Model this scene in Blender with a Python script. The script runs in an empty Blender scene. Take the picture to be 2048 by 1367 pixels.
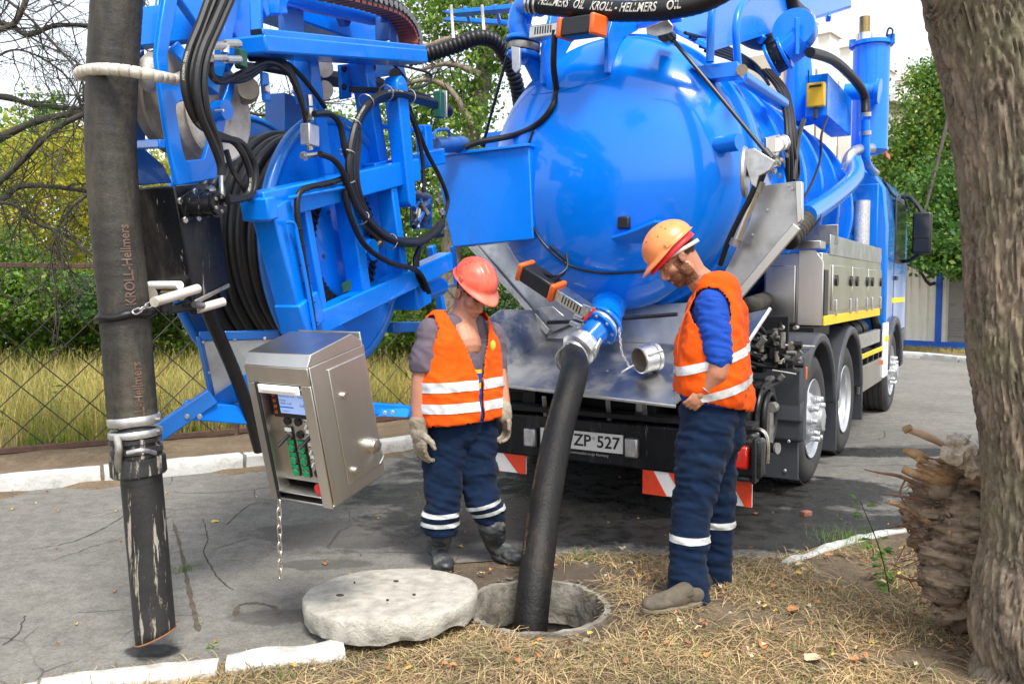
import bpy, bmesh, math, random
import numpy as np
from mathutils import Vector, Matrix, noise
from math import sin, cos, pi, radians
random.seed(7); rng = np.random.default_rng(7)
SC = bpy.context.scene; COL = SC.collection
V3 = Vector
# ---------------- camera ----------------
FPX = 1700.0
PITCH = math.atan(108.0/FPX)
CAMZ = 1.5
cam_d = bpy.data.cameras.new('camera'); cam = bpy.data.objects.new('camera', cam_d); COL.objects.link(cam)
cam.location = (0, 0, CAMZ); cam.rotation_euler = (pi/2-PITCH, 0, 0)
cam_d.sensor_width = 36; cam_d.lens = FPX/2048*36; cam_d.clip_end = 2000; cam_d.clip_start = .05
cam_d.dof.use_dof = True; cam_d.dof.focus_distance = 4.6; cam_d.dof.aperture_fstop = 9.0
SC.camera = cam
# ---------------- world, sun, exposure ----------------
SUN_EL, SUN_AZ = radians(58), radians(160)     # azimuth clockwise from +Y (towards the scene)
w = bpy.data.worlds.new('World'); SC.world = w; w.use_nodes = True
nt = w.node_tree; nt.nodes.clear()
sky = nt.nodes.new('ShaderNodeTexSky'); sky.sky_type = 'NISHITA'; sky.sun_disc = False
sky.sun_elevation = SUN_EL; sky.sun_rotation = SUN_AZ; sky.air_density = 1.0; sky.dust_density = 2.0; sky.ozone_density = 1.0
hs = nt.nodes.new('ShaderNodeHueSaturation'); hs.inputs['Saturation'].default_value = .30; hs.inputs['Value'].default_value = 1.3
bg = nt.nodes.new('ShaderNodeBackground'); bg.inputs['Strength'].default_value = .148
wo = nt.nodes.new('ShaderNodeOutputWorld')
nt.links.new(sky.outputs[0], hs.inputs['Color']); nt.links.new(hs.outputs[0], bg.inputs['Color']); nt.links.new(bg.outputs[0], wo.inputs[0])
sd = bpy.data.lights.new('sun', 'SUN'); sd.energy = 2.8; sd.angle = radians(16); sd.color = (1, .95, .87)
so = bpy.data.objects.new('sun', sd); COL.objects.link(so)
sdir = Vector((sin(SUN_AZ)*cos(SUN_EL), cos(SUN_AZ)*cos(SUN_EL), sin(SUN_EL)))
so.rotation_euler = sdir.to_track_quat('Z', 'Y').to_euler(); so.location = sdir*50
vs = SC.view_settings; SC.display_settings.display_device = 'sRGB'
vs.view_transform = 'Standard'; vs.look = 'None'; vs.gamma = 1; vs.exposure = .82; vs.use_curve_mapping = False
SC.cycles.max_bounces = 6; SC.cycles.transparent_max_bounces = 6

# ---------------- geometry of the view ----------------
def ray(px, py):
    x = (px-1024)/FPX; y = -(py-683.5)/FPX
    d = Vector((x, cos(PITCH)+y*sin(PITCH), -sin(PITCH)+y*cos(PITCH)))
    return d
CP = Vector((0, 0, CAMZ))
def at(px, py, Y): d = ray(px, py); return CP+d*(Y/d.y)
def ground(px, py, z=0): d = ray(px, py); return CP+d*((z-CAMZ)/d.z)
def onplane(px, py, o, n): d = ray(px, py); return CP+d*((o-CP).dot(n)/d.dot(n))
# truck frame: x = truck's right (v), y = truck's forward (u)
TO = Vector((.46, 5.75, 0)); TA = radians(-31)
TM = Matrix.Translation(TO) @ Matrix.Rotation(TA, 4, 'Z')
def T(v, u, z): return TM @ Vector((v, u, z))
def TV(px, py, v): return onplane(px, py, T(v, 0, 0), (TM.to_3x3() @ Vector((1, 0, 0))))
def TU(px, py, u): return onplane(px, py, T(0, u, 0), (TM.to_3x3() @ Vector((0, 1, 0))))
# boom frame
BO = Vector((-.95, 4.6, 0)); BA = radians(-20)
BM = Matrix.Translation(BO) @ Matrix.Rotation(BA, 4, 'Z')
BN = BM.to_3x3() @ Vector((1, 0, 0)); BU = BM.to_3x3() @ Vector((0, 1, 0))
def B(px, py, w=0): return onplane(px, py, BM @ Vector((w, 0, 0)), BN)
def BF(px, py, u=0): return onplane(px, py, BM @ Vector((0, u, 0)), BU)

# ---------------- materials ----------------
def N(nt, t, **k):
    n = nt.nodes.new('ShaderNode'+t)
    for a, b in k.items():
        if a in n.inputs and not hasattr(n, a): n.inputs[a].default_value = b
        else: setattr(n, a, b)
    return n
def L(nt, a, b): nt.links.new(a, b)
def ramp(nt, fac, a, b, ca=(0,0,0,1), cb=(1,1,1,1)):
    r = N(nt, 'ValToRGB'); e = r.color_ramp.elements
    e[0].position = a; e[1].position = b; e[0].color = ca; e[1].color = cb
    L(nt, fac, r.inputs[0]); return r.outputs[0]
def mixc(nt, f, a, b, mode='MIX'):
    m = N(nt, 'Mix', data_type='RGBA', blend_type=mode)
    for i, x in ((0, f), (6, a), (7, b)):
        if hasattr(x, 'links'): L(nt, x, m.inputs[i])
        elif i == 0: m.inputs[i].default_value = x
        else: m.inputs[i].default_value = (*x[:3], 1)
    return m.outputs[2]
def mth(nt, op, a, b=0.0, c=None):
    m = N(nt, 'Math', operation=op)
    for i, x in enumerate((a, b) if c is None else (a, b, c)):
        if hasattr(x, 'links'): L(nt, x, m.inputs[i])
        else: m.inputs[i].default_value = x
    return m.outputs[0]
def newmat(name):
    m = bpy.data.materials.new(name); m.use_nodes = True; nt = m.node_tree
    b = nt.nodes['Principled BSDF']; tc = N(nt, 'TexCoord')
    return m, nt, b, tc.outputs['Object']
def noisetex(nt, vec, scale, detail=4, rough=.6, sc=None):
    n = N(nt, 'TexNoise'); n.inputs['Scale'].default_value = scale; n.inputs['Detail'].default_value = detail; n.inputs['Roughness'].default_value = rough
    if sc:
        mp = N(nt, 'Mapping'); mp.inputs['Scale'].default_value = sc; L(nt, vec, mp.inputs['Vector']); vec = mp.outputs[0]
    L(nt, vec, n.inputs['Vector']); return n.outputs['Fac']
def M(name, col, rough=.5, metal=0., var=.15, vs=4, bump=0., bs=60, coat=0., dirt=None, sc=None, spec=.5, dirt2=None, rvar=.1, sheen=0):
    m, nt, b, oc = newmat(name)
    n = noisetex(nt, oc, vs, 5, .6, sc)
    dark = tuple(c*(1-var) for c in col); light = tuple(min(1, c*(1+var)) for c in col)
    c = mixc(nt, ramp(nt, n, .3, .7), dark, light)
    rg = mth(nt, 'ADD', rough-rvar/2, mth(nt, 'MULTIPLY', n, rvar))
    for d in (dirt, dirt2):
        if d:   # (colour, scale, lo, hi, axis scale, strength)
            dn = noisetex(nt, oc, d[1], 6, .7, d[4] if len(d) > 4 else None)
            f = mth(nt, 'MULTIPLY', ramp(nt, dn, d[2], d[3]), d[5] if len(d) > 5 else .8)
            c = mixc(nt, f, c, d[0]); rg = mth(nt, 'ADD', rg, mth(nt, 'MULTIPLY', f, .25))
            if metal: 
                mm = mth(nt, 'SUBTRACT', metal, mth(nt, 'MULTIPLY', f, metal)); L(nt, mm, b.inputs['Metallic'])
    L(nt, c, b.inputs['Base Color']); L(nt, rg, b.inputs['Roughness'])
    if not (metal and (dirt or dirt2)): b.inputs['Metallic'].default_value = metal
    b.inputs['Specular IOR Level'].default_value = spec
    if coat: b.inputs['Coat Weight'].default_value = coat; b.inputs['Coat Roughness'].default_value = .04
    if sheen: b.inputs['Sheen Weight'].default_value = sheen
    if bump:
        bn = noisetex(nt, oc, bs, 6, .65, sc); bp = N(nt, 'Bump'); bp.inputs['Strength'].default_value = bump; bp.inputs['Distance'].default_value = .01
        L(nt, bn, bp.inputs['Height']); L(nt, bp.outputs[0], b.inputs['Normal'])
    return m
def leafmat(name, c1, c2, c3=None, trans=.35, rough=.5):
    m, nt, b, oc = newmat(name)
    g = N(nt, 'NewGeometry'); r = N(nt, 'ValToRGB'); e = r.color_ramp.elements
    e[0].color = (*c1, 1); e[1].color = (*c2, 1)
    if c3:
        e[1].position = .86; n3 = e.new(.93); n3.color = (*c3, 1)
    L(nt, g.outputs['Random Per Island'], r.inputs[0])
    n = noisetex(nt, oc, 1.3, 2); c = mixc(nt, 1.0, r.outputs[0], mixc(nt, ramp(nt, n, .3, .7), (.6, .66, .62), (1.25, 1.2, 1.0)), 'MULTIPLY')
    L(nt, c, b.inputs['Base Color']); b.inputs['Roughness'].default_value = rough
    tr = N(nt, 'BsdfTranslucent'); L(nt, c, tr.inputs[0]); mx = N(nt, 'MixShader'); mx.inputs[0].default_value = trans
    out = [x for x in nt.nodes if x.type == 'OUTPUT_MATERIAL'][0]
    L(nt, b.outputs[0], mx.inputs[1]); L(nt, tr.outputs[0], mx.inputs[2]); L(nt, mx.outputs[0], out.inputs[0])
    return m
BLUE = (.0005, .185, .80)
grime = (.10, .085, .06)
m_blue = M('blue_paint', BLUE, .28, 0, .08, 3, coat=.25, dirt=(grime, 5, .60, .86, (1, 1, .5), .5), dirt2=((.30, .34, .38), 45, .68, .74, (1, 1, .3), .35), bump=.03, bs=12, spec=.35)
m_tank = M('tank_blue_paint', BLUE, .2, 0, .06, 1.5, coat=.6, bump=.012, bs=2.2, rvar=.06, spec=.3, dirt=((.10, .16, .26), 4, .62, .9, (1, 1, .4), .3))
m_bluew = M('worn_blue_paint', (.003, .15, .56), .33, 0, .12, 4, coat=.3, dirt=(grime, 6, .55, .78, (1, 1, .35), .6), dirt2=((.35, .38, .4), 30, .66, .72, (1, 1, .2), .5))
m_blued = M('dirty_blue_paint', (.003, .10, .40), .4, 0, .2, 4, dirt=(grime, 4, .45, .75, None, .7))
m_bluec = M('cab_blue_paint', (.003, .18, .68), .22, 0, .04, 2, coat=.8)
m_steel = M('brushed_stainless_steel', (.62, .60, .56), .30, 1., .08, 3, bump=.05, bs=14, sc=(1, 1, .06), rvar=.16)
m_steel2 = M('control_box_steel', (.60, .585, .555), .34, 1., .10, 5, bump=.06, bs=25, sc=(1, 1, .05), rvar=.2)
m_alu = M('scuffed_aluminium_sheet', (.50, .50, .49), .36, 1., .18, 4, bump=.08, bs=18, dirt=((.12, .13, .13), 3.5, .45, .75, None, .6), rvar=.25)
m_galv = M('galvanised_metal', (.55, .55, .55), .42, .9, .2, 20, bump=.1, bs=40)
m_chrome = M('bright_fitting_metal', (.65, .63, .58), .28, 1., .15, 20)
m_iron = M('worn_grey_fitting', (.28, .27, .25), .45, .7, .3, 25, bump=.2, bs=50)
m_black = M('black_plastic', (.012, .012, .014), .42, 0, .2, 8)
m_blackg = M('black_gloss_paint', (.008, .009, .012), .28, 0, .2, 8, spec=.35, dirt=((.16, .15, .13), 7, .52, .85, (1, 1, .25), .5), dirt2=((.42, .40, .36), 38, .63, .68, (1, 1, .06), .6))
m_rub = M('black_rubber_hose', (.010, .010, .011), .42, 0, .3, 10, spec=.35, bump=.06, bs=80)
m_hose = M('dusty_rubber_hose', (.018, .0165, .013), .6, 0, .35, 6, bump=.35, bs=50, dirt=((.14, .115, .08), 7, .45, .8, (1, 1, .3), .6), dirt2=((.22, .12, .05), 4, .68, .75, None, .5))
m_hose2 = M('blackened_suction_hose', (.008, .0078, .0075), .5, 0, .35, 8, spec=.3, bump=.45, bs=60, dirt=((.07, .042, .02), 8, .56, .8, (1, 1, .3), .5))
m_pipe = M('scraped_black_nozzle_pipe', (.018, .018, .018), .45, 0, .3, 8, bump=.25, bs=40, dirt=((.36, .33, .27), 34, .56, .60, (1, 1, .10), .85), dirt2=((.30, .26, .19), 10, .60, .63, (1, 1, .4), .7))
m_tyre = M('tyre_rubber', (.035, .034, .033), .75, 0, .2, 12, bump=.15, bs=60, dirt=((.12, .11, .1), 5, .5, .8, None, .4))
m_rim = M('silver_wheel_rim', (.55, .56, .58), .38, .6, .06, 10)
m_fender = M('charcoal_plastic_fender', (.048, .052, .062), .4, 0, .12, 5, dirt=((.12, .11, .1), 4, .5, .85, None, .35))
m_chass = M('black_chassis_paint', (.009, .009, .010), .5, 0, .3, 8, spec=.3, dirt=((.06, .055, .05), 5, .5, .8, None, .4))
m_white = M('white_nylon', (.56, .53, .47), .45, 0, .12, 8, dirt=((.20, .14, .09), 6, .5, .7, None, .7))
m_whitep = M('white_paint', (.82, .81, .78), .5, 0, .06, 6)
m_red = M('red_paint', (.6, .02, .015), .35)
m_oran = M('orange_plastic', (.75, .13, .02), .35, 0, .1)
m_yel = M('yellow_paint', (.75, .42, .01), .35, 0, .06)
m_stripe = M('yellow_reflective_tape', (.8, .62, .01), .4, 0, .06)
m_brass = M('brass', (.35, .24, .10), .4, 1)
m_green = M('green_plastic', (.0, .30, .10), .35)
m_dgreen = M('dark_green_clamp_plastic', (.01, .08, .05), .4)
m_print = M('pale_print', (.55, .53, .48), .6, 0, .15, 30)
m_printr = M('faded_red_print', (.115, .07, .05), .6, 0, .3, 40)
m_glass = M('dark_glass', (.02, .025, .03), .05, 0, .1)
m_lens = M('red_lamp_lens', (.55, .01, .01), .12, 0, .1, coat=1)
m_conc = M('weathered_concrete', (.40, .38, .33), .92, 0, .28, 14, bump=1., bs=60, dirt=((.17, .15, .12), 9, .54, .72, None, .6), dirt2=((.10, .09, .075), 55, .60, .68, None, .6))
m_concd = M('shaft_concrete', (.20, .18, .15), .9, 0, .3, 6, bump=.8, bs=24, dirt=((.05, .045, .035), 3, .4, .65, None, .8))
m_kerb = M('whitewashed_kerb', (.50, .50, .475), .85, 0, .1, 6, bump=.7, bs=40, dirt=((.28, .26, .22), 8, .52, .70, None, .75), dirt2=((.16, .14, .11), 26, .62, .68, None, .7))
m_chaing = m_galv

# ---------------- objects ----------------
W = {}
def tag(o, label=None, cat=None, group=None, kind=None):
    if label: o['label'] = label
    if cat: o['category'] = cat
    if group: o['group'] = group
    if kind: o['kind'] = kind
    return o
def thing(name, label, cat, loc=(0, 0, 0), rz=0, group=None, mat=None):
    o = bpy.data.objects.new(name, None); COL.objects.link(o); o.empty_display_size = .1
    m = mat if mat else Matrix.Translation(Vector(loc)) @ Matrix.Rotation(rz, 4, 'Z')
    o.matrix_world = m; W[o.name] = m.inverted()
    return tag(o, label, cat, group)
def mesh_obj(name, verts, faces, mat, parent=None, smooth=.6, bevel=0, mats=None, fm=None, kind=None):
    if parent is not None:
        mi = W[parent.name]
        if isinstance(verts, np.ndarray):
            A = np.array(mi); verts = verts @ A[:3, :3].T + A[:3, 3]
        else: verts = [mi @ Vector(v) for v in verts]
    me = bpy.data.meshes.new(name)
    if isinstance(verts, np.ndarray) and isinstance(faces, np.ndarray):
        k = faces.shape[1]; me.vertices.add(len(verts)); me.vertices.foreach_set('co', verts.astype(np.float32).ravel())
        me.loops.add(faces.size); me.loops.foreach_set('vertex_index', faces.astype(np.int32).ravel())
        me.polygons.add(len(faces)); me.polygons.foreach_set('loop_start', np.arange(0, faces.size, k, dtype=np.int32))
        me.polygons.foreach_set('loop_total', np.full(len(faces), k, dtype=np.int32)); me.update(calc_edges=True)
    else:
        me.from_pydata([tuple(v) for v in verts], [], faces); me.update()
    for m_ in (mats or [mat]): me.materials.append(m_)
    if fm is not None: me.polygons.foreach_set('material_index', fm)
    if smooth:
        me.polygons.foreach_set('use_smooth', [True]*len(me.polygons)); me.set_sharp_from_angle(angle=smooth)
    o = bpy.data.objects.new(name, me); COL.objects.link(o)
    if parent is not None:
        o.parent = parent; W[o.name] = W[parent.name]
    if bevel:
        b = o.modifiers.new('bevel', 'BEVEL'); b.width = bevel; b.segments = 2; b.limit_method = 'ANGLE'; b.angle_limit = .6; b.harden_normals = False
    if kind: o['kind'] = kind
    return o
def spl(pts, n=8, closed=False):
    """Catmull-Rom through pts."""
    P = [Vector(p) for p in pts]; out = []
    m = len(P)
    if m < 3 and not closed: return P
    for i in range(m if closed else m-1):
        if closed: a, b, c, d = P[(i-1) % m], P[i], P[(i+1) % m], P[(i+2) % m]
        else: a, b, c, d = P[max(i-1, 0)], P[i], P[i+1], P[min(i+2, m-1)]
        for k in range(n):
            t = k/n
            out.append(.5*((2*b)+(c-a)*t+(2*a-5*b+4*c-d)*t*t+(3*b-a-3*c+d)*t**3))
    if not closed: out.append(P[-1])
    return out
class MB:
    def __init__(s, F=None): s.v = []; s.f = []; s.F = F
    def add(s, vs, fs):
        o = len(s.v); s.v += [(s.F @ Vector(v)) if s.F else Vector(v) for v in vs]; s.f += [tuple(i+o for i in f) for f in fs]; return s
    def box(s, c, size, R=None):
        c = Vector(c); h = Vector(size)/2; vs = []
        for x in (-1, 1):
            for y in (-1, 1):
                for z in (-1, 1):
                    p = Vector((x*h.x, y*h.y, z*h.z)); vs.append(c+(R @ p if R else p))
        return s.add(vs, [(0,1,3,2),(4,6,7,5),(0,4,5,1),(2,3,7,6),(0,2,6,4),(1,5,7,3)])
    def prism(s, pts, vec):
        P = [Vector(p) for p in pts]; n = len(P); vec = Vector(vec)
        return s.add(P+[p+vec for p in P], [tuple(range(n))[::-1], tuple(range(n, 2*n))]+[(i, (i+1) % n, (i+1) % n+n, i+n) for i in range(n)])
    def bar(s, a, b, w, h, up=(0, 0, 1)):
        a = Vector(a); b = Vector(b); d = (b-a).normalized(); up = Vector(up)
        x = d.cross(up).normalized(); z = x.cross(d)
        q = [a+x*sx*w/2+z*sz*h/2 for sx, sz in ((-1,-1),(1,-1),(1,1),(-1,1))]
        return s.prism(q, b-a)
    def tube(s, pts, r, n=10, closed=False, cap=True):
        P = [Vector(p) for p in pts]; m = len(P)
        rf = r if callable(r) else (lambda i, m: r)
        t0 = (P[1]-P[0]).normalized(); a = t0.orthogonal().normalized(); vs = []
        s.frames = []
        for i in range(m):
            if closed: t = (P[(i+1) % m]-P[i-1]).normalized()
            else: t = (P[min(i+1, m-1)]-P[max(i-1, 0)]).normalized()
            a = (a-t*a.dot(t)).normalized(); b = t.cross(a)
            s.frames.append((P[i], t, a, b))
            rr = rf(i, m)
            for k in range(n):
                an = 2*pi*k/n; vs.append(P[i]+(a*cos(an)+b*sin(an))*rr)
        fs = []
        for i in range(m if closed else m-1):
            for k in range(n):
                j = (i+1) % m; fs.append((i*n+k, i*n+(k+1) % n, j*n+(k+1) % n, j*n+k))
        if cap and not closed: fs += [tuple(range(n))[::-1], tuple(range((m-1)*n, m*n))]
        return s.add(vs, fs)
    def lathe(s, prof, o, ax, n=24, a0=0, a1=2*pi, ref=None):
        """prof [(r,h)] about axis ax through o."""
        o = Vector(o); ax = Vector(ax).normalized(); x = Vector(ref).normalized() if ref else ax.orthogonal().normalized(); y = ax.cross(x)
        full = abs(a1-a0-2*pi) < 1e-6; m = n if full else n+1; vs = []
        for r, h in prof:
            for k in range(m):
                an = a0+(a1-a0)*k/n; vs.append(o+ax*h+(x*cos(an)+y*sin(an))*max(r, 1e-5))
        fs = []
        for i in range(len(prof)-1):
            for k in range(n):
                k2 = (k+1) % m; fs.append((i*m+k, i*m+k2, (i+1)*m+k2, (i+1)*m+k))
        return s.add(vs, fs)
    def cyl(s, a, b, r, r2=None, n=16):
        a = Vector(a); b = Vector(b); h = (b-a).length; r2 = r if r2 is None else r2
        return s.lathe([(0, 0), (r, 0), (r2, h), (0, h)], a, b-a, n)
    def ell(s, c, rad, R=None, nu=14, nv=9):
        vs = []; fs = []; c = Vector(c)
        for i in range(nv+1):
            th = pi*i/nv
            for k in range(nu):
                ph = 2*pi*k/nu; p = Vector((rad[0]*sin(th)*cos(ph), rad[1]*sin(th)*sin(ph), rad[2]*cos(th))); vs.append(c+(R @ p if R else p))
        for i in range(nv):
            for k in range(nu): fs.append((i*nu+k, (i+1)*nu+k, (i+1)*nu+(k+1) % nu, i*nu+(k+1) % nu))
        return s.add(vs, fs)
    def cap(s, a, ra, b, rb, n=12):
        """tapered capsule"""
        a = Vector(a); b = Vector(b); d = b-a; h = d.length
        prof = [(ra*sin(t), -ra*cos(t)) for t in np.linspace(0, pi/2, 5)]+[(rb*cos(t), h+rb*sin(t)) for t in np.linspace(0, pi/2, 5)]
        return s.lathe(prof, a, d if h > 1e-6 else Vector((0, 0, 1)), n)
    def build(s, name, mat, parent=None, **k): return mesh_obj(name, s.v, s.f, mat, parent, **k)
def box(name, c, size, mat, p=None, F=None, R=None, bevel=.004, **k): return MB(F).box(c, size, R).build(name, mat, p, bevel=bevel, **k)
def bar(name, a, b, w, h, mat, p=None, F=None, up=(0,0,1), bevel=.006, **k): return MB(F).bar(a, b, w, h, up).build(name, mat, p, bevel=bevel, **k)
def tube(name, pts, r, mat, p=None, F=None, n=10, k=8, closed=False, raw=False, **kw):
    return MB(F).tube(pts if raw else spl(pts, k, closed), r, n, closed).build(name, mat, p, **kw)
def cyl(name, a, b, r, mat, p=None, F=None, r2=None, n=20, bevel=0, **k): return MB(F).cyl(a, b, r, r2, n).build(name, mat, p, bevel=bevel, **k)
def prism(name, pts, vec, mat, p=None, F=None, bevel=.004, **k): return MB(F).prism(pts, vec).build(name, mat, p, bevel=bevel, **k)
def inst(src, name, M4, parent, mat=None):
    o = bpy.data.objects.new(name, src.data); COL.objects.link(o)
    o.parent = parent; o.matrix_local = M4; 
    for md in src.modifiers:
        n = o.modifiers.new(md.name, md.type)
        if md.type == 'BEVEL': n.width = md.width; n.segments = md.segments; n.limit_method = 'ANGLE'; n.angle_limit = .6
    return o
def ringcorr(pts, r, name, mat, parent, pitch=.03, amp=.15, n=18, sub=4):
    """corrugated hose"""
    P = spl(pts, 12); Ls = [0]
    for a, b in zip(P, P[1:]): Ls.append(Ls[-1]+(b-a).length)
    tot = Ls[-1]; cnt = int(tot/pitch)*sub; out = []; j = 0
    for i in range(cnt+1):
        s = tot*i/cnt
        while j < len(Ls)-2 and Ls[j+1] < s: j += 1
        t = (s-Ls[j])/max(1e-9, Ls[j+1]-Ls[j]); out.append(P[j].lerp(P[j+1], t))
    return MB().tube(out, lambda i, m: r*(1-amp*(i % sub in (0,))), n).build(name, mat, parent, smooth=1.2)
_txt = {}
def textmesh(s, size=1.0, bold=True, shear=0, space=1.0, xs=1.0):
    key = (s, size, bold, shear, space, xs)
    if key in _txt: return _txt[key]
    c = bpy.data.curves.new('t', 'FONT'); c.body = s; c.size = size; c.align_x = 'CENTER'; c.align_y = 'CENTER'; c.shear = shear; c.resolution_u = 3; c.space_character = space
    if bold: c.offset = .018*size
    o = bpy.data.objects.new('t', c); COL.objects.link(o)
    dg = bpy.context.evaluated_depsgraph_get(); me = bpy.data.meshes.new_from_object(o.evaluated_get(dg))
    v = [(x.co.x*xs, x.co.y) for x in me.vertices]; f = [tuple(p.vertices) for p in me.polygons]
    bpy.data.objects.remove(o); bpy.data.curves.remove(c); bpy.data.meshes.remove(me)
    _txt[key] = (v, f); return v, f
def flat_text(s, size, o, ex, ey, mat, parent, name='lettering', **k):
    """text laid on a plane: ex reading direction, ey up direction"""
    v, f = textmesh(s, size, **k); ex = Vector(ex).normalized(); ey = Vector(ey).normalized(); o = Vector(o)
    return mesh_obj(name, [o+ex*a[0]+ey*a[1] for a in v], f, mat, parent, smooth=0)
def tube_text(s, size, pts, r, s0, facing, mat, parent, name='lettering', up=None, off=.0015, **k):
    """text bent round a tube: along the path from length s0 (centre), centred on direction facing"""
    v, f = textmesh(s, size, **k); P = pts; Ls = [0]
    for a, b in zip(P, P[1:]): Ls.append(Ls[-1]+(b-a).length)
    out = []
    for a in v:
        q = min(max(s0+a[0], 0), Ls[-1]-1e-4); j = max(i for i in range(len(P)-1) if Ls[i] <= q); t = (q-Ls[j])/(Ls[j+1]-Ls[j])
        p = P[j].lerp(P[j+1], t); tg = (P[min(j+2, len(P)-1)]-P[max(j-1, 0)]).normalized()
        n = Vector(facing); n = (n-tg*n.dot(tg)).normalized(); b = tg.cross(n)*-1 if up is None else tg.cross(n)*up
        an = a[1]/r; out.append(p+(n*cos(an)+b*sin(an))*(r+off))
    return mesh_obj(name, out, f, mat, parent, smooth=0)
def bolt(name, p, d, r, mat, parent, h=None):
    h = h or r*.8; d = Vector(d).normalized()
    return MB().lathe([(0, 0), (r, 0), (r, h*.75), (r*.8, h), (0, h)], p, d, 6).build(name, mat, parent, smooth=.5)
# =====================================================================
#  TANKER TRUCK
# =====================================================================
truck = thing('vacuum_truck', 'big blue vacuum tanker truck seen from behind, domed tank end above a steel tray', 'truck', mat=TM)
RX, RY, RZ = (TM.to_3x3() @ Vector(a) for a in ((1,0,0),(0,1,0),(0,0,1)))
# --- chassis
ch = box('chassis', (0, 3.9, .86), (1.0, 7.2, .22), m_chass, truck, TM)
for s in (-1, 1): box('frame_rail', (s*.46, 3.6, .62), (.09, 7, .25), m_chass, ch, TM)
for u in (.3, 1.0, 2.25, 3.6, 5.0): box('cross_member', (0, u, .58), (1.6, .09, .14), m_chass, ch, TM)
for u in (1.58, 2.93, 6.05): cyl('axle', T(-1.0, u, .5), T(1.0, u, .5), .09, m_chass, ch)
for u in (1.58, 2.93): MB().ell(T(0, u, .52), (.26, .26, .24)).build('differential', m_chass, ch)
box('spray_flap', (-.6, 3.4, .45), (1.1, .02, .4), m_chass, ch, TM)
box('underrun_tank', (-.55, 4.4, .55), (.9, 1.2, .45), m_chass, ch, TM, bevel=.04)
# --- rear bumper
bp = box('bumper_beam', (0, 0, .47), (2.42, .10, .30), m_blackg, truck, TM, bevel=.015)
box('bumper_ledge', (0, -.02, .665), (2.4, .16, .035), m_chass, bp, TM)
for v in (-.86, -.43, .40, .82): box('bumper_bracket', (v, .12, .74), (.06, .05, .2), m_galv if v > 0 else m_chass, bp, TM)
for v in (-.34, .42):
    pts = [(v-.045, -.053, .40), (v+.045, -.053, .40), (v+.045, -.053, .53), (v-.045, -.053, .53)]
    c = MB(TM); c.prism(pts, (0, -.05, 0)).build('rubber_stop', m_galv, bp, bevel=.012)
pl = box('number_plate', (.04, -.062, .475), (.62, .008, .125), m_whitep, truck, TM, bevel=.006)
box('plate_border', (.04, -.058, .475), (.635, .006, .14), m_black, pl, TM)
def tface(v, u, z): return T(v, u, z)
flat_text('ZP', .112, T(.055, -.0675, .475), RX, RZ, m_black, pl)
flat_text('527', .112, T(.245, -.0675, .475), RX, RZ, m_black, pl)
cyl('plate_seal', T(.14, -.066, .50), T(.14, -.069, .50), .012, m_galv, pl)
m_tiny = m_print
flat_text('Hellmers Kommunalfahrzeuge Hamburg', .024, T(.05, -.0625, .390), RX, RZ, m_print, pl, bold=False)
# marking boards (red and white)
def board(v, w_, z, h, name='marking_board', rz=0):
    b0 = box(name, (v, -.03, z), (w_, .012, h), m_whitep, truck, TM, bevel=.002)
    for k in (-1, 1):
        cx = v+k*w_*.5; s = -1
        P = [(v+k*w_/2, z-h/2), (v+k*w_/2, z+h/2)]
        if k < 0: P = [(v-w_/2, -.038, z+h/2), (v-w_/2, -.038, z-h/2), (v+w_*.02, -.038, z-h/2), (v-w_*.30, -.038, z+h/2)]
        else: P = [(v+w_*.02, -.038, z+h/2), (v+w_/2, -.038, z+h/2), (v+w_/2, -.038, z-h/2), (v+w_*.36, -.038, z-h/2)]
        prism('red_stripe', P, (0, -.003, 0), m_redr, b0, TM, bevel=0)
    box('hinge', (v, -.037, z+h/2-.005), (.07, .012, .02), m_galv, b0, TM)
m_redr = M('red_retroreflective_sheet', (.75, .06, .02), .35, 0, .08, 30, bump=.1, bs=90)
board(-.62, .44, .27, .16); board(.64, .32, .25, .17); board(1.04, .30, .25, .17)
# right lamp
hl = box('lamp_housing', (1.08, -.02, .47), (.34, .14, .24), m_blackg, truck, TM, bevel=.02)
box('tail_light', (1.09, -.105, .48), (.20, .05, .145), m_lens, hl, TM, bevel=.02)
box('white_lens', (1.03, -.133, .48), (.07, .006, .09), m_whitep, hl, TM, bevel=.004)
box('lamp_guard', (1.225, -.10, .47), (.02, .10, .27), m_blackg, hl, TM)
box('lamp_guard', (1.05, -.12, .355), (.30, .07, .02), m_blackg, hl, TM)
for z in (.37, .47, .57): bolt('bolt', T(1.215, -.10, z), -RY, .010, m_chrome, hl)
box('step_bracket', (.93, -.02, .63), (.16, .16, .05), m_galv, truck, TM, bevel=.01)
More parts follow.
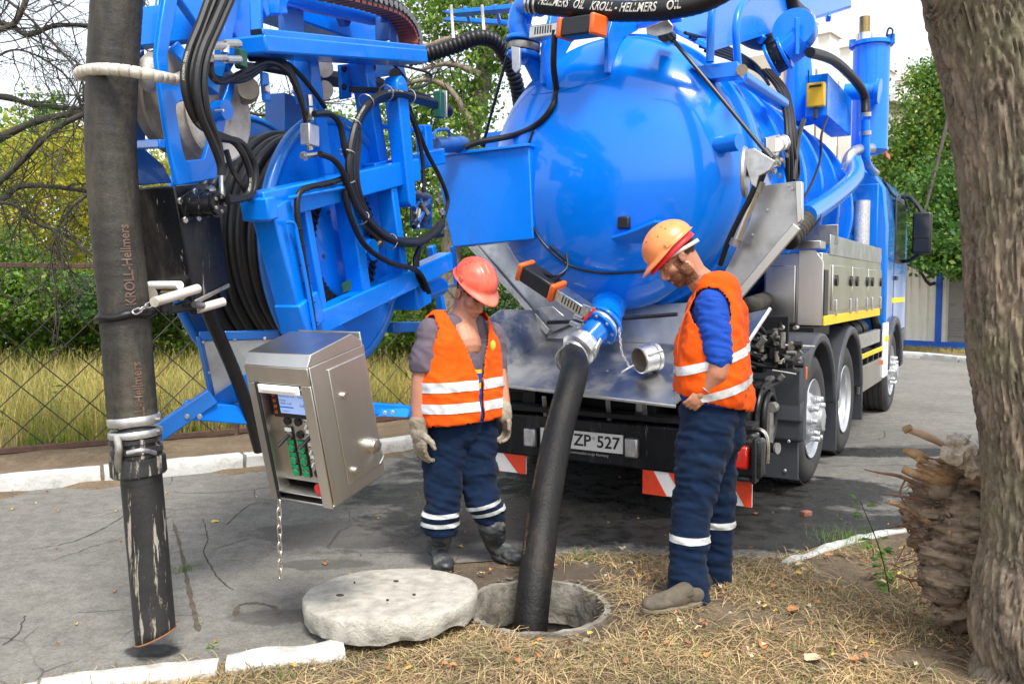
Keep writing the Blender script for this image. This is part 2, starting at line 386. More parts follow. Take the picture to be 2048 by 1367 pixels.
# --- wheels
def wheel(u, side=1, nuts=True, dual=True):
    o = T(side*1.22, u, .5); ax = RX*side
    wh = MB().lathe([(.30,-.29), (.40,-.30), (.47,-.285), (.495,-.24), (.50,-.15), (.495,-.06), (.475,-.02), (.43,.0), (.36,.0), (.29,-.03)], o, ax, 56).build('wheel', m_tyre, truck, smooth=.9)
    g = MB()
    for h in (-.24, -.18, -.12, -.06): g.lathe([(.499, h-.02), (.507, h-.018), (.507, h+.018), (.499, h+.02)], o, ax, 56)
    g.build('tread', m_tyre, wh, smooth=.9)
    if dual:
        MB().lathe([(.30,-.62), (.42,-.63), (.49,-.58), (.50,-.47), (.49,-.36), (.43,-.33), (.30,-.34)], o, ax, 48).build('inner_tyre', m_tyre, wh, smooth=.9)
    MB().lathe([(.30,-.30), (.275,-.28), (.27,-.12), (.275,-.03), (.30,-.005), (.305,-.012), (.295,-.02), (.272,-.05), (.262,-.14), (.15,-.17) if not nuts else (.19,-.03), (.15,-.16) if not nuts else (.15,.0), (.09,-.16) if not nuts else (.09,.03), (.085, -.05 if not nuts else .07), (0, -.05 if not nuts else .075)], o, ax, 40).build('rim', m_rim, wh, smooth=.7)
    for k in range(10):
        a = 2*pi*k/10; p = o+(RY*cos(a)+RZ*sin(a))*.155+ax*(-.02 if nuts else -.165)
        MB().lathe([(0,0), (.026,0), (.026,.035), (.021,.04), (.021,.07), (.017,.076), (0,.076)], p, ax, 10).build('wheel_nut', m_rim, wh)
    return wh
wheel(1.58, 1, True); wheel(2.93, 1, False); wheel(6.05, 1, True, False)
wheel(1.58, -1, False); wheel(2.93, -1, False); wheel(6.05, -1, True, False)
def arch(u, r0=.585, r1=.66, a0=5, a1=175, side=1, v0=.68, v1=1.27, name='fender'):
    pts = []
    for k in range(15): a = radians(a0+(a1-a0)*k/14); pts.append((v0*side, u+cos(a)*r1, .5+sin(a)*r1))
    for k in range(15)[::-1]: a = radians(a0+(a1-a0)*k/14); pts.append((v0*side, u+cos(a)*r0, .5+sin(a)*r0))
    return prism(name, pts, ((v1-v0)*side, 0, 0), m_fender, truck, TM, bevel=.02)
for s in (1, -1):
    arch(1.58, side=s); arch(2.93, side=s); arch(6.05, r0=.57, r1=.66, side=s, v0=.85)
# rear mudguard of the first wheel
mg = box('mudguard', (.97, .98, .72), (.60, .07, .62), m_fender, truck, TM, bevel=.03)
box('mud_flap', (.95, .99, .30), (.58, .02, .33), m_fender, mg, TM, bevel=.01)
prism('corner_wing', [(1.27, .96, 1.02), (1.27, 1.14, 1.05), (1.27, 1.07, .62), (1.27, 1.07, .42), (1.27, .98, .42)], (-.03, 0, 0), m_fender, mg, TM)
box('marker_lamp', (1.26, 1.03, .90), (.03, .03, .09), m_oran, mg, TM)
box('lamp_recess', (1.15, .955, .97), (.1, .04, .05), m_black, mg, TM)
for v, z in ((.75,.42), (1.18,.42), (.75,.2), (1.15,.2), (.9,.75)): bolt('bolt', T(v, .94 if z > .38 else .978, z), -RY, .012, m_galv, mg)
box('mud_flap', (1.0, 2.30, .38), (.52, .02, .5), m_fender, truck, TM, bevel=.01)
box('mud_flap', (1.0, 3.62, .42), (.52, .02, .4), m_fender, truck, TM, bevel=.01)
# --- tool cabinet on the right side
tb = box('tool_cabinet', (1.02, 3.2, 1.49), (.44, 3.1, .56), m_steel, truck, TM, bevel=.006)
box('cabinet_door', (.93, 1.64, 1.45), (.24, .02, .45), m_steel, tb, TM, bevel=.012)
prism('corner_panel', [(1.07,1.64,1.21), (1.25,1.66,1.21), (1.25,1.66,1.70), (1.19,1.66,1.79), (1.07,1.64,1.79)], (0,-.02,0), m_steel, tb, TM)
box('sloped_top', (1.02, 1.72, 1.83), (.42, .2, .06), m_steel, tb, TM)
box('raised_back_panel', (1.02, 2.1, 1.93), (.5, .012, .16), m_alu, tb, TM)
box('upper_panel', (1.245, 3.3, 1.84), (.012, 2.8, .16), m_alu, tb, TM)
box('upper_panel', (1.02, 4.72, 1.84), (.45, .012, .16), m_alu, tb, TM)
box('recess', (1.244, 1.80, 1.44), (.006, .14, .4), m_black, tb, TM, bevel=0)
for k in range(3):
    u0 = 2.02+k*.92
    d = box('side_door', (1.247, u0+.44, 1.50), (.014, .88, .37), m_steel, tb, TM, bevel=.006)
    for uu in ((u0+.2, u0+.80) if k else (u0+.12, u0+.80)):
        cyl('door_handle', T(1.255, uu, 1.56), T(1.27, uu, 1.56), .045, m_black, d)
        box('latch', (1.262, uu, 1.34), (.014, .03, .13), m_galv, d, TM)
box('yellow_strip', (1.248, 3.2, 1.245), (.012, 2.95, .075), m_stripe, tb, TM, bevel=.002)
box('mounting_plate', (1.0, 1.9, 1.16), (.40, .6, .08), m_chass, tb, TM)
# --- side skirt, steps and gear between the axles
sk = box('side_skirt', (1.22, 4.35, .60), (.03, 1.5, .26), m_steel, truck, TM)
box('yellow_strip', (1.237, 4.35, .83), (.012, 1.5, .05), m_stripe, sk, TM)
box('skirt_top', (1.18, 4.35, .97), (.06, 1.5, .14), m_galv, sk, TM)
for k in range(4): box('skirt_post', (1.21, 3.75+k*.38, .78), (.03, .06, .14), m_black, sk, TM)
box('white_side_panel', (1.24, 5.25, .80), (.03, .35, .62), m_whitep, truck, TM, bevel=.02)
box('yellow_patch', (1.257, 5.25, .93), (.006, .33, .06), m_stripe, truck, TM)
box('marker_lamp', (1.25, 4.98, .68), (.02, .05, .05), m_oran, truck, TM)
for k in range(3): cyl('air_tank', T(1.0, 3.72+k*.45, 1.04), T(1.0, 4.06+k*.45, 1.04), .11, m_chass, truck)
# --- cab
cabp = [(-1.22, 0, .95), (1.22, 0, .95), (1.22, 0, 2.2), (1.17, 0, 2.65), (1.06, 0, 2.82), (.9, 0, 2.88), (-.9, 0, 2.88), (-1.17, 0, 2.65), (-1.22, 0, 2.2)]
cb = MB(TM).prism([(a, 5.42, c) for a, b_, c in cabp], (0, 1.85, 0)).build('cab', m_bluec, truck, bevel=.03)
box('rear_panel', (.78, 5.405, 2.33), (.66, .03, .72), m_bluec, cb, TM, bevel=.012)
for z in (1.82, 1.68, 1.54, 1.40, 1.27): box('pressed_rib', (.70, 5.405, z), (.92, .03, .07), m_bluec, cb, TM, bevel=.012)
box('side_window', (1.222, 6.55, 2.2), (.012, .95, .72), m_glass, cb, TM, bevel=.004)
box('window_rubber', (1.219, 6.55, 2.2), (.01, 1.03, .80), m_black, cb, TM, bevel=.01)
box('door_seam', (1.221, 6.0, 1.8), (.006, .015, 1.6), m_black, cb, TM, bevel=0)
box('door_handle', (1.23, 6.15, 1.62), (.03, .18, .05), m_black, cb, TM)
box('yellow_strip', (1.224, 6.5, 1.35), (.008, 1.2, .06), m_stripe, cb, TM, bevel=0)
box('windscreen', (0, 7.275, 2.25), (2.1, .012, .8), m_glass, cb, TM)
box('grille', (0, 7.28, 1.35), (1.9, .03, .6), m_black, cb, TM)
box('front_bumper', (0, 7.25, .7), (2.4, .3, .5), m_blackg, cb, TM, bevel=.04)
tube('rain_channel', [T(1.14, 5.5, 2.74), T(1.2, 6.0, 2.6), T(1.23, 6.6, 2.66), T(1.24, 7.2, 2.5)], .014, m_black, cb)
mi = box('mirror', (1.46, 6.60, 2.18), (.22, .09, .52), m_black, truck, TM, bevel=.03)
box('mirror_glass', (1.455, 6.55, 2.27), (.17, .006, .30), m_glassmir if 'm_glassmir' in globals() else m_glass, mi, TM, bevel=.0)
box('mirror_glass', (1.455, 6.55, 2.02), (.17, .006, .13), m_glass, mi, TM, bevel=0)
tube('mirror_arm', [T(1.2, 6.8, 2.66), T(1.30, 6.72, 2.64), T(1.40, 6.65, 2.52), T(1.45, 6.62, 2.43)], .028, m_black, mi)
tube('mirror_arm', [T(1.2, 6.8, 1.84), T(1.32, 6.7, 1.85), T(1.46, 6.6, 1.94)], .025, m_black, mi)
cyl('exhaust_stack', T(1.02, 4.84, 1.4), T(1.02, 4.84, 2.45), .085, m_chromep := M('perforated_metal', (.62, .62, .6), .4, .8, .3, 60, bump=.6, bs=150), truck)
cyl('intake_pipe', T(1.0, 4.95, 1.7), T(1.0, 4.95, 2.0), .05, m_black, truck)
box('cab_bracket', (.62, 5.2, 1.75), (.06, .08, 1.1), m_chass, truck, TM)
box('cab_bracket', (.45, 5.2, 1.95), (.4, .06, .05), m_chass, truck, TM)
cyl('air_filter', T(1.05, 5.3, 1.2), T(1.05, 5.3, 1.42), .14, m_fender, truck)
tube('radiator_hose', [T(1.1, 5.2, 1.25), T(1.15, 5.25, 1.0), T(1.1, 5.15, .85)], .05, m_rub, truck)
# --- tank
ZT = 2.30; RT = .97
def tprof(): 
    pr = [(RT*sin(a), .50-.47*cos(a)) for a in np.linspace(0.001, pi/2, 26)]
    return pr
tk = MB().lathe([(0.0, .03)]+tprof()+[(RT, .56), (RT+.0, .60)], T(0, 0, ZT), RY, 96).build('tank_door', m_tank, truck, smooth=1.0)
MB().lathe([(RT-.02, .565), (RT+.035, .565), (RT+.045, .585), (RT+.045, .62), (RT+.035, .64), (RT-.02, .64)], T(0, 0, ZT), RY, 96).build('door_flange', m_blue, tk)
tb2 = MB().lathe([(RT-.01, .60), (RT-.01, 5.0), (RT-.08, 5.2), (.5, 5.38), (0, 5.42)], T(0, 0, ZT), RY, 96).build('tank', m_tank, truck, smooth=.7)
for u in (.72, 1.45, 2.15, 2.85, 3.6, 4.35):
    wd = .16 if u == .72 else .09
    MB().lathe([(RT-.02, u-wd/2), (RT+.03, u-wd/2), (RT+.04, u-wd/2+.015), (RT+.04, u+wd/2-.015), (RT+.03, u+wd/2), (RT-.02, u+wd/2)], T(0, 0, ZT), RY, 96).build('stiffening_ring', m_blue, tb2)
for u in (1.3, 2.6, 4.0): box('tank_saddle', (0, u, 1.2), (1.3, .12, .5), m_bluew, tb2, TM)
# hinge arms on top of the dome
def domeu(v, z):
    rr = min(1, math.hypot(v, z-ZT)/RT); return .50-.47*math.sqrt(max(0, 1-rr*rr))
for v in (-.40, .12):
    P = [(v, domeu(v, z)-.004, z) for z in (2.93, 3.0, 3.08, 3.16, 3.22)]
    P = P+[(v, .60, 3.33), (v, .60, 3.52), (v, .30, 3.50), (v, domeu(v, 3.0)-.08, 3.18), (v, domeu(v, 2.93)-.05, 2.93)]
    hg = prism('hinge_arm', P, (.03, 0, 0), m_blue, tk, TM)
tube('weld_seam', [T(v, domeu(v, z)-.002, z) for v, z in ((-.50, 2.88), (-.3, 2.86), (-.1, 2.87), (.15, 2.90))], .004, m_bluew, tk, n=6)
box('hinge_beam', (-.1, .62, 3.42), (1.1, .10, .12), m_blue, truck, TM)
# black square lamp and step bracket on the dome
p = TU(1250, 446, .10)
cm = MB().box(p, (.085, .07, .085), (TM.to_3x3())).build('rear_camera', m_black, tk, bevel=.012)
prism('step_bracket', [TU(1222, 478, -.02), TU(1262, 466, -.02), TU(1310, 446, -.02), TU(1330, 447, .05), TU(1300, 486, .12), TU(1235, 488, .12)], (0, 0, .02), m_blue, tk)
# cables over the dome
def dome(px, py, off=.012):
    d = ray(px, py); best = None
    for k in range(400):
        t = 4.5+k*.01; p = CP+d*t; q = TM.inverted() @ p
        rr = math.hypot(q.x, q.z-ZT)/RT
        if rr < 1 and q.y >= .50-.47*math.sqrt(1-rr*rr)-off: return p
    return TU(px, py, .5)
tube('cable', [TU(1110, 60, -.05), TU(1107, 130, 0), dome(1112, 180), dome(1104, 215, .02), dome(1075, 248), dome(1030, 270), TU(960, 284, .05), TU(930, 295, .0)], .022, m_rub, tk)
tube('cable', [dome(1066, 262), dome(1055, 300), dome(1053, 350), dome(1056, 420), dome(1075, 470), dome(1110, 510), dome(1150, 535), dome(1210, 546), dome(1290, 542), dome(1340, 530)], .009, m_rub, tk, n=8)
tube('cable', [dome(1100, 490), dome(1130, 520), dome(1128, 545), TU(1110, 560, -.1)], .008, m_rub, tk, n=8)
# top elbow, flange, knife valve with actuator
def ringd(name, c, ax, r, h, mat, par, n=28): 
    c = Vector(c); ax = Vector(ax).normalized(); o = MB().lathe([(0,0), (r*.97,0), (r,.006), (r,h-.006), (r*.97,h), (0,h)], c, ax, n).build(name, mat, par); return o
vt = ringd('valve_flange', TU(1047, 78, .15), (-.15, -.05, -1), .125, .03, m_blue, truck)
c0 = TU(1047, 78, .15); axv = Vector((-.22, 0, 1)).normalized()
tube('elbow_pipe', [c0, c0+Vector((-.03,0,.10)), TU(1050, 15, .12), TU(1085, 5, .02)], .085, m_blue, vt, n=20)
ringd('knife_valve', c0-Vector((0,0,.09)), (.12, 0, 1), .118, .05, m_iron, vt)
ringd('lower_flange', c0-Vector((0,0,.13)), (.12, 0, 1), .122, .03, m_blue, vt)
for k in range(8):
    a = 2*pi*k/8; bolt('bolt', c0+Vector((cos(a)*.105, sin(a)*.105, .0)), (0,0,1), .012, m_chrome, vt)
tube('riser_pipe', [c0-Vector((0,0,.12)), TU(1062, 120, .22), TU(1085, 165, .35)], .062, m_blue, vt, n=18)
def actuator(a, b, par_name, up=(0, 0, 1)):
    """grey valve body, then black ribbed motor between two orange end caps, from a to b"""
    a = Vector(a); b = Vector(b); d = (b-a); t = lambda x: a+d*x
    r = bar('valve_actuator', t(.0), t(.45), .10, .085, m_chrome, truck, up=up, bevel=.008)
    for k in range(7):
        q = t(.10+.04*k); x = d.normalized().cross(Vector(up)).normalized(); z = x.cross(d.normalized())
        bar('vent_slot', q-RY*.0+z*.03-d.normalized()*0+(-x if x.y > 0 else x)*.051, q-z*.02+(-x if x.y > 0 else x)*.051, .008, .004, m_black, r, bevel=0, up=d)
    bar('motor_cap', t(.46), t(.52), .155, .135, m_oran, r, up=up, bevel=.015)
    mo = bar('motor', t(.52), t(.93), .135, .12, m_black, r, up=up, bevel=.012)
    bar('motor_cap', t(.93), t(.99), .155, .135, m_oran, r, up=up, bevel=.015)
    return r
actuator(TU(1068, 68, .05), TU(1203, 50, -.12), 'top')
prism('grey_lever', [TU(1022, 92, .0), TU(1040, 96, .0), TU(1040, 138, .0), TU(1031, 147, .0), TU(1024, 138, .0)], RY*.02, m_galv, truck)
prism('grey_lever', [TU(1292, 55, .1), TU(1335, 38, .1), TU(1346, 52, .1), TU(1342, 66, .1), TU(1310, 74, .1), TU(1293, 68, .1)], RY*.02, m_galv, truck)
cyl('lever_hub', TU(1330, 68, .12), TU(1338, 75, .3), .05, m_blackg, truck)
# big hose over the top with white lettering
hp = spl([TU(1062, 7, .02), TU(1100, 11, .0), TU(1180, 19, -.02), TU(1260, 23, -.02), TU(1340, 18, .0), TU(1410, 2, .05), TU(1480, -35, .1)], 10)
bh = MB().tube(hp, lambda i, m: .067-.002*(i % 2), 22).build('overhead_hose', m_rub, truck, smooth=1.0)
tot = sum((b-a).length for a, b in zip(hp, hp[1:]))
for s_, tx in ((.235, 'HELLMERS'), (.435, 'OIL'), (.745, 'KROLL - HELLMERS'), (1.07, 'OIL')):
    tube_text(tx, .080, hp, .068, s_, (-.05, -1, .0), m_print, bh, shear=.2, off=.003, xs=.66)
for s_ in (0, .03, .075):
    k = int(s_/tot*len(hp)); 
    MB().tube([hp[0]+(hp[2]-hp[0]).normalized()*s_, hp[0]+(hp[2]-hp[0]).normalized()*(s_+.018)], .081, 22).build('hose_clamp', m_chrome, bh)
# corrugated black hose on the left side of the tank
ch_pts = [TU(815, 118, -.1), TU(860, 108, .0), TU(910, 92, .1), TU(955, 76, .2), TU(990, 84, .35), TU(1015, 120, .5), TU(1032, 165, .6), TU(1040, 210, .7)]
ch_h = ringcorr(ch_pts, .058, 'corrugated_hose', m_rub, truck, pitch=.034)
# ladder-like platform far left top with white cable guide
pf = prism('platform_rail', [TU(882, 22, .6), TU(900, 28, .6), TU(1060, 14, .6), TU(1060, 4, .6)], RY*.1, m_blue, truck)
prism('platform_rail', [TU(884, 40, 1.0), TU(1050, 52, 1.0), TU(1050, 42, 1.0), TU(900, 33, 1.0)], RY*.06, m_blue, truck)
for x in (902, 964): tube('cable_guide', [TU(x, 10, .5), TU(x+3, 50, .5), TU(x+6, 88, .3)], .012, m_white, truck, n=8)
bar('platform_rung', TU(930, 16, .6), TU(940, 44, 1.0), .03, .03, m_blue, truck)
bar('platform_rung', TU(990, 12, .6), TU(1000, 46, 1.0), .03, .03, m_blue, truck)
# side stays of the door (black gas struts)
for pa, pb, r in ((TU(1338, 70, .1), TU(1543, 318, .1), .013), (TU(1018, 98, .25), TU(965, 292, .5), .012)):
    st = cyl('door_stay', pa, pb, r, m_black, truck, n=10); cyl('stay_end', pb+(pa-pb)*.0, pb+(pa-pb).normalized()*.07, r*1.9, m_black, st, n=10)
    cyl('stay_end', pa, pa+(pb-pa).normalized()*.05, r*1.8, m_black, st, n=10)
box('stay_bracket', (-1.02, .62, 2.60), (.26, .05, .26), m_blue, truck, TM)
# left arm plate that carries the boom
ap = prism('boom_arm_plate', [TU(868, 312, .02), TU(1058, 289, .02), TU(1066, 470, .10), TU(1066, 478, .10), TU(905, 494, .02), TU(893, 440, .02)], RY*.10, m_blue, truck, bevel=.008)
prism('arm_flange', [TU(862, 309, .0), TU(1058, 286, .0), TU(1058, 292, .0), TU(862, 315, .0)], RY*.13, m_blue, ap)
prism('arm_inner_plate', [TU(985, 290, .35), TU(1060, 288, .35), TU(1068, 470, .35), TU(1000, 485, .35)], RY*.1, m_blue, ap)
# right hinge boss and locking plates
cyl('dome_boss', T(.84, .30, 2.42), T(1.0, .24, 2.42), .055, m_blue, tk)
MB().lathe([(0,0), (.15,0), (.16,.01), (.15,.025), (0,.03)], TU(1486, 345, .06), (1, -.42, 0), 30).build('latch_disc', m_galv, truck)
lp = prism('latch_plate', [TU(1492, 298, .0), TU(1508, 296, .0), TU(1550, 322, .0), TU(1540, 340, .0), TU(1518, 352, .0), TU(1512, 376, .0), TU(1502, 368, .0), TU(1490, 326, .0)], RY*.04, m_galv, truck)
cyl('latch_pin', TU(1503, 345, .02), TU(1503, 345, .2), .025, m_blackg, lp)
ga = TU(1516, 372, .05); gb = TU(1468, 492, .05)
gs = cyl('hydraulic_ram', ga, gb, .026, m_steel, truck); cyl('ram_end', ga+(ga-gb).normalized()*.03, ga+(gb-ga)*.1, .036, m_iron, gs); cyl('ram_end', gb, gb+(ga-gb)*.12, .036, m_iron, gs)
tube('ram_hose', [TU(1520, 350, .02), TU(1498, 400, .02), TU(1462, 470, .05), TU(1440, 530, .1)], .018, m_rub, truck)
tube('ram_hose', [TU(1530, 345, .05), TU(1505, 410, .05), TU(1470, 480, .1)], .012, m_rub, truck)
# --- stainless splash wings and the tray
def plate(name, pts, vec, mat, par, **k): return prism(name, pts, vec, mat, par, **k)
wr = plate('splash_wing', [TU(1517, 372, .22), TU(1596, 362, .22), TU(1604, 372, .22), TU(1604, 438, .22), TU(1588, 474, .22), TU(1480, 592, .22), TU(1425, 585, .22), TU(1462, 520, .22), TU(1500, 440, .22)], RY*.015, m_alu, truck, bevel=.002)
plate('wing_edge', [TU(1590, 362, .20), TU(1604, 363, .20), TU(1604, 440, .20), TU(1594, 448, .20)], RY*.05-RX*.0, m_steel, wr)
bar('wing_fold', TU(1594, 452, .21), TU(1470, 600, .21), .02, .06, m_steel, wr)
for x, y in ((1577, 372), (1585, 378), (1570, 480), (1520, 540), (1505, 470), (1535, 420)): bolt('rivet', TU(x, y, .217), -RY, .008, m_galv, wr)
wl = plate('splash_wing', [TU(928, 485, .5), TU(1005, 470, .5), TU(1035, 510, .5), TU(1160, 640, .45), TU(1095, 668, .4)], RY*.015, m_alu, truck, bevel=.002)
bar('wing_fold', TU(938, 480, .48), TU(1096, 664, .38), .012, .05, m_galv, wl)
plate('wing_rear', [TU(980, 480, .6), TU(1040, 530, .6), TU(1150, 640, .6), TU(1110, 665, .6)], RY*.02, m_chass, wl)
tr = plate('tray_floor', [TU(962, 763, -.32), TU(1350, 811, -.32), TU(1362, 690, .42), TU(1095, 676, .42)], (0, 0, -.012), m_alu, truck, bevel=.002)
plate('tray_back', [TU(1095, 676, .42), TU(1362, 690, .42), TU(1470, 640, .50), TU(1440, 600, .52), TU(1120, 620, .52)], RY*.01, m_alu, tr)
plate('tray_side', [TU(962, 763, -.32), TU(1095, 676, .42), TU(1078, 620, .45), TU(1000, 618, .1), TU(930, 668, -.32)], RX*.01, m_alu, tr)
plate('tray_side', [TU(1350, 811, -.32), TU(1362, 690, .42), TU(1440, 640, .42), TU(1540, 617, -.1), TU(1492, 690, -.3)], -RX*.01, m_alu, tr)
tube('tray_edge', [TU(1492, 690, -.3), TU(1540, 617, -.1)], .012, m_galv, tr, n=8)
bar('tray_lip', TU(962, 766, -.325), TU(1352, 813, -.325), .008, .02, m_galv, tr)
for x, y in ((1140, 728), (1215, 742), (1310, 762)): bolt('rivet', TU(x, y, -.05)+Vector((0,0,.0)), (0,0,1), .007, m_galv, tr)
tube('tray_bar', [TU(1095, 645, .2), TU(1200, 640, .2), TU(1355, 628, .2)], .014, m_black, truck, n=8)
prism('bar_lever', [TU(1080, 615, .15), TU(1100, 640, .15), TU(1128, 632, .15), TU(1105, 612, .15)], RY*.02, m_galv, truck)
# black housing between tray and bumper
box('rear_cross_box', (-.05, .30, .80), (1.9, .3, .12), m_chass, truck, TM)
for x in (1088, 1215, 1287): bar('tray_support', TU(x, 792, -.10), TU(x+4, 840, -.02), .03, .02, m_galv, truck)
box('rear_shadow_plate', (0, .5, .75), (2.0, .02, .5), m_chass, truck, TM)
# --- bottom outlet: flange, valve, actuator
fc = TU(1208, 646, .02); fax = Vector((-.62, -.55, -.56)).normalized()
MB().cyl(T(.02, .45, 1.42), fc, .13, .11).build('outlet_neck', m_blue, truck)
fl = ringd('outlet_flange', fc-fax*.02, fax, .135, .028, m_blue, truck, 36); f2 = ringd('outlet_flange', fc+fax*.045, fax, .133, .022, m_blue, truck, 36)
ringd('valve_blade', fc+fax*.012, fax, .122, .03, m_galv, fl, 36)
ex1 = fax.orthogonal().normalized(); ex2 = fax.cross(ex1)
for k in range(8):
    a = 2*pi*k/8+.2; bolt('flange_bolt', fc+fax*.066+(ex1*cos(a)+ex2*sin(a))*.112, fax, .013, m_galv, f2)
cone_end = fc+fax*.20
MB().cyl(fc+fax*.06, cone_end, .092, .078, 26).build('outlet_cone', m_blue, truck)
actuator(TU(1183, 628, -.06), TU(1045, 537, .0), 'low', up=(0, -.3, 1))
bar('red_lever', TU(1168, 640, -.22), TU(1190, 616, -.2), .02, .02, m_red, truck)
for x, y in ((1150, 645), (1158, 632), (1176, 612)): cyl('valve_fitting', TU(x-8, y, -.2), TU(x+8, y+6, -.22), .018, m_chrome, truck, n=10)
tube('actuator_cable', [TU(1085, 545, -.02), TU(1110, 552, -.05), TU(1134, 535, .02), TU(1132, 505, .1)], .008, m_rub, truck, n=8)
# --- top right: support trough, rails, valve, cyclone
tro = MB(); a1, a2, a3, a4 = TV(1335, 60, .35), TV(1422, 104, .6), TV(1702, 17, .6), TV(1690, -60, .35)
tro.prism([a1, a2, a3, a4], (0, 0, .05)); trough = tro.build('support_trough', m_blue, truck, bevel=.01)
prism('trough_side', [a2, a3, a3+Vector((0,0,.5)), a2+Vector((0,0,.35))], -RX*.03, m_blue, trough)
for t in (.25, .5, .75): bar('trough_rib', a1.lerp(a4, t)-Vector((0,0,.04)), a2.lerp(a3, t)-Vector((0,0,.04)), .05, .07, m_blue, trough)
tube('handrail', [TV(1420, 124, .80), TV(1422, 60, .80), TV(1427, 10, .80), TV(1445, -20, .80)], .026, m_blue, truck, n=12)
tube('handrail', [TV(1476, 132, .85), TV(1472, 60, .85), TV(1480, 15, .85), TV(1500, -10, .85)], .026, m_blue, truck, n=12)
brk = prism('rail_bracket', [TU(1378, 134, .30), TU(1474, 122, .30), TU(1478, 152, .30), TU(1420, 158, .30)], RY*.12, m_blue, truck)
cyl('bracket_pin', TU(1484, 140, .24), TU(1484, 140, .45), .035, m_chrome, brk)
tube('lift_cylinder', [TV(1480, 152, .88), TV(1565, 208, .92)], .05, m_blue, truck, n=18, raw=True)
# second knife valve on the right top
c1 = TU(1560, 118, 2.5); ax1 = (TU(1525, 130, 2.5)-TU(1590, 92, 2.5)).normalized()
v2 = ringd('valve_flange', TU(1572, 104, 2.5), ax1, .15, .03, m_blue, truck)
ringd('knife_valve', TU(1565, 108, 2.5), ax1, .138, .10, m_blackg, v2)
ringd('lower_flange', TU(1546, 119, 2.5), ax1, .155, .03, m_blue, v2)
cyl('pipe_stub', TU(1572, 104, 2.5), TU(1605, 78, 2.5), .13, m_blue, v2, n=26)
MB().lathe([(0,0), (.175,0), (.18,.015), (.18,.14), (.175,.15), (0,.15)], TU(1594, 70, 2.6), RY*.3+RZ*.1-RY, 32).build('round_cover', m_blue, v2)
bar('cover_bar', TU(1594, 36, 2.38), TU(1594, 110, 2.38), .035, .03, m_blue, v2, up=(0,1,0))
tube('vent_elbow', [TV(1572, -30, .6), TV(1580, 10, .6), TV(1605, 34, .6)], .085, m_rub, truck, n=18)
for k in range(2): cyl('hose_clamp', TV(1604+k*5, 33+k*3, .6), TV(1608+k*5, 37+k*3, .6), .09, m_chrome, truck)
tube('suction_riser', [TV(1470, 50, .45), TV(1520, 78, .5), TV(1558, 66, .55)], .10, m_rub, truck, n=18)
cyl('cone_pipe', T(.62, 3.5, 3.1), T(.62, 3.5, 3.75), .17, m_blue, truck, r2=.11)
# box with yellow receiver
bx = box('valve_box', (.86, 3.78, 3.28), (.20, 1.25, .38), m_blue, truck, TM)
yb = box('radio_receiver', (.87, 3.10, 3.27), (.16, .08, .22), m_yel, truck, TM, bevel=.012)
box('receiver_label', (.87, 3.055, 3.345), (.11, .006, .02), m_black, yb, TM)
tube('receiver_aerial', [T(.80, 3.1, 3.38), T(.80, 3.08, 3.50)], .006, m_black, yb, n=6)
tube('receiver_plug', [T(.87, 3.1, 3.17), T(.87, 3.08, 3.05)], .02, m_black, yb, n=8)
# cyclone separator
cy = MB().lathe([(0,2.95), (.12,2.96), (.19,3.0), (.19,4.12), (.22,4.12), (.22,4.16), (.0,4.18)], T(1.06, 4.95, 0), (0,0,1), 32).build('cyclone_separator', m_blue, truck)
cyl('brass_valve', T(1.0, 4.85, 4.2), T(1.0, 4.85, 4.42), .055, m_brass, cy)
cyl('valve_collar', T(1.0, 4.85, 4.16), T(1.0, 4.85, 4.24), .09, m_chrome, cy)
for v in (.88, 1.26): box('lid_clamp', (v, 4.9, 4.16), (.08, .05, .10), m_blue, cy, TM)
tube('lifting_eye', [T(1.22, 4.85, 4.18), T(1.24, 4.85, 4.26), T(1.28, 4.85, 4.24), T(1.27, 4.85, 4.16)], .01, m_black, cy, n=6)
cyl('crossover_pipe', TU(1690, 184, 4.62), TU(1756, 183, 4.62), .085, m_blue, truck, n=24)
cyl('pipe_flange', TU(1752, 183, 4.62), TU(1760, 183, 4.62), .13, m_blue, truck, n=28)
tube('drain_pipe', [TV(1731, 240, 1.12), TV(1731, 300, 1.12), TV(1733, 325, 1.12), TV(1744, 342, 1.12)], .045, m_blue, truck, n=14)
for y in (225, 262): cyl('hose_clamp', TV(1731, y, 1.12), TV(1731, y+8, 1.12), .055, m_chrome, truck)
cyl('drain_coupling', TV(1742, 338, 1.12), TV(1752, 346, 1.12), .04, m_chrome, truck)
tube('air_hose', [TV(1620, 105, .95), TV(1665, 120, 1.0), TV(1705, 155, 1.05), TV(1728, 190, 1.1), TV(1731, 228, 1.12)], .045, m_rub, truck, n=12)
tube('overflow_elbow', [TV(1690, 340, .98), TV(1700, 310, 1.02), TV(1725, 297, 1.08), TV(1768, 298, 1.15)], .05, m_galv, truck, n=16)
box('reflector', (1.21, 5.3, 2.98), (.01, .3, .05), m_redr, truck, TM)
# side pipe along the tank
sp = tube('vacuum_pipe', [TV(1612, 432, 1.12), TV(1660, 400, 1.12), TV(1700, 366, 1.12), TV(1712, 345, 1.10), TV(1708, 325, 1.05)], .082, m_blue, truck, n=20)
ringcorr([TV(1575, 480, 1.05), TV(1592, 462, 1.08), TV(1605, 446, 1.1), TV(1622, 428, 1.12)], .085, 'grey_hose', m_hose, truck, pitch=.05)
ringcorr([TV(1500, 612, .9), TV(1530, 600, .8), TV(1545, 585, .7)], .07, 'grey_hose', m_hose, truck, pitch=.05)
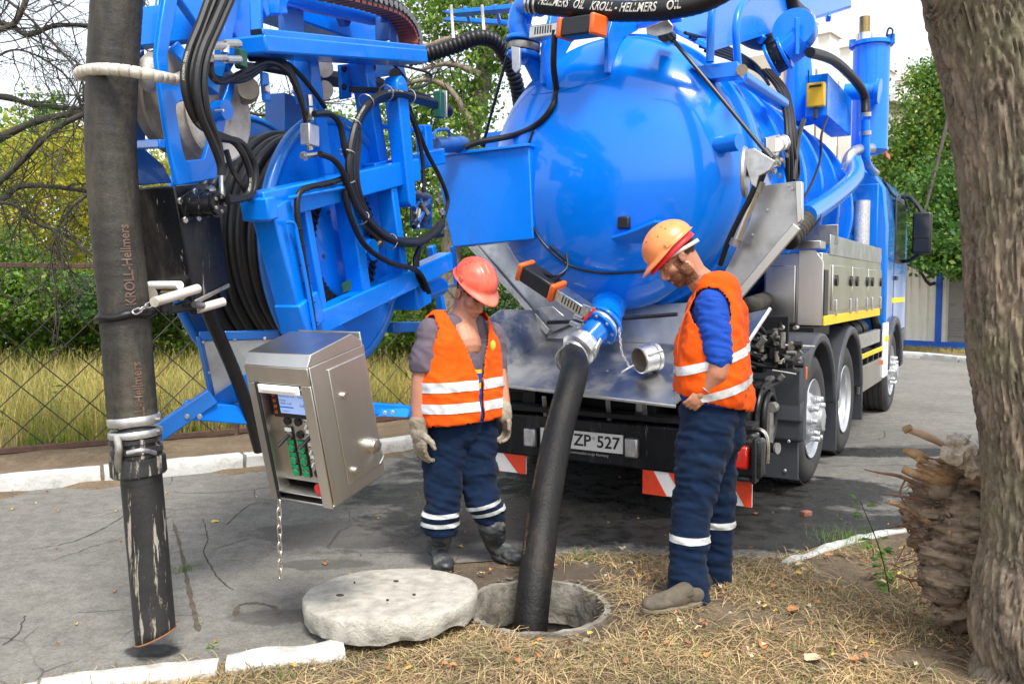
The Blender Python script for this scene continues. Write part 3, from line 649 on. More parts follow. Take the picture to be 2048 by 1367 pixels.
# gauges, harness and fittings on the tank's right flank
gp = prism('gauge_panel', [TV(1533, 275, .99), TV(1560, 268, .99), TV(1562, 330, .99), TV(1535, 340, .99)], -RX*.02, m_steel, truck)
for x, y in ((1556, 290), (1566, 287)):
    g = MB().lathe([(0,0), (.055,0), (.06,.01), (.06,.03), (.055,.035), (0,.035)], TV(x, y, 1.0), -RY, 24).build('gauge', m_chrome, gp)
    MB().lathe([(0,.0355), (.05,.0356), (0,.0357)], TV(x, y, 1.0), -RY, 24).build('gauge_face', m_whitep, gp)
for k in range(14):
    x = random.uniform(1535, 1572); y = random.uniform(305, 350)
    cyl('fitting', TV(x, y, 1.02), TV(x+random.uniform(-6, 6), y+random.uniform(4, 9), 1.05), .012, m_chrome, gp, n=8)
for k, (dx, r) in enumerate(((0, .022), (6, .018), (-5, .016), (11, .014))):
    tube('hose_bundle', [TV(1530+dx, 140, .75), TV(1562+dx, 180, .85), TV(1575+dx, 230, .97), TV(1580+dx*1.2, 290, 1.02), TV(1582+dx*1.4, 345, 1.02), TV(1578+dx, 372, 1.0)], r, m_rub, truck, n=8)
for k in range(5):
    tube('top_hose', [TV(1370+k*10, 66+k*9, .5), TV(1440+k*6, 88+k*8, .55), TV(1500+k*4, 120+k*6, .6), TV(1530+k*2, 150+k*5, .7)], .013, m_rub, truck, n=6)
tube('cable', [TV(1655, 235, .98), TV(1643, 270, 1.03), TV(1640, 320, 1.03), TV(1622, 370, 1.02), TV(1600, 405, 1.0)], .011, m_rub, truck, n=8)
tube('wire_loop', [TV(1635, 108, .9), TV(1660, 118, .95), TV(1680, 140, .95), TV(1690, 152, .95)], .01, m_rub, truck, n=6)
tube('hose_down', [TV(1608, 240, .98), TV(1598, 270, 1.02), TV(1590, 330, 1.03), TV(1586, 360, 1.03)], .02, m_rub, truck, n=8)
# --- hydraulic valve cluster beneath the cabinet
hv = box('hydraulic_block', (.85, .72, .98), (.42, .10, .12), m_chass, truck, TM)
for k in range(46):
    x = random.gauss(1545, 26); y = random.gauss(700, 30); x = min(max(x, 1492), 1590); y = min(max(y, 655), 758)
    p = TU(x, y, random.uniform(.5, .75)); d = random.choice((RX, RY, RZ, RX+RZ)).normalized(); ln = random.uniform(.03, .09)
    cyl('hydraulic_fitting', p, p+d*ln, random.uniform(.012, .024), random.choice((m_chrome, m_iron, m_iron, m_chass, m_chass)), hv, n=8)
for k in range(6): tube('hydraulic_hose', [TU(1490, 640+k*16, .55), TU(1520, 655+k*15, .6), TU(1545+k*3, 690+k*9, .7)], .017, m_rub, hv, n=8)
cyl('lever_rod', TU(1545, 740, .5), TU(1592, 748, .5), .008, m_chrome, hv, n=8)
cyl('lever_rod', TU(1560, 690, .6), TU(1628, 693, .9), .010, m_chrome, hv, n=8)
box('cluster_shelf', (.92, .55, .86), (.5, .5, .02), m_blackg, truck, TM)
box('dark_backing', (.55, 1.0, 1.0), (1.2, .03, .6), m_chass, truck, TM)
# small washing-hose reel
rl = cyl('washdown_reel', T(.78, .42, .65), T(1.12, .42, .65), .10, m_blackg, truck)
for k in range(6): MB().tube([T(.84+k*.05, .42+cos(a)*.215, .65+sin(a)*.215) for a in np.linspace(0, 2*pi, 41)[:-1]], .027, 8, True).build('coiled_hose', m_rub, rl, smooth=1)
for v in (.80, 1.14): MB().lathe([(.19,0), (.245,0), (.25,.01), (.245,.02), (.19,.02), (.19,0)], T(v, .42, .65), RX, 40).build('reel_flange', m_blackg, rl)
MB().tube([T(1.17, .42+cos(a)*.15, .65+sin(a)*.16) for a in np.linspace(0, 2*pi, 31)[:-1]], .02, 8, True).build('coiled_hose', m_rub, rl, smooth=1)
bar('reel_spoke', T(1.15, .42, .5), T(1.15, .42, .82), .03, .02, m_galv, rl, up=(1,0,0))
sg = cyl('spray_gun', T(1.19, .34, .70), T(1.19, .34, .48), .028, m_iron, truck, n=10); cyl('gun_body', T(1.2, .33, .73), T(1.2, .42, .73), .035, m_iron, sg, n=10)
cyl('gun_nozzle', T(1.10, .25, .50), T(1.27, .20, .50), .032, m_blackg, sg, n=12); cyl('nozzle_tip', T(1.27, .20, .50), T(1.285, .196, .50), .036, m_galv, sg, n=14)
tube('reel_bracket', [T(1.06, .1, .60), T(1.2, .1, .62), T(1.24, .1, .55), T(1.24, .1, .42)], .016, m_chrome, truck, n=8)
# =====================================================================
#  GROUND, KERBS, SHAFT
# =====================================================================
MC = ground(1073, 1213); MR = .338     # shaft centre and radius
def node_mask(nt, oc, ells, nsc=3., namp=.25):
    """soft-edged ragged patches: list of (cx, cy, rx, ry, rot)"""
    nz = N(nt, 'TexNoise'); nz.inputs['Scale'].default_value = nsc; nz.inputs['Detail'].default_value = 6; nz.inputs['Roughness'].default_value = .7
    L(nt, oc, nz.inputs['Vector']); out = None
    for cx, cy, rx, ry, ro in ells:
        mp = N(nt, 'Mapping', vector_type='TEXTURE'); mp.inputs['Location'].default_value = (cx, cy, 0); mp.inputs['Rotation'].default_value = (0, 0, ro); mp.inputs['Scale'].default_value = (rx, ry, 1000)
        L(nt, oc, mp.inputs['Vector']); ln = N(nt, 'VectorMath', operation='LENGTH'); L(nt, mp.outputs[0], ln.inputs[0])
        v = mth(nt, 'ADD', ln.outputs['Value'], mth(nt, 'MULTIPLY', mth(nt, 'SUBTRACT', nz.outputs['Fac'], .5), namp*4))
        v = ramp(nt, v, .8, 1.05, (1,1,1,1), (0,0,0,1))
        out = v if out is None else mth(nt, 'MAXIMUM', out, v)
    return out
def asphalt_mat():
    m, nt, b, oc = newmat('old_grey_asphalt')
    big = noisetex(nt, oc, .8, 4); c = mixc(nt, ramp(nt, big, .3, .7), (.15, .143, .128), (.225, .216, .192))
    md = noisetex(nt, oc, 9, 7, .75); c = mixc(nt, mth(nt, 'MULTIPLY', ramp(nt, md, .42, .66), .6), c, (.085, .08, .07))
    fine = noisetex(nt, oc, 75, 5, .9); c = mixc(nt, ramp(nt, fine, .3, .7), mixc(nt, 1., c, (.5, .5, .5), 'MULTIPLY'), mixc(nt, 1., c, (1.4, 1.4, 1.4), 'MULTIPLY'))
    g = lambda x, y: ground(x, y)
    def E_(x, y, rx, ry, ro=0): p = g(x, y); return (p.x, p.y, rx, ry, ro)
    wet = node_mask(nt, oc, [E_(1420, 1050, 1.9, .62, -.1), E_(1100, 1035, 1.3, .72, 0), E_(1200, 960, 2.0, 1.0, -.4), E_(1640, 985, .7, .5, .3), E_(900, 985, .9, .5, .2), E_(310, 1303, .14, .07, .1), E_(1760, 905, 1.0, .25, .0)], 5, .35)
    damp = node_mask(nt, oc, [E_(800, 1065, 1.0, .40, .12), E_(600, 1060, .33, .13, 0), E_(980, 1075, .9, .4, 0), E_(640, 1130, .3, .1, 0), E_(1900, 900, 1.6, .3, .1), E_(560, 1235, .25, .1, 0), E_(1240, 1000, 1.7, 1.1, .0)], 6, .35)
    c = mixc(nt, mth(nt, 'MULTIPLY', damp, .62), c, (.060, .055, .050)); c = mixc(nt, mth(nt, 'MULTIPLY', wet, .9), c, (.018, .018, .018))
    # cracks
    nz = N(nt, 'TexNoise'); nz.inputs['Scale'].default_value = 2.2; nz.inputs['Detail'].default_value = 5; L(nt, oc, nz.inputs['Vector'])
    mx = N(nt, 'Mix', data_type='VECTOR'); mx.inputs[0].default_value = .16; L(nt, oc, mx.inputs[4]); L(nt, nz.outputs['Color'], mx.inputs[5])
    vo = N(nt, 'TexVoronoi', feature='DISTANCE_TO_EDGE'); vo.inputs['Scale'].default_value = 1.15; L(nt, mx.outputs[1], vo.inputs['Vector'])
    cr = ramp(nt, vo.outputs['Distance'], .001, .006, (1,1,1,1), (0,0,0,1)); gate = ramp(nt, noisetex(nt, oc, 1.1, 2), .48, .56)
    cr = mth(nt, 'MULTIPLY', cr, gate); c = mixc(nt, mth(nt, 'MULTIPLY', cr, .8), c, (.05, .045, .04))
    b.inputs['Specular IOR Level'].default_value = .35; L(nt, c, b.inputs['Base Color'])
    pud = ramp(nt, noisetex(nt, oc, 7, 3), .45, .6)
    rg = mth(nt, 'SUBTRACT', .9, mth(nt, 'MULTIPLY', wet, mth(nt, 'ADD', .22, mth(nt, 'MULTIPLY', pud, .42)))); L(nt, rg, b.inputs['Roughness'])
    h = mth(nt, 'SUBTRACT', mth(nt, 'ADD', fine, mth(nt, 'MULTIPLY', md, 1.5)), mth(nt, 'MULTIPLY', cr, 3))
    bp = N(nt, 'Bump'); bp.inputs['Strength'].default_value = .55; bp.inputs['Distance'].default_value = .006; L(nt, h, bp.inputs['Height']); L(nt, bp.outputs[0], b.inputs['Normal'])
    return m
m_asph = asphalt_mat()
def dirt_mat():
    m, nt, b, oc = newmat('dry_earth_and_straw')
    n1 = noisetex(nt, oc, 2.2, 5); n2 = noisetex(nt, oc, 18, 7, .75); n3 = noisetex(nt, oc, 110, 4, .8)
    c = mixc(nt, ramp(nt, n1, .35, .65), (.10, .068, .042), (.21, .15, .09)); c = mixc(nt, ramp(nt, n2, .45, .65), c, (.085, .062, .042))
    c = mixc(nt, mth(nt, 'MULTIPLY', ramp(nt, n3, .5, .7), .7), c, (.38, .30, .18))
    mk = node_mask(nt, oc, [(MC.x+.1, MC.y+.12, .62, .62, 0), (MC.x-.5, MC.y+.25, .5, .3, 0)], 6, .4)
    c = mixc(nt, mth(nt, 'MULTIPLY', mk, .7), c, (.06, .048, .036))
    L(nt, c, b.inputs['Base Color']); b.inputs['Roughness'].default_value = .95
    bp = N(nt, 'Bump'); bp.inputs['Strength'].default_value = .8; bp.inputs['Distance'].default_value = .02; L(nt, mth(nt, 'ADD', n2, mth(nt, 'MULTIPLY', n3, .5)), bp.inputs['Height']); L(nt, bp.outputs[0], b.inputs['Normal'])
    return m
m_dirt = dirt_mat()
# boundary of the asphalt against the verge (near side), world points
near_edge = [ground(-900, 1520), ground(-300, 1440), ground(80, 1372), ground(430, 1330), ground(690, 1292), ground(840, 1262), ground(905, 1200), ground(850, 1165), ground(905, 1128), ground(1040, 1118), ground(1180, 1108), ground(1330, 1112), ground(1560, 1118), ground(1640, 1090), ground(1760, 1060), ground(1840, 1045), ground(2000, 1030), ground(2400, 1000), ground(3600, 960)]
far_kerb = [ground(-1300, 1130), ground(-500, 1035), ground(0, 988), ground(250, 963), ground(500, 938), ground(660, 924), ground(820, 905), ground(950, 880), ground(1080, 850)]
p = far_kerb[-1]
far_line = far_kerb+[Vector((1.6, 10.2, 0)), Vector((2.3, 13, 0)), Vector((3.2, 16.5, 0)), Vector((4.6, 18.8, 0)), ground(1800, 714), ground(1960, 727), ground(2300, 756)]
def inpoly(x, y, P):
    c = False; j = len(P)-1
    for i in range(len(P)):
        if (P[i].y > y) != (P[j].y > y) and x < (P[j].x-P[i].x)*(y-P[i].y)/(P[j].y-P[i].y)+P[i].x: c = not c
        j = i
    return c
ASP = near_edge+[Vector((14, 8, 0)), Vector((14, 11, 0))]+far_line[::-1]
def verge_h(x, y):
    """height of the soft ground: nothing under the asphalt, small bumps on the verge"""
    d = math.hypot(x-MC.x, y-MC.y)
    if d > 9: return 0
    if inpoly(x, y, ASP): return 0
    e = min((Vector((x, y, 0))-q).length for q in NE)
    k = min(1, max(0, (e-.05)/.35))*min(1, max(0, (d-MR-.02)/.25))
    return k*(.028+.03*noise.noise(Vector((x*2.3, y*2.3, 0)))+.012*noise.noise(Vector((x*9, y*9, 3))))-.002
NE = [a.lerp(b, t) for a, b in zip(near_edge, near_edge[1:]) for t in (0, .25, .5, .75)]
vs_, fs_ = [], []
na = 180; rad = [MR]+[MR+.04*1.09**i for i in range(1, 200) if .04*1.09**i < 1000]
for r in rad:
    for k in range(na):
        a = 2*pi*k/na; rr = r*(1+ (.03*noise.noise(Vector((cos(a)*2, sin(a)*2, 7))) if r == MR else 0))
        x, y = MC.x+rr*cos(a), MC.y+rr*sin(a); vs_.append((x, y, verge_h(x, y)))
for i in range(len(rad)-1):
    for k in range(na): fs_.append((i*na+k, i*na+(k+1) % na, (i+1)*na+(k+1) % na, (i+1)*na+k))
g = mesh_obj('ground', vs_, fs_, m_dirt, smooth=3.1, kind='structure')
bm = bmesh.new(); vv = [bm.verts.new((q.x, q.y, .006)) for q in ASP]; bm.faces.new(vv); bmesh.ops.triangulate(bm, faces=bm.faces[:])
me = bpy.data.meshes.new('asphalt_yard'); bm.to_mesh(me); bm.free(); me.materials.append(m_asph)
ao = bpy.data.objects.new('asphalt_yard', me); COL.objects.link(ao); ao['kind'] = 'structure'
if ao.data.polygons[0].normal.z < 0: ao.data.flip_normals()
# kerb stones
kerb = bpy.data.objects.new('kerb', None); COL.objects.link(kerb); W['kerb'] = Matrix.Identity(4); kerb['kind'] = 'structure'
def stone(a, b, h, wd, n, mat=m_kerb, side=1, z0=-.03, rough=.004, name='kerb_stone'):
    d = (b-a); nrm = Vector((-d.y, d.x, 0)).normalized()*side
    k = max(2, int(d.length/.05)); vs, fs = [], []
    prof = [(0, z0), (0, h*.45), (.0, h-.012), (.012, h), (wd*.5, h), (wd-.012, h), (wd, h-.012), (wd, z0)]
    for i in range(k+1):
        for j, (w_, z) in enumerate(prof):
            p = a+d*(i/k)+nrm*w_; p = p+Vector((0, 0, z)); q = p*8
            am = rough*(2.2 if abs(z-h) < .015 and w_ in (0, .0, .012) else 1)
            p = p+Vector((noise.noise(q), noise.noise(q+Vector((9,0,0))), noise.noise(q+Vector((0,9,0)))))*am
            if i in (0, k) and z > z0: p = p+d.normalized()*(.006 if i == 0 else -.006)
            vs.append(p)
    m_ = len(prof)
    for i in range(k):
        for j in range(m_-1): fs.append((i*m_+j, (i+1)*m_+j, (i+1)*m_+j+1, i*m_+j+1))
    fs += [tuple(range(m_)), tuple(range(k*m_, (k+1)*m_))[::-1]]
    return mesh_obj(name, vs, fs, mat, kerb, smooth=.8)
def along(line, lens):
    pts = []; tot = [0]
    for a, b in zip(line, line[1:]): tot.append(tot[-1]+(b-a).length)
    def P(s):
        s = min(max(s, 0), tot[-1]); j = max(i for i in range(len(line)-1) if tot[i] <= s+1e-9); return line[j].lerp(line[j+1], (s-tot[j])/(tot[j+1]-tot[j]))
    return P, tot[-1]
P_, Tn = along(far_line[:14], 0); s = 0
off = (ground(208, 965)-far_kerb[0]).length
s = off-3*1.06
while s < Tn: 
    if s >= 0: stone(P_(s+.008), P_(s+1.05), .125+random.uniform(-.006, .006), .16, 20)
    s += 1.06
fr = [ground(1760, 712), ground(1815, 714), ground(1880, 722), ground(1960, 729), ground(2060, 738), ground(2200, 750)]
P_, Tn = along(fr, 0); s = 0
while s < Tn: stone(P_(s+.01), P_(s+.98), .13, .16, 20); s += 1
# near flush kerb (broken, painted)
nk = [ground(-250, 1430), ground(80, 1374), ground(440, 1333)]
stone(nk[0], nk[1]+(nk[1]-nk[0])*.0, .035, .13, 20, side=-1, rough=.005); stone(ground(84, 1371), ground(441, 1328), .04, .13, 20, side=-1, rough=.005); stone(ground(450, 1326), ground(686, 1296), .045, .12, 20, side=-1, rough=.006)
rk = [ground(1556, 1128), ground(1620, 1104), ground(1690, 1082), ground(1760, 1066), ground(1835, 1054), ground(1960, 1040)]
for a, b in zip(rk, rk[1:]): stone(a, b, .022, .06, 10, side=-1, rough=.008)
# shaft below
sh = thing('manhole_shaft', 'round concrete manhole shaft, open, with the black hose dropping into it', 'manhole', MC)
def shaft(name, r0, r1, z0, z1, mat, rough):
    vs, fs = [], []; n = 72; m_ = 12; prof = [(r0, z0)]+[(r0, z0+(z1-z0)*i/8) for i in range(1, 9)]+[(r1, z1), (r1, z0)]
    for r, z in prof:
        for k in range(n):
            a = 2*pi*k/n; q = Vector((cos(a)*3, sin(a)*3, z*6)); rr = r+rough*noise.noise(q)+(rough*noise.noise(q*4))
            vs.append(MC+Vector((rr*cos(a), rr*sin(a), z+(rough*.6*noise.noise(q*2) if z >= z1-.001 else 0))))
    for i in range(len(prof)-1):
        for k in range(n): fs.append((i*n+k, i*n+(k+1) % n, (i+1)*n+(k+1) % n, (i+1)*n+k))
    return mesh_obj(name, vs, fs, mat, sh, smooth=1)
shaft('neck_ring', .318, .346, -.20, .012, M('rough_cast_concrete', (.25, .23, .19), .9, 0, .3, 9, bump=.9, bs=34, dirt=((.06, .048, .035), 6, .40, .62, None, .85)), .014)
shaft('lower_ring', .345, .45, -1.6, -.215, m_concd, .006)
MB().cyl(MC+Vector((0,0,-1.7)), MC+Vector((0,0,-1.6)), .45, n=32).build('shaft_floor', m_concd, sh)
# broken crumbs along the rim
for k in range(46):
    a = random.uniform(-.5, 2.4) if k < 36 else random.uniform(0, 6.28); r = random.uniform(.33, .40); s_ = random.uniform(.004, .012)
    MB().ell(MC+Vector((r*cos(a), r*sin(a), .01+s_*.3)), (s_, s_*.8, s_*.6), Matrix.Rotation(a*5, 3, 'Z'), 6, 4).build('concrete_crumb', m_concd, sh, smooth=0)
# lid: thick irregular slab, propped on the kerb side
lc = Vector((at(778, 700, 3.75).x, 3.75, 0)); ld = thing('concrete_lid', 'thick round pale concrete lid with broken edge, lying beside the open shaft', 'manhole lid', lc)
vs, fs = [], []; n = 120; LR = .392
prof = [(0, 1), (.3, 1), (.6, 1), (.85, 1), (.95, 1), (.985, .97), (1, .9), (1.0, .6), (.99, .3), (.97, .05), (.9, 0), (0, 0)]
tilt = Matrix.Rotation(radians(-3.0), 3, 'X') @ Matrix.Rotation(radians(-1.2), 3, 'Y')
for j, (r, h) in enumerate(prof):
    for k in range(n):
        a = 2*pi*k/n; q = Vector((cos(a), sin(a), h)); ed = 1+.020*noise.noise(q*2.1)+.012*noise.noise(q*7)+.008*noise.noise(q*22)
        zz = h*.112; rr = r*LR*ed
        if h < .35: # broken lower edge at the front
            zz += max(0, noise.noise(Vector((cos(a)*2.2+4, sin(a)*2.2, 0))))*.075*(1-h)*(.3 if r < .5 else 1)
            rr *= 1-.05*abs(noise.noise(q*5))
        zz += .003*noise.noise(Vector((rr*cos(a)*9, rr*sin(a)*9, h)))*(1 if h == 1 else 2)
        vs.append(lc+Vector((0, 0, .024))+tilt @ Vector((rr*cos(a), rr*sin(a), zz)))
for i in range(len(prof)-1):
    for k in range(n): fs.append((i*n+k, (i+1)*n+k, (i+1)*n+(k+1) % n, i*n+(k+1) % n))
mesh_obj('slab', vs, fs, m_conc, ld, smooth=.9)
for px, py, s_ in ((680, 1183, .02), (792, 1155, .014), (775, 1193, .007), (828, 1182, .009), (709, 1158, .005)):
    q = ground(px, py+6, .165); MB().ell(q, (s_, s_*.4, .006), None, 6, 4).build('debris', M('dark_debris', (.05, .035, .025), .9) if 'dark_debris' not in bpy.data.materials else bpy.data.materials['dark_debris'], ld, smooth=0)
# =====================================================================
#  HOSE REEL BOOM
# =====================================================================
boom = thing('hose_reel_boom', 'blue swing-out boom with hose reel, pulleys and hydraulic lines in front of the tank', 'hose reel', mat=BM)
RC = B(672, 490, 0)
def rc(w_): return RC+BN*w_
# reel: two flanges, drum, wound hose
fl1 = MB().lathe([(.12, -.01), (.62, -.01), (.655, .01), (.665, .025), (.655, .045), (.62, .03), (.12, .03), (.12, -.01)], rc(0), BN, 72).build('reel_flange', m_blue, boom)
MB().tube([rc(.02)+(BU*cos(a)+RZ*sin(a))*.655 for a in np.linspace(0, 2*pi, 73)[:-1]], .034, 10, True).build('flange_rim', m_bluew, fl1, smooth=1.2)
fl2 = MB().lathe([(.12, 0), (.66, 0), (.70, -.02), (.70, .02), (.64, .03), (.12, .02)], rc(-.52), BN, 72).build('reel_flange', m_blued, boom)
MB().tube([rc(-.51)+(BU*cos(a)+RZ*sin(a))*.70 for a in np.linspace(0, 2*pi, 73)[:-1]], .022, 10, True).build('flange_rim', m_bluew, fl2, smooth=1.2)
dr = MB().lathe([(.30, -.5), (.30, 0)], rc(0), BN, 40).build('reel_drum', m_blued, boom)
for k in range(8):
    w_ = -.045-.058*k; MB().tube([rc(w_)+(BU*cos(a)+RZ*sin(a))*(.575-.012*(k % 2)+.012*sin(a*2+k)) for a in np.linspace(0, 2*pi, 61)[:-1]], .032, 10, True).build('wound_hose', m_rub, dr, smooth=1.2)
hub = MB().lathe([(0, .06), (.27, .06), (.285, .05), (.285, .02)], rc(.0), BN, 48).build('hub_plate', m_blue, boom)
gr = MB().lathe([(.285, .02), (.345, .02), (.345, .055), (.285, .055)], rc(0), BN, 64).build('gear_ring', m_chass, boom)
for k in range(56):
    a = 2*pi*k/56; d = BU*cos(a)+RZ*sin(a); bar('gear_tooth', rc(.055)+d*.29, rc(.055)+d*.345, .014, .02, m_black, gr, up=BN, bevel=0)
for k in range(6):
    a = 2*pi*k/6+.3; d = BU*cos(a)+RZ*sin(a); bolt('hub_bolt', rc(.06)+d*.23, BN, .012, m_blued, hub)
cyl('axle', B(715, 500, .05), B(715, 500, .05)+BN*.10, .06, m_blue, boom); bolt('axle_nut', B(718, 500, .14), BN, .038, m_galv, boom)
def bb(name, x0, y0, x1, y1, wpx_m, w_, dep=.10, mat=m_blue, par=None, **k):
    """box beam lying in the boom plane at offset w_: in-plane thickness wpx_m, depth dep towards the reel"""
    a = B(x0, y0, w_); b = B(x1, y1, w_); return bar(name, a, b, dep, wpx_m, mat, par or boom, up=BN.cross(b-a), bevel=.008, **k)
# front frame
bb('frame_beam', 512, 415, 826, 340, .13, .17)
bb('frame_beam', 590, 663, 892, 522, .115, .17)
bb('frame_post', 540, 408, 603, 652, .15, .17, .12)
bb('frame_post', 594, 395, 640, 660, .05, .15, .10)
bb('frame_post', 690, 380, 722, 606, .085, .16)
bb('frame_post', 770, 352, 800, 570, .07, .16)
bb('post_foot', 592, 596, 608, 655, .17, .18, .14)
bb('post_head', 515, 395, 522, 440, .07, .19, .14)
bb('lower_leg', 600, 655, 612, 720, .10, .16, .10, m_bluew)
prism('decal', [B(684, 566, .222), B(701, 558, .222), B(703, 578, .222), B(686, 586, .222)], BN*.001, m_dgreen, boom, bevel=0)
# tower posts above the reel
bb('tower_post', 612, 118, 650, 385, .095, .02, .09)
bb('tower_post', 720, 116, 760, 360, .10, .05, .10)
bb('tower_post', 588, 118, 606, 210, .045, -.05, .06)
lv = MB(); a = B(777, 178, .16); b = B(798, 400, .16)
d = (b-a).normalized(); pr = BN.cross(d).normalized(); P = []
for k in range(9): t = pi*k/8; P.append(a-d*.0+(pr*cos(t)-d*sin(t))*.065)
for k in range(9): t = pi*k/8; P.append(b+(-pr*cos(t)+d*sin(t))*.045)
lv.prism(P, BN*.09); lv.build('swing_lever', m_blue, boom, bevel=.008)
bb('side_post', 846, 250, 852, 330, .10, .0, .08)
bb('side_post', 862, 492, 884, 625, .06, -.05, .05)
bb('side_post', 905, 492, 914, 572, .035, -.3, .04)
bar('side_rung', B(880, 572, -.1), B(912, 570, -.3), .03, .03, m_blue, boom)
bb('cross_plate', 812, 250, 818, 350, .06, .02, .05, m_blued)
bb('cross_beam', 745, 250, 846, 262, .03, .0, .04)
bb('cross_beam', 740, 345, 880, 312, .10, .08, .08)
# slewing gear and drive unit
mb_ = box('drive_gearbox', B(822, 588, .10), (.18, .20, .16), m_blue, boom, R=BM.to_3x3() @ Matrix.Rotation(radians(12), 3, 'X'), bevel=.012)
cyl('drive_motor', B(846, 584, .1), B(880, 572, .1), .06, m_blue, boom)
prism('gearbox_fin', [B(755, 598, .12), B(775, 560, .12), B(772, 610, .12)], BN*.03, m_blue, mb_)
# top channel with energy chain
tp0, tp1 = B(488, 92, .16), B(822, 116, .16)
tc_ = MB(); up = BN.cross(tp1-tp0).normalized(); up = up if up.z > 0 else -up
bar('top_channel', tp0-up*.0, tp1, .22, .075, m_blue, boom, up=up, bevel=.01)
bar('channel_lip', tp0+up*.045+BN*.10, tp1+up*.045+BN*.10, .012, .03, m_blue, boom, up=up)
m_chain = m_black; m_chred = M('faded_red_plastic', (.22, .06, .05), .5, 0, .2, 20)
for k in range(30):
    a = tp0.lerp(tp1, .02+k/30*.96)+up*.05+BN*.06; box('chain_link', a, (.05, .045, .022), m_chred if k % 2 else m_chain, boom, R=BM.to_3x3() @ Matrix.Rotation(radians(12), 3, 'X'), bevel=0)
arc = spl([B(640, -22, .1), B(700, -8, .1), B(745, 4, .1), B(785, 20, .1), B(810, 46, .1), B(822, 78, .1), B(820, 108, .1)], 8)
for k in range(0, len(arc)-1, 2):
    a, b = arc[k], arc[min(k+2, len(arc)-1)]; c_ = (a+b)/2; n_ = BN.cross(b-a).normalized()
    l = bar('chain_link', a, b, .12, .08, m_chain, boom, up=n_, bevel=.012)
    bar('chain_cover', a.lerp(b, .25)-n_*.034, a.lerp(b, .85)-n_*.034, .125, .016, m_chred, l, up=n_, bevel=0)
    cyl('link_pin', c_+BN*.064, c_+BN*.07, .02, m_iron, l, n=10)
# main boom box, cylinder and brackets behind the channel
bar('boom_arm', B(520, -8, -.35), B(790, 92, -.35), .22, .20, m_blue, boom, up=up, bevel=.012)
bar('boom_arm_cap', B(765, 70, -.3), B(800, 80, -.3), .26, .24, m_blued, boom, up=up)
cyl('luffing_cylinder', B(560, -10, -.1), B(745, 32, -.1), .055, m_blue, boom)
cyl('luffing_rod', B(745, 32, -.1), B(790, 42, -.1), .03, m_chrome, boom)
prism('arm_bracket', [B(660, 8, -.2), B(702, 12, -.2), B(684, 55, -.2), B(678, 55, -.2)], BN*.05, m_blued, boom)
bb('arm_plate', 560, 30, 604, 52, .18, -.12, .03, m_blued)
bb('arm_plate', 520, -10, 535, 30, .10, -.05, .05)
bb('arm_plate', 555, -10, 562, 30, .06, -.05, .05)
box('valve_box', B(772, 62, .0), (.10, .09, .14), m_blued, boom, R=BM.to_3x3(), bevel=.01)
for k in range(4): cyl('valve_stem', B(765+k*6, 44, .05), B(766+k*6, 30, .05), .012, m_blued, boom, n=8)
cyl('fitting', B(776, 82, .05), B(777, 98, .05), .014, m_chrome, boom, n=8)
# turret behind
prism('turret_plate', [B(735, 128, -.2), B(800, 132, -.2), B(808, 165, -.2), B(775, 152, -.2), B(740, 158, -.2)], BN*.03, m_blued, boom)
for x, y, r in ((742, 135, .03), (790, 148, .035)): cyl('turret_pin', B(x, y, -.16), B(x, y, -.10), r, m_black, boom)
for y0, n_ in ((132, 0), (176, 1)):
    cyl('guide_roller', B(648, y0+4, -.28), B(648, y0+4, -.05), .05, m_white, boom)
pb = prism('roller_plate', [B(674, 130, -.04), B(694, 128, -.04), B(698, 196, -.04), B(678, 200, -.04)], BN*.02, m_blue, boom)
for y in (138, 174): bolt('bolt', B(687, y, -.015), BN, .018, m_black, pb)
tube('guided_hose', [B(618, 150, -.2), B(650, 156, -.2), B(700, 162, -.2), B(760, 170, -.2)], .045, m_rub, boom)
box('dark_housing', B(580, 235, -.55), (.14, .3, .22), m_blued, boom, R=BM.to_3x3())
# --- head: plates, pulleys, black telescopic box
def hplate(name, pts, w_, th=.025, mat=m_blue): return prism(name, [B(x, y, w_) for x, y in pts], BN*th, mat, boom, bevel=.005)
hplate('head_plate', [(322,-10),(348,-10),(338,50),(326,110),(328,150),(348,163),(372,200),(350,205),(343,210),(343,222),(356,300),(363,322),(400,318),(424,240),(428,222),(446,180),(452,150),(462,150),(458,190),(444,240),(430,300),(424,358),(346,372),(335,320),(322,250),(312,180),(304,110),(312,50)], .0)
hplate('head_plate', [(268,60),(300,60),(310,0),(330,-30),(350,-30),(345,40),(330,70),(290,75),(285,75)], -.28, .02, m_bluew)
hplate('head_plate', [(266,120),(282,100),(288,180),(283,200),(285,300),(320,330),(338,366),(266,372),(262,250)], -.30, .02, m_bluew)
bar('head_spacer', B(268, 290, -.29), B(325, 288, .0), .03, .035, m_blue, boom)
bar('head_beam', B(266, 60, -.3), B(420, 40, .0), .06, .16, m_blue, boom)
bar('head_beam', B(345, 90, -.05), B(395, 145, .0), .03, .05, m_blue, boom)
bar('head_brace', B(362, -20, .0), B(462, 130, .02), .04, .11, m_blue, boom, up=BN.cross(RZ))
bar('head_brace', B(455, -20, .03), B(408, 175, .02), .05, .13, m_bluew, boom, up=(0,0,1))
bar('head_brace', B(430, -30, -.1), B(500, 78, -.1), .05, .20, m_blued, boom)
hplate('head_gusset', [(440,-10),(505,-10),(500,78),(482,84),(462,78),(440,40)], -.04, .03)
bar('head_upright', B(512, -10, .1), B(514, 78, .1), .04, .05, m_blue, boom, up=(1,0,0))
bar('head_upright', B(548, -10, .1), B(552, 30, .1), .04, .05, m_blue, boom, up=(1,0,0))
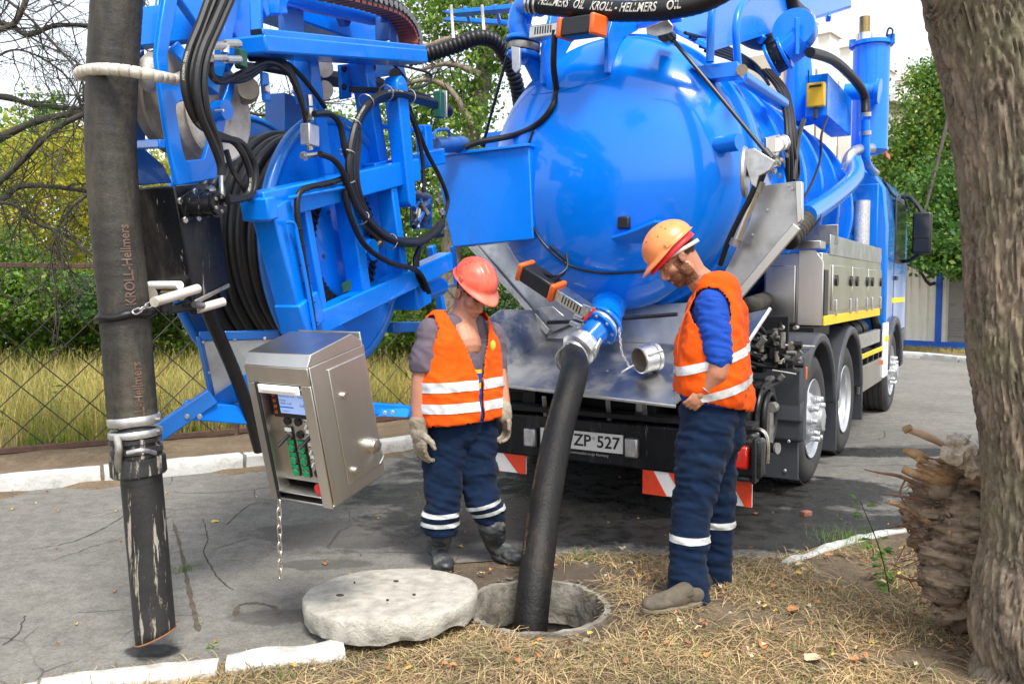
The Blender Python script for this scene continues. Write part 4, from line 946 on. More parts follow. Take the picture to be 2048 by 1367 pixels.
for w_, x, y in ((-.10, 432, 228), ):
    pu = MB().lathe([(0,-.04),(.05,-.04),(.10,-.02),(.205,-.035),(.215,-.03),(.20,-.01),(.19,0),(.20,.01),(.215,.03),(.205,.035),(.10,.02),(.05,.04),(0,.04)], B(428, 226, -.05), BN, 48).build('pulley', m_white, boom)
MB().lathe([(0,-.04),(.05,-.04),(.10,-.02),(.20,-.035),(.205,-.03),(.19,-.01),(.18,0),(.19,.01),(.205,.03),(.20,.035),(.10,.02),(.05,.04),(0,.04)], B(402, 235, -.13), BN, 48).build('pulley', m_white, boom)
m_pull = M('grimy_pulley_plastic', (.30, .27, .22), .6, 0, .25, 6, dirt=((.10, .08, .06), 5, .45, .7, None, .7))
MB().lathe([(0,-.04),(.10,-.02),(.22,-.035),(.225,-.03),(.21,0),(.225,.03),(.22,.035),(.10,.02),(0,.04)], B(352, 205, -.20), BN, 48).build('pulley', m_pull, boom)
MB().ell(B(300, 150, -.1), (.05, .07, .07)).build('roller', m_white, boom)
cyl('pulley_axle', B(431, 222, .02), B(431, 222, .02)+BN*.06, .042, m_blue, boom); cyl('grease_nipple', B(431, 222, .08), B(431, 222, .08)+BN*.04, .006, m_chrome, boom, n=8)
# black box
bx_ = MB().prism([B(348, 373, .02), B(432, 366, .02), B(459, 568, .02), B(390, 602, .02)], -BN*.26).build('telescopic_box', m_blackg, boom, bevel=.006)
bar('box_lip', B(390, 604, .03), B(459, 570, .03), .012, .02, m_iron, bx_)
bar('box_top_rim', B(346, 372, -.02), B(346, 372, -.26), .02, .03, m_blue, bx_)
mp = prism('motor_plate', [B(352, 398, .03), B(385, 376, .03), B(400, 380, .03), B(398, 430, .03), B(368, 446, .03)], BN*.015, m_blackg, bx_)
for x, y in ((358, 402), (388, 383), (368, 440), (395, 436)): bolt('bolt', B(x, y, .045), BN, .014, m_chrome, mp)
mo = MB().lathe([(0,0),(.048,0),(.048,.05),(.053,.05),(.053,.07),(.048,.07),(.048,.10),(.053,.10),(.053,.12),(.044,.12),(.044,.135),(0,.135)], B(385, 410, .04), BN, 30).build('hydraulic_motor', m_blackg, boom)
for k in range(5):
    a = 2*pi*k/5; bolt('bolt', B(385, 410, .04)+BN*.135+(BU*cos(a)+RZ*sin(a))*.03, BN, .008, m_iron, mo)
ff = B(440, 400, .13)
cyl('hose_fitting', B(443, 345, .12), B(444, 390, .12), .012, m_chrome, boom, n=8); cyl('hose_fitting', B(444, 385, .12), B(440, 415, .12), .014, m_iron, boom, n=8)
cyl('hose_fitting', B(450, 395, .12), B(475, 402, .12), .012, m_chrome, boom, n=8); cyl('hose_fitting', B(415, 385, .1), B(425, 378, .1), .018, m_chrome, boom, n=8)
cyl('nylon_roller', B(300, 570, -.2), B(360, 570, .02), .017, m_whitep, boom); cyl('nylon_roller', B(308, 604, .1), B(395, 577, .07), .019, m_white, boom)
cyl('nylon_roller', B(330, 590, -.1), B(362, 588, .0), .026, m_brass, boom); cyl('nylon_roller', B(395, 618, .02), B(447, 603, .05), .019, m_white, boom)
cyl('roller_pin', B(388, 608, .05), B(406, 611, .05), .014, m_iron, boom)
for x0, y0, x1, y1 in ((328, 585, 332, 625), (385, 580, 392, 628), (400, 575, 405, 600), (440, 575, 445, 600)): bar('roller_bracket', B(x0, y0, .0), B(x1, y1, .0), .03, .045, m_blackg, boom, up=BU)
bar('roller_bracket', B(330, 620, -.05), B(390, 610, .0), .03, .04, m_blackg, boom)
cyl('nylon_bush', B(285, 585, -.2), B(300, 588, -.1), .03, m_pull, boom)
# --- hoses and fittings
def hh(pts, r, w_=.2, name='hydraulic_hose', mat=m_rub, n=8, **k):
    P = [B(p[0], p[1], p[2] if len(p) > 2 else w_) for p in pts]; return tube(name, P, r, mat, boom, n=n, **k), spl(P, 8)
RV = None
def mark(P, r, txt, s0, size=.012, up=None): tube_text(txt, size, P, r, s0, (.15, -1, .1), m_print, boom, up=up, bold=False)
HS = []
for dx in (0, 14):
    o, P = hh([(420+dx, -12), (398+dx*.8, 50), (378+dx, 100), (368+dx, 150), (374+dx, 200), (395+dx*.6, 245), (432, 268+dx*.4), (470+dx*.7, 285), (492+dx, 320), (502+dx*.6, 360), (492+dx*.4, 392), (455, 397+dx*.4)], .0155); HS.append(P)
for dx in (0, 15): hh([(452+dx, -12), (425+dx, 50), (400+dx, 110), (392+dx*1.0, 170), (402+dx*.9, 230), (425+dx*.7, 285), (440+dx*.1, 325), (443, 350)], .0165, .23)
hh([(452, 300), (465, 340), (485, 372), (500, 400)], .012, .18)
for k in range(3): hh([(420, 118+k*6), (424, 150+k*2), (445, 160+k*2), (490, 158-k*8), (535, 130-k*3), (572, 133+k*4), (592, 165+k*6), (606, 215), (616, 262-k*10)], .014-.001*k, .14+.02*k)
hh([(500, 118), (560, 122), (590, 140), (625, 180), (650, 215)], .012, .10)
hh([(475, 130), (540, 138), (640, 158)], .018, -.05)
hh([(628, 228), (660, 228), (680, 250), (690, 300), (700, 335), (690, 372), (700, 430), (730, 490), (780, 525), (835, 542), (858, 585)], .0155, .25)
hh([(640, 308), (668, 320), (688, 350), (712, 410), (735, 440), (775, 475), (835, 487), (880, 460)], .0155, .27)
for k in range(3):
    o, P = hh([(872, 205+k*4), (835, 196+k*3), (790, 185+k*5), (748, 196+k*5), (718, 235+k*4), (702+k*7, 290), (698+k*7, 350), (712+k*6, 405), (752, 462-k*4), (800, 486-k*3), (848, 482-k*3), (885, 450-k*4)], .019, .26-.02*k); HS.append(P)
hh([(800, 205), (822, 235), (838, 280), (846, 330), (848, 385)], .013, .2)
hh([(812, 200), (852, 300), (880, 355), (895, 400), (885, 440)], .014, .15)
hh([(885, 470), (852, 478), (832, 510), (832, 548), (850, 580)], .014, .22); hh([(878, 455), (845, 485), (836, 540), (858, 560)], .011, .2)
hh([(795, 130), (830, 138), (862, 150), (850, 172), (800, 180), (770, 178)], .009, -.1); hh([(788, 130), (812, 165), (770, 190)], .009, -.12)
for k in range(3): hh([(700, 175+k*4), (760, 178+k*3), (830, 184+k*3), (872, 200)], .007, .1)
cc = ringcorr([B(x, y, .25) for x, y in ((696, 352), (660, 366), (620, 374), (600, 384), (594, 410), (600, 470), (612, 550), (622, 610), (630, 668))], .0145, 'conduit', m_rub, boom, pitch=.012, n=10, sub=2)
tube('conduit_rod', [B(x, y, .26) for x, y in ((570, 444), (588, 448), (596, 480), (612, 560), (634, 690))], .009, m_blue, boom, n=8)
tube('conduit_rod', [B(575, 396, .25), B(692, 374, .25)], .009, m_blue, boom, n=8, raw=True)
for x, y in ((600, 458), (604, 490), (609, 530), (616, 566), (622, 604), (627, 645), (610, 380), (636, 372), (660, 366)): MB().tube([B(x, y, .25)+(BN*cos(a)+BU*sin(a)*1.6)*.018 for a in np.linspace(0, 2*pi, 9)[:-1]], .0025, 5, True).build('cable_tie', m_black, boom)
for P in HS[-3:-2]:
    for j in (10, 18, 26, 34, 42, 50, 60, 70):
        t = (P[j+1]-P[j]).normalized(); x = t.orthogonal().normalized(); y = t.cross(x); MB().tube([P[j]+BN*-.02+(x*cos(a)+y*sin(a))*.042 for a in np.linspace(0, 2*pi, 13)[:-1]], .003, 5, True).build('cable_tie', m_galv, boom)
# lettering on hoses
mark(HS[0], .0155, 'MANULI  HARMONY', .35); mark(HS[1], .0155, 'MANULI  LITE  1SN', .55); mark(HS[0], .0155, 'SAE 100 R2AT', 1.0)
mark(HS[2], .019, 'MANULI   LITE   2SN   DN19', .55, .014); mark(HS[2], .019, 'HARMONY 04/10', .95, .014)
# fittings at the channel end
for x, y in ((432, 92), (462, 88)):
    cyl('elbow_fitting', B(x-14, y, .22), B(x+16, y, .22), .017, m_chrome, boom, n=10); cyl('elbow_fitting', B(x-12, y, .22), B(x-12, y+18, .22), .017, m_chrome, boom, n=8)
for x, y in ((436, 116), (465, 119)): cyl('elbow_fitting', B(x-14, y, .22), B(x+14, y, .22), .016, m_chrome, boom, n=10)
box('green_clamp', B(482, 117, .2), (.03, .05, .07), m_dgreen, boom, R=BM.to_3x3())
gcl = box('green_clamp', B(878, 210, .2), (.05, .06, .16), m_dgreen, boom, R=BM.to_3x3()); box('clamp_plate', B(887, 209, .2), (.052, .012, .165), m_galv, gcl, R=BM.to_3x3())
MB().ell(B(893, 222, .0), (.05, .09, .045)).build('rubber_boot', m_rub, boom)
vb = box('valve_block', B(620, 271, .20), (.05, .085, .10), m_galv, boom, R=BM.to_3x3(), bevel=.005)
for x0, y0, x1, y1 in ((618, 190, 620, 212), (620, 216, 622, 240), (622, 230, 662, 230), (618, 248, 618, 256), (618, 288, 620, 300), (604, 312, 640, 308), (606, 306, 612, 318)): cyl('pipe_fitting', B(x0, y0, .2), B(x1, y1, .2), .014, m_chrome, vb, n=8)
for k in range(16):
    x, y = random.choice(((875, 390), (885, 420), (888, 450), (870, 455), (885, 480), (850, 392))); x += random.uniform(-6, 6); y += random.uniform(-8, 8)
    cyl('pipe_fitting', B(x, y, .15), B(x+random.uniform(-3, 10), y+random.uniform(5, 14), .15), random.uniform(.010, .016), random.choice((m_chrome, m_iron, m_chrome)), boom, n=8)
vk = box('control_valve', B(842, 425, .02), (.10, .13, .20), m_blued, boom, R=BM.to_3x3())
for k in range(12): cyl('valve_part', B(825+random.random()*35, 370+random.random()*90, .06), B(825+random.random()*35, 370+random.random()*90, .12), .016, random.choice((m_iron, m_blued, m_chrome, m_black)), vk, n=8)
cyl('swing_motor', B(868, 291, -.05), B(918, 289, -.05), .055, m_blued, boom); cyl('motor_end', B(912, 289, -.05), B(924, 288, -.05), .058, m_blued, boom)
tube('motor_pipe', [B(868, 280, .0), B(872, 262, .0), B(895, 260, .0), B(900, 272, .0)], .012, m_blued, boom, n=8)
tube('copper_hose', [B(730, 450, .1), B(752, 468, .1), B(758, 485, .1), B(745, 500, .1), B(732, 503, .1)], .025, m_brass, boom, n=10)
# hanging pressure hose
tube('pressure_hose', [B(405, 590, -.03), B(428, 650, -.03), B(465, 735, -.03), B(495, 815, -.03), B(520, 900, -.03)], .030, m_rub, boom, n=14)
sr = cyl('small_sheave', B(497, 178, -.02), B(497, 178, .10), .045, m_pull, boom); cyl('sheave_rim', B(488, 180, -.02), B(490, 180, .0), .065, m_pull, boom)
bb('sheave_bracket', 528, 145, 533, 203, .05, .14, .02); bolt('bolt', B(531, 178, .155), BN, .02, m_chrome, boom)
# --- lower guard below the reel
gp0 = [at(400, 672, 3.95), at(560, 668, 4.1), at(560, 800, 4.1), at(432, 818, 3.95)]
gpl = prism('guard_plate', gp0, Vector((.0, .01, 0)), m_alu, boom)
for a, b in ((0, 1), (3, 0)): bar('guard_edge', gp0[a]-Vector((0,.012,0)), gp0[b]-Vector((0,.012,0)), .02, .045, m_bluew, gpl, up=(0,1,0) if a else (0,0,1))
for x, y in ((407, 684), (470, 680), (530, 676), (418, 745), (428, 800)): bolt('rivet', at(x, y, 3.93), (0,-1,0), .008, m_galv, gpl)
bar('guard_bar', at(312, 868, 3.75), at(425, 790, 3.85), .07, .075, m_bluew, boom)
bar('guard_bar', at(368, 818, 3.8), at(525, 832, 4.0), .07, .085, m_blue, boom)
bar('guard_bar', at(700, 812, 4.2), at(818, 822, 4.4), .07, .06, m_blue, boom); prism('guard_end', [at(745, 812, 4.25), at(800, 808, 4.35), at(820, 820, 4.35), at(815, 834, 4.3), at(748, 832, 4.25)], (0,.05,0), m_blue, boom)
for x, y in ((375, 832), (400, 832), (770, 825), (785, 824)): bolt('bolt', at(x, y, 3.77 if x < 500 else 4.25), (0,-1,0), .012, m_galv, boom)
bar('guard_bar', B(780, 655, -.1), B(905, 650, -.3), .05, .07, m_bluew, boom)
prism('guard_gusset', [at(428, 790, 3.9), at(500, 740, 3.95), at(512, 795, 4.0), at(430, 815, 3.9)], (0,.02,0), m_bluew, boom)

# =====================================================================
#  HANGING SUCTION HOSE, ROPE, CONTROL CABINET
# =====================================================================
YH = 3.35
HP = [at(x, y, YH) for x, y in ((238, -60), (230, 60), (224, 170), (222, 300), (232, 450), (247, 600), (258, 740), (266, 842))]
hs_ = thing('hanging_suction_hose', 'thick dusty black suction hose hanging at the left, ending in a scraped black pipe', 'hose', HP[-1])
hpth = spl(HP, 22)
h1 = MB().tube(hpth, lambda i, m: .094-.0008*(i % 2)+.002*noise.noise(Vector((i*.35, 0, 0))), 36).build('rubber_hose', m_hose, hs_, smooth=1.2)
tl = sum((b-a).length for a, b in zip(hpth, hpth[1:]))
def slen(py): return min(range(len(hpth)), key=lambda i: abs((hpth[i]-at(260, py, YH)).z))
def sat(py): i = slen(py); return sum((b-a).length for a, b in zip(hpth[:i], hpth[1:i+1]))
hr = hpth[::-1]
for py, fc_ in ((535, (.66, -.75, 0)), (800, (.66, -.75, 0))): tube_text('KROLL-Hellmers', .052, hr, .095, tl-sat(py), fc_, m_printr, h1, off=.002, xs=.85)
dn = (at(315, 1285, YH)-at(270, 850, YH)).normalized()
cp = at(268, 835, YH)
def band(y, r, h, mat, name, par=None): return MB().lathe([(r-.02, 0), (r, .0), (r+.003, h*.2), (r+.003, h*.8), (r, h), (r-.02, h)], at(268+(y-835)*.10, y, YH), dn, 40).build(name, mat, par or hs_)
b1 = band(830, .097, .035, m_galv, 'hose_clamp'); b2 = band(858, .098, .028, m_galv, 'hose_clamp')
for y in (838, 862):
    for x in (228, 312): cyl('clamp_bolt', at(x-7, y, YH-.02), at(x+9, y-1, YH-.02), .007, m_iron, hs_, n=8)
cpl = MB().lathe([(.08, 0), (.092, 0), (.088, .01), (.098, .015), (.098, .03), (.088, .035), (.088, .045), (.097, .05), (.10, .07), (.095, .075), (.095, .085), (.104, .09), (.106, .10), (.106, .155), (.10, .162), (.085, .162)], at(270, 868, YH), dn, 44).build('hose_coupling', m_pipe, hs_)
tube('coupling_lever', [at(232, 872, YH-.10), at(238, 895, YH-.12), at(236, 925, YH-.11), at(240, 940, YH-.09)], .014, m_iron, cpl)
tube('coupling_lever', [at(310, 905, YH-.05), at(285, 900, YH-.12), at(255, 905, YH-.12)], .009, m_galv, cpl)
p0 = at(281, 935, YH); p1 = at(312, 1276, YH)
n = 40; vs, fs = [], []; dd = (p1-p0); x_ = Vector((1, 0, 0)); x_ = (x_-dn*x_.dot(dn)).normalized(); y_ = dn.cross(x_)
rr_ = .0785
for i in range(13):
    for k in range(n):
        a = 2*pi*k/n; q = p0+dd*(i/12)+(x_*cos(a)+y_*sin(a))*rr_
        if i == 12: q = q+dn*(-.025*cos(a)-.01)
        vs.append(q)
for i in range(12):
    for k in range(n): fs.append((i*n+k, i*n+(k+1) % n, (i+1)*n+(k+1) % n, (i+1)*n+k))
o_ = mesh_obj('nozzle_pipe', vs, fs, m_pipe, hs_); sm = o_.modifiers.new('solidify', 'SOLIDIFY'); sm.thickness = .006
MB().tube([p1+(x_*cos(2*pi*k/n)+y_*sin(2*pi*k/n))*(rr_+.0)+dn*(-.025*cos(2*pi*k/n)-.012) for k in range(n)], .0035, 6, True).build('rusty_rim', M('rust', (.20, .09, .04), .8, 0, .3, 20), o_)
# white bead loop round the hose
bl = thing('bead_loop', 'loop of white nylon beads holding the thick hose to the blue boom head', 'strap', at(350, 155, 3.4))
c_ = at(248, 146, YH); pts = [at(352, 160, 3.4), at(300, 150, 3.22), at(250, 141, 3.20), at(205, 138, 3.22), at(172, 141, 3.30), at(158, 147, 3.37), at(172, 152, 3.45), at(230, 154, 3.50), at(300, 156, 3.48)]
pts = spl(pts, 12); acc = 0; last = 0
for i in range(1, len(pts)):
    if (pts[i]-pts[last]).length > .036:
        a, b = pts[last], pts[i]; d = b-a; l = d.length
        MB().lathe([(0,0),(.018,.001),(.0225,.006),(.0225,l-.006),(.018,l-.001),(0,l)], a, d, 16).build('bead', m_white, bl, smooth=1.2); last = i
bx2 = bl
# black sling with chain at mid height
sl = thing('hose_sling', 'black rope sling round the thick hose, shackled to a nylon roller by a chain', 'rope', at(248, 630, YH))
pc = at(250, 632, YH)
MB().tube([pc+Vector((cos(a)*.099, sin(a)*.099, -.012*cos(a)*-1+.004*sin(a*5))) for a in np.linspace(0, 2*pi, 41)[:-1]], lambda i, m: .015+.002*sin(i), 8, True).build('sling_loop', m_rub, sl, smooth=1.2)
def chain(par, a, b, r=.008, L_=.030, wdt=.011, mat=m_galv, slack=0):
    a = Vector(a); b = Vector(b); tot = (b-a).length; nl = max(1, int(tot/(L_-r*.9))); d = (b-a).normalized(); x = d.orthogonal().normalized(); y = d.cross(x)
    for i in range(nl):
        c = a.lerp(b, (i+.5)/nl)-Vector((0, 0, slack*sin(pi*(i+.5)/nl))); w_ = (x if i % 2 else y); h = L_/2-wdt/2; P = []
        for k in range(5): t = pi*k/4; P.append(c+d*(h+sin(t)*wdt)*1+w_*cos(t)*wdt)
        for k in range(5): t = pi*k/4; P.append(c-d*(h+sin(t)*wdt)-w_*cos(t)*wdt)
        MB().tube(P, r*.5, 6, True).build('chain_link', mat, par, smooth=1.2)
chain(sl, at(268, 625, YH-.11), at(306, 606, YH-.02), .006, .034, .010)
cb_M = Matrix.Translation(at(488, 729, 3.30)) @ Matrix.Rotation(TA, 4, 'Z') @ Matrix.Rotation(radians(13), 4, 'X')
cbx = thing('control_cabinet', 'open stainless steel control cabinet with screen, levers and green push buttons', 'control box', mat=cb_M)
CW, CD, CH = .335, .315, .565
def cbo(name, c, s, mat=m_steel2, par=None, bevel=.003): return box(name, c, s, mat, par or cbx, cb_M, bevel=bevel)
th = .008
cbo('left_wall', (th/2, CD/2, -CH/2), (th, CD, CH)); rw = cbo('right_wall', (CW-th/2, CD/2+.01, -CH/2), (th, CD+.0, CH))
cbo('back_wall', (CW/2, CD, -CH/2+.03), (CW, th, CH+.05)); cbo('floor_plate', (CW/2, CD/2+.0, -CH+th/2), (CW, CD, th))
MB(cb_M).prism([(0,0,0),(0,.03,.045),(0,CD-.05,.062),(0,CD,.02),(0,CD,0)], (CW,0,0)).build('roof', m_steel2, cbx, bevel=.003)
cbo('front_frame', (CW/2, .002, -.035), (CW, .006, .07)); cbo('front_frame', (.022, .002, -.32), (.044, .006, .50)); cbo('front_frame', (CW-.026, .002, -.32), (.052, .006, .50))
cbo('rubber_seal', (.050, -.002, -.315), (.012, .012, .50), m_black)
ip = MB(cb_M).prism([(.05,.06,-.10),(CW-.052,.06,-.10),(CW-.052,.06,-.50),(CW-.07,.04,-CH+.01),(.05,.04,-CH+.01),(.05,.09,-.50)][0:3]+[(.05,.06,-.50)], (0,.006,0)).build('button_panel', m_steel2, cbx, bevel=0)
cbo('inner_roof', (.165, .033, -.088), (.23, .06, .005)); cbo('inner_wall', (.052, .033, -.31), (.004, .06, .44)); cbo('inner_wall', (CW-.054, .033, -.31), (.004, .06, .44)); cbo('inner_floor', (.165, .033, -.530), (.23, .066, .006))
cbo('lamp_panel', (.165, .0, -.092), (.215, .012, .035), m_whitep); cbo('lamp_strip', (.165, -.008, -.092), (.18, .01, .012), m_whitep)
scb = cbo('display_housing', (.165, .052, -.168), (.205, .02, .115), m_black, None, .004)
m_scr = M('lcd_screen', (.30, .40, .62), .15, 0, .1, 3); bs_ = m_scr.node_tree.nodes['Principled BSDF']; bs_.inputs['Emission Color'].default_value = (.25, .38, .75, 1); bs_.inputs['Emission Strength'].default_value = .35
cbo('screen', (.183, .040, -.164), (.145, .003, .080), m_scr, scb, 0)
m_ink = M('dark_screen_text', (.03, .05, .15), .5)
ex_, ez_ = cb_M.to_3x3() @ Vector((1,0,0)), cb_M.to_3x3() @ Vector((0,0,1))
for tx, x, z, s_ in (('Wasserdruck', .142, -.133, .011), ('Auto', .188, -.133, .010), ('0,0 bar', .232, -.133, .010), ('Pumpe', .133, -.150, .012), ('00000 12-00', .147, -.163, .012), ('0,00', .234, -.168, .016), ('Schlauch 1', .142, -.194, .010)):
    flat_text(tx, s_, cb_M @ Vector((x, .0375, z)), ex_, ez_, m_ink, scb, bold=False)
cbo('screen_bar', (.148, .0375, -.178), (.07, .002, .005), m_blue, scb, 0)
for k in range(4): MB().lathe([(.005,0),(.007,0),(.007,.003),(.005,.003),(.005,0)], cb_M @ Vector((.083, .042, -.132-.024*k)), -(cb_M.to_3x3() @ Vector((0,1,0))), 14).build('key_ring', m_oran, scb)
YF = -(cb_M.to_3x3() @ Vector((0, 1, 0)))
def btn(x, z, kind):
    c = cb_M @ Vector((x, .058, z))
    if kind == 'blank': return cyl('blank_plug', c, c+YF*.006, .017, m_black, cbx, n=18)
    lab = cbo('button_plate', (x, .056, z+.004), (.040, .006, .050), m_black, None, .001)
    cbo('plate_print', (x, .052, z+.019), (.034, .003, .016), m_green if kind == 'green' else m_whitep, lab, 0)
    r = cyl('button_ring', c-ez_*.006, c-ez_*.006+YF*.010, .017, m_chrome, lab, n=18)
    if kind == 'green': cyl('push_button', c-ez_*.006, c-ez_*.006+YF*.014, .0135, m_green, lab, n=16)
    if kind == 'switch': bar('switch_knob', c-ez_*.0+YF*.014+ex_*.004, c-ez_*.02+YF*.02-ex_*.006, .008, .012, m_whitep, lab, up=YF)
    if kind == 'joy': cyl('joystick', c+YF*.008-ez_*.004, c+YF*.055-ez_*.035-ex_*.02, .0075, m_black, lab, n=10)
Z0 = -.245; dz = .054; X = (.115, .172, .230)
for r_, row in enumerate((('blank','blank','switch'), ('joy','blank','joy'), ('green','green','switch'), ('green','green','switch'), ('green','green','blank'))):
    for c_, kd in enumerate(row): btn(X[c_], Z0-dz*r_*.98, kd)
cyl('stop_button', cb_M @ Vector((.255, .06, -.505)), cb_M @ Vector((.255, .02, -.505)), .022, m_red, cbx)
tube('black_key', [cb_M @ Vector((.225, .07, -.46)), cb_M @ Vector((.24, .05, -.44)), cb_M @ Vector((.245, .05, -.43))], .010, m_black, cbx, n=8)
dor = cbo('side_door', (CW+.003, CD/2+.05, -CH/2+.01), (.006, CD-.10, CH-.09))
for y, z in ((.14, -.16), (.13, -.47)): cyl('door_lock', cb_M @ Vector((CW, y+.02, z)), cb_M @ Vector((CW+.018, y+.02, z)), .014, m_chrome, dor, n=16)
sk_ = MB().lathe([(0,0),(.03,0),(.03,.02),(.024,.022),(.024,.034),(0,.036)], cb_M @ Vector((CW+.004, CD-.05, -.41)), ex_, 24).build('plug_socket', m_chrome, dor)
tube('socket_chain', [cb_M @ Vector((CW+.03, CD-.04, -.42)), cb_M @ Vector((CW+.035, CD-.02, -.46)), cb_M @ Vector((CW+.03, CD-.045, -.49))], .003, m_galv, dor, n=6)
hc = thing('hanging_chain', 'short steel chain hanging free below the control cabinet', 'chain', at(558, 1000, 3.36))
chain(hc, at(558, 1000, 3.38), at(561, 1155, 3.38), .0065, .038, .0085, m_chrome)

# =====================================================================
#  HOSE INTO THE SHAFT, END CAP ON THE TRAY
# =====================================================================
mh = thing('shaft_suction_hose', 'thick black hose curving from the bottom valve of the tank down into the manhole', 'hose', MC)
e0 = fc+fax*.20
mp_ = [e0+fax*.16, at(1148, 745, 5.02), at(1118, 860, 4.72), at(1093, 990, 4.38), at(1078, 1100, 4.14), at(1066, 1200, 4.02), at(1056, 1320, 3.95), at(1050, 1480, 3.92)]
mpp = spl(mp_, 24); m1 = MB().tube(mpp, lambda i, m: .0835-.0009*(i % 2)+.0012*noise.noise(Vector((i*.3, 0, 0))), 32).build('rubber_hose', m_hose2, mh, smooth=1.2)
MB().lathe([(.07,0),(.085,0),(.105,.01),(.11,.03),(.105,.05),(.118,.055),(.12,.10),(.112,.11),(.095,.12),(.09,.14),(.085,.14)], e0, fax, 36).build('hose_coupling', m_galv, mh)
for k in range(3): MB().lathe([(.08,0),(.089,0),(.091,.008),(.089,.016),(.08,.016)], e0+fax*(.145+.028*k), (mpp[3]-mpp[0]) , 32).build('clamp_band', m_chrome, mh)
bar('coupling_lever', e0+fax*.02+Vector((.10,-.05,.03)), e0+fax*.10+Vector((.10,-.06,-.02)), .014, .03, m_galv, mh)
for s_ in (.35, .85, 1.25, 1.62): tube_text('KROLL HELLMERS', .028, mpp, .0835, s_, (-.8, -.55, .1), m_printr, m1, off=.002)
ec = thing('pipe_end_cap', 'round metal pipe cap with handle lying on the steel tray, chained to the valve', 'pipe cap', TU(1292, 720, .0))
ca = TU(1283, 719, -.05); cax = (Vector((.85, .45, .18))).normalized()
MB().lathe([(.080,0),(.086,-.002),(.092,.004),(.092,.10),(.098,.105),(.098,.13),(.09,.135),(0,.135),(0,.12),(.078,.12),(.078,.0)], ca-cax*.02, cax, 36).build('cap_shell', m_galv, ec)
MB().lathe([(0,.0),(.077,.0)], ca+cax*.07, cax, 30).build('cap_inside', M('rusty_inside', (.28, .15, .05), .6, 0, .4, 5), ec)
bar('cap_handle', TU(1296, 712, -.10), TU(1326, 700, -.05), .018, .02, m_galv, ec)
tube('wire_handle', [TU(1268, 730, -.1), TU(1250, 740, -.14), TU(1243, 745, -.15), TU(1256, 735, -.12)], .006, m_galv, ec, n=6)
chain(ec, TU(1238, 655, -.05), TU(1243, 705, -.1), .005, .022, .006); chain(ec, TU(1243, 705, -.1), TU(1258, 732, -.12), .005, .022, .006)
# =====================================================================
#  PEOPLE
# =====================================================================
def blob(mb, vox, it=4, fac=.5):
    """union of overlapping solids as one continuous skin"""
    me = bpy.data.meshes.new('t'); me.from_pydata([tuple(v) for v in mb.v], [], mb.f); me.update()
    o = bpy.data.objects.new('t', me); COL.objects.link(o)
    r = o.modifiers.new('r', 'REMESH'); r.mode = 'VOXEL'; r.voxel_size = vox; r.use_smooth_shade = True
    s = o.modifiers.new('s', 'SMOOTH'); s.iterations = it; s.factor = fac
    dg = bpy.context.evaluated_depsgraph_get(); e = o.evaluated_get(dg); m2 = bpy.data.meshes.new_from_object(e)
    V = np.empty(len(m2.vertices)*3); m2.vertices.foreach_get('co', V); V = V.reshape(-1, 3)
    Nn = np.empty(len(m2.vertices)*3); m2.vertices.foreach_get('normal', Nn); Nn = Nn.reshape(-1, 3)
    F = [tuple(p.vertices) for p in m2.polygons]
    bpy.data.objects.remove(o); bpy.data.meshes.remove(m2)
    return V, Nn, F
def wrinkle(V, Nn, waves):
    out = V.copy()
    for i in range(len(V)):
        p = V[i]; d = 0
        for A, fx, fy, fz, sh in waves:
            n_ = noise.noise(Vector((p[0]*fx+sh, p[1]*fy, p[2]*fz+(p[0]+p[1])*fz*.25)))
            d += A*(n_ if sh < 50 else (1-abs(n_)*2.2))
        out[i] = p+Nn[i]*d
    return out
def pick(V, F, pred):
    """faces whose centre satisfies pred"""
    C = np.array([V[list(f)].mean(0) for f in F]); keep = [f for f, c in zip(F, C) if pred(c)]
    ids = sorted({i for f in keep for i in f}); mp = {a: b for b, a in enumerate(ids)}
    return V[ids], [tuple(mp[i] for i in f) for f in keep], ids
def strip_band(V, Nn, F, name, mat, par, co, no, h, off=.004, pred=None):
    """band of a garment between two parallel planes, lifted off the cloth"""
    no = Vector(no).normalized(); W2 = V+Nn*off
    if pred is not None: W2_, F, ids = pick(W2, F, pred); W2 = W2_
    bm = bmesh.new(); vv = [bm.verts.new(v) for v in W2]
    for f in F:
        try: bm.faces.new([vv[i] for i in f])
        except ValueError: pass
    for c, n_ in ((Vector(co)+no*h/2, no), (Vector(co)-no*h/2, -no)):
        bmesh.ops.bisect_plane(bm, geom=bm.verts[:]+bm.edges[:]+bm.faces[:], plane_co=c, plane_no=n_, clear_outer=True)
    bm.verts.index_update(); vs = [v.co.copy() for v in bm.verts]; fs = [tuple(v.index for v in f.verts) for f in bm.faces]; bm.free()
    return mesh_obj(name, vs, fs, mat, par, smooth=1.2)
def cloth_mat(name, col, rough=.8, dirt=None, dirt2=None, weave=400, var=.12):
    return M(name, col, rough, 0, var, 6, bump=.25, bs=weave, dirt=dirt, dirt2=dirt2, spec=.15, sheen=.04)
m_vest = cloth_mat('orange_hi_vis_cloth', (.80, .092, .003), .75, dirt=((.40, .08, .02), 6, .66, .9, None, .35))
m_refl = M('silver_reflective_tape', (.66, .68, .69), .35, .2, .16, 40, dirt=((.30, .28, .26), 14, .58, .75, None, .6))
m_trou = cloth_mat('navy_work_trousers', (.0035, .0135, .040), .85, dirt=((.035, .03, .028), 5, .54, .80, None, .5), dirt2=((.10, .055, .03), 9, .72, .80, None, .5))
m_blue_shirt = cloth_mat('royal_blue_jersey', (.008, .055, .34), .7)
m_grey_shirt = cloth_mat('grey_violet_t_shirt', (.125, .10, .125), .85)
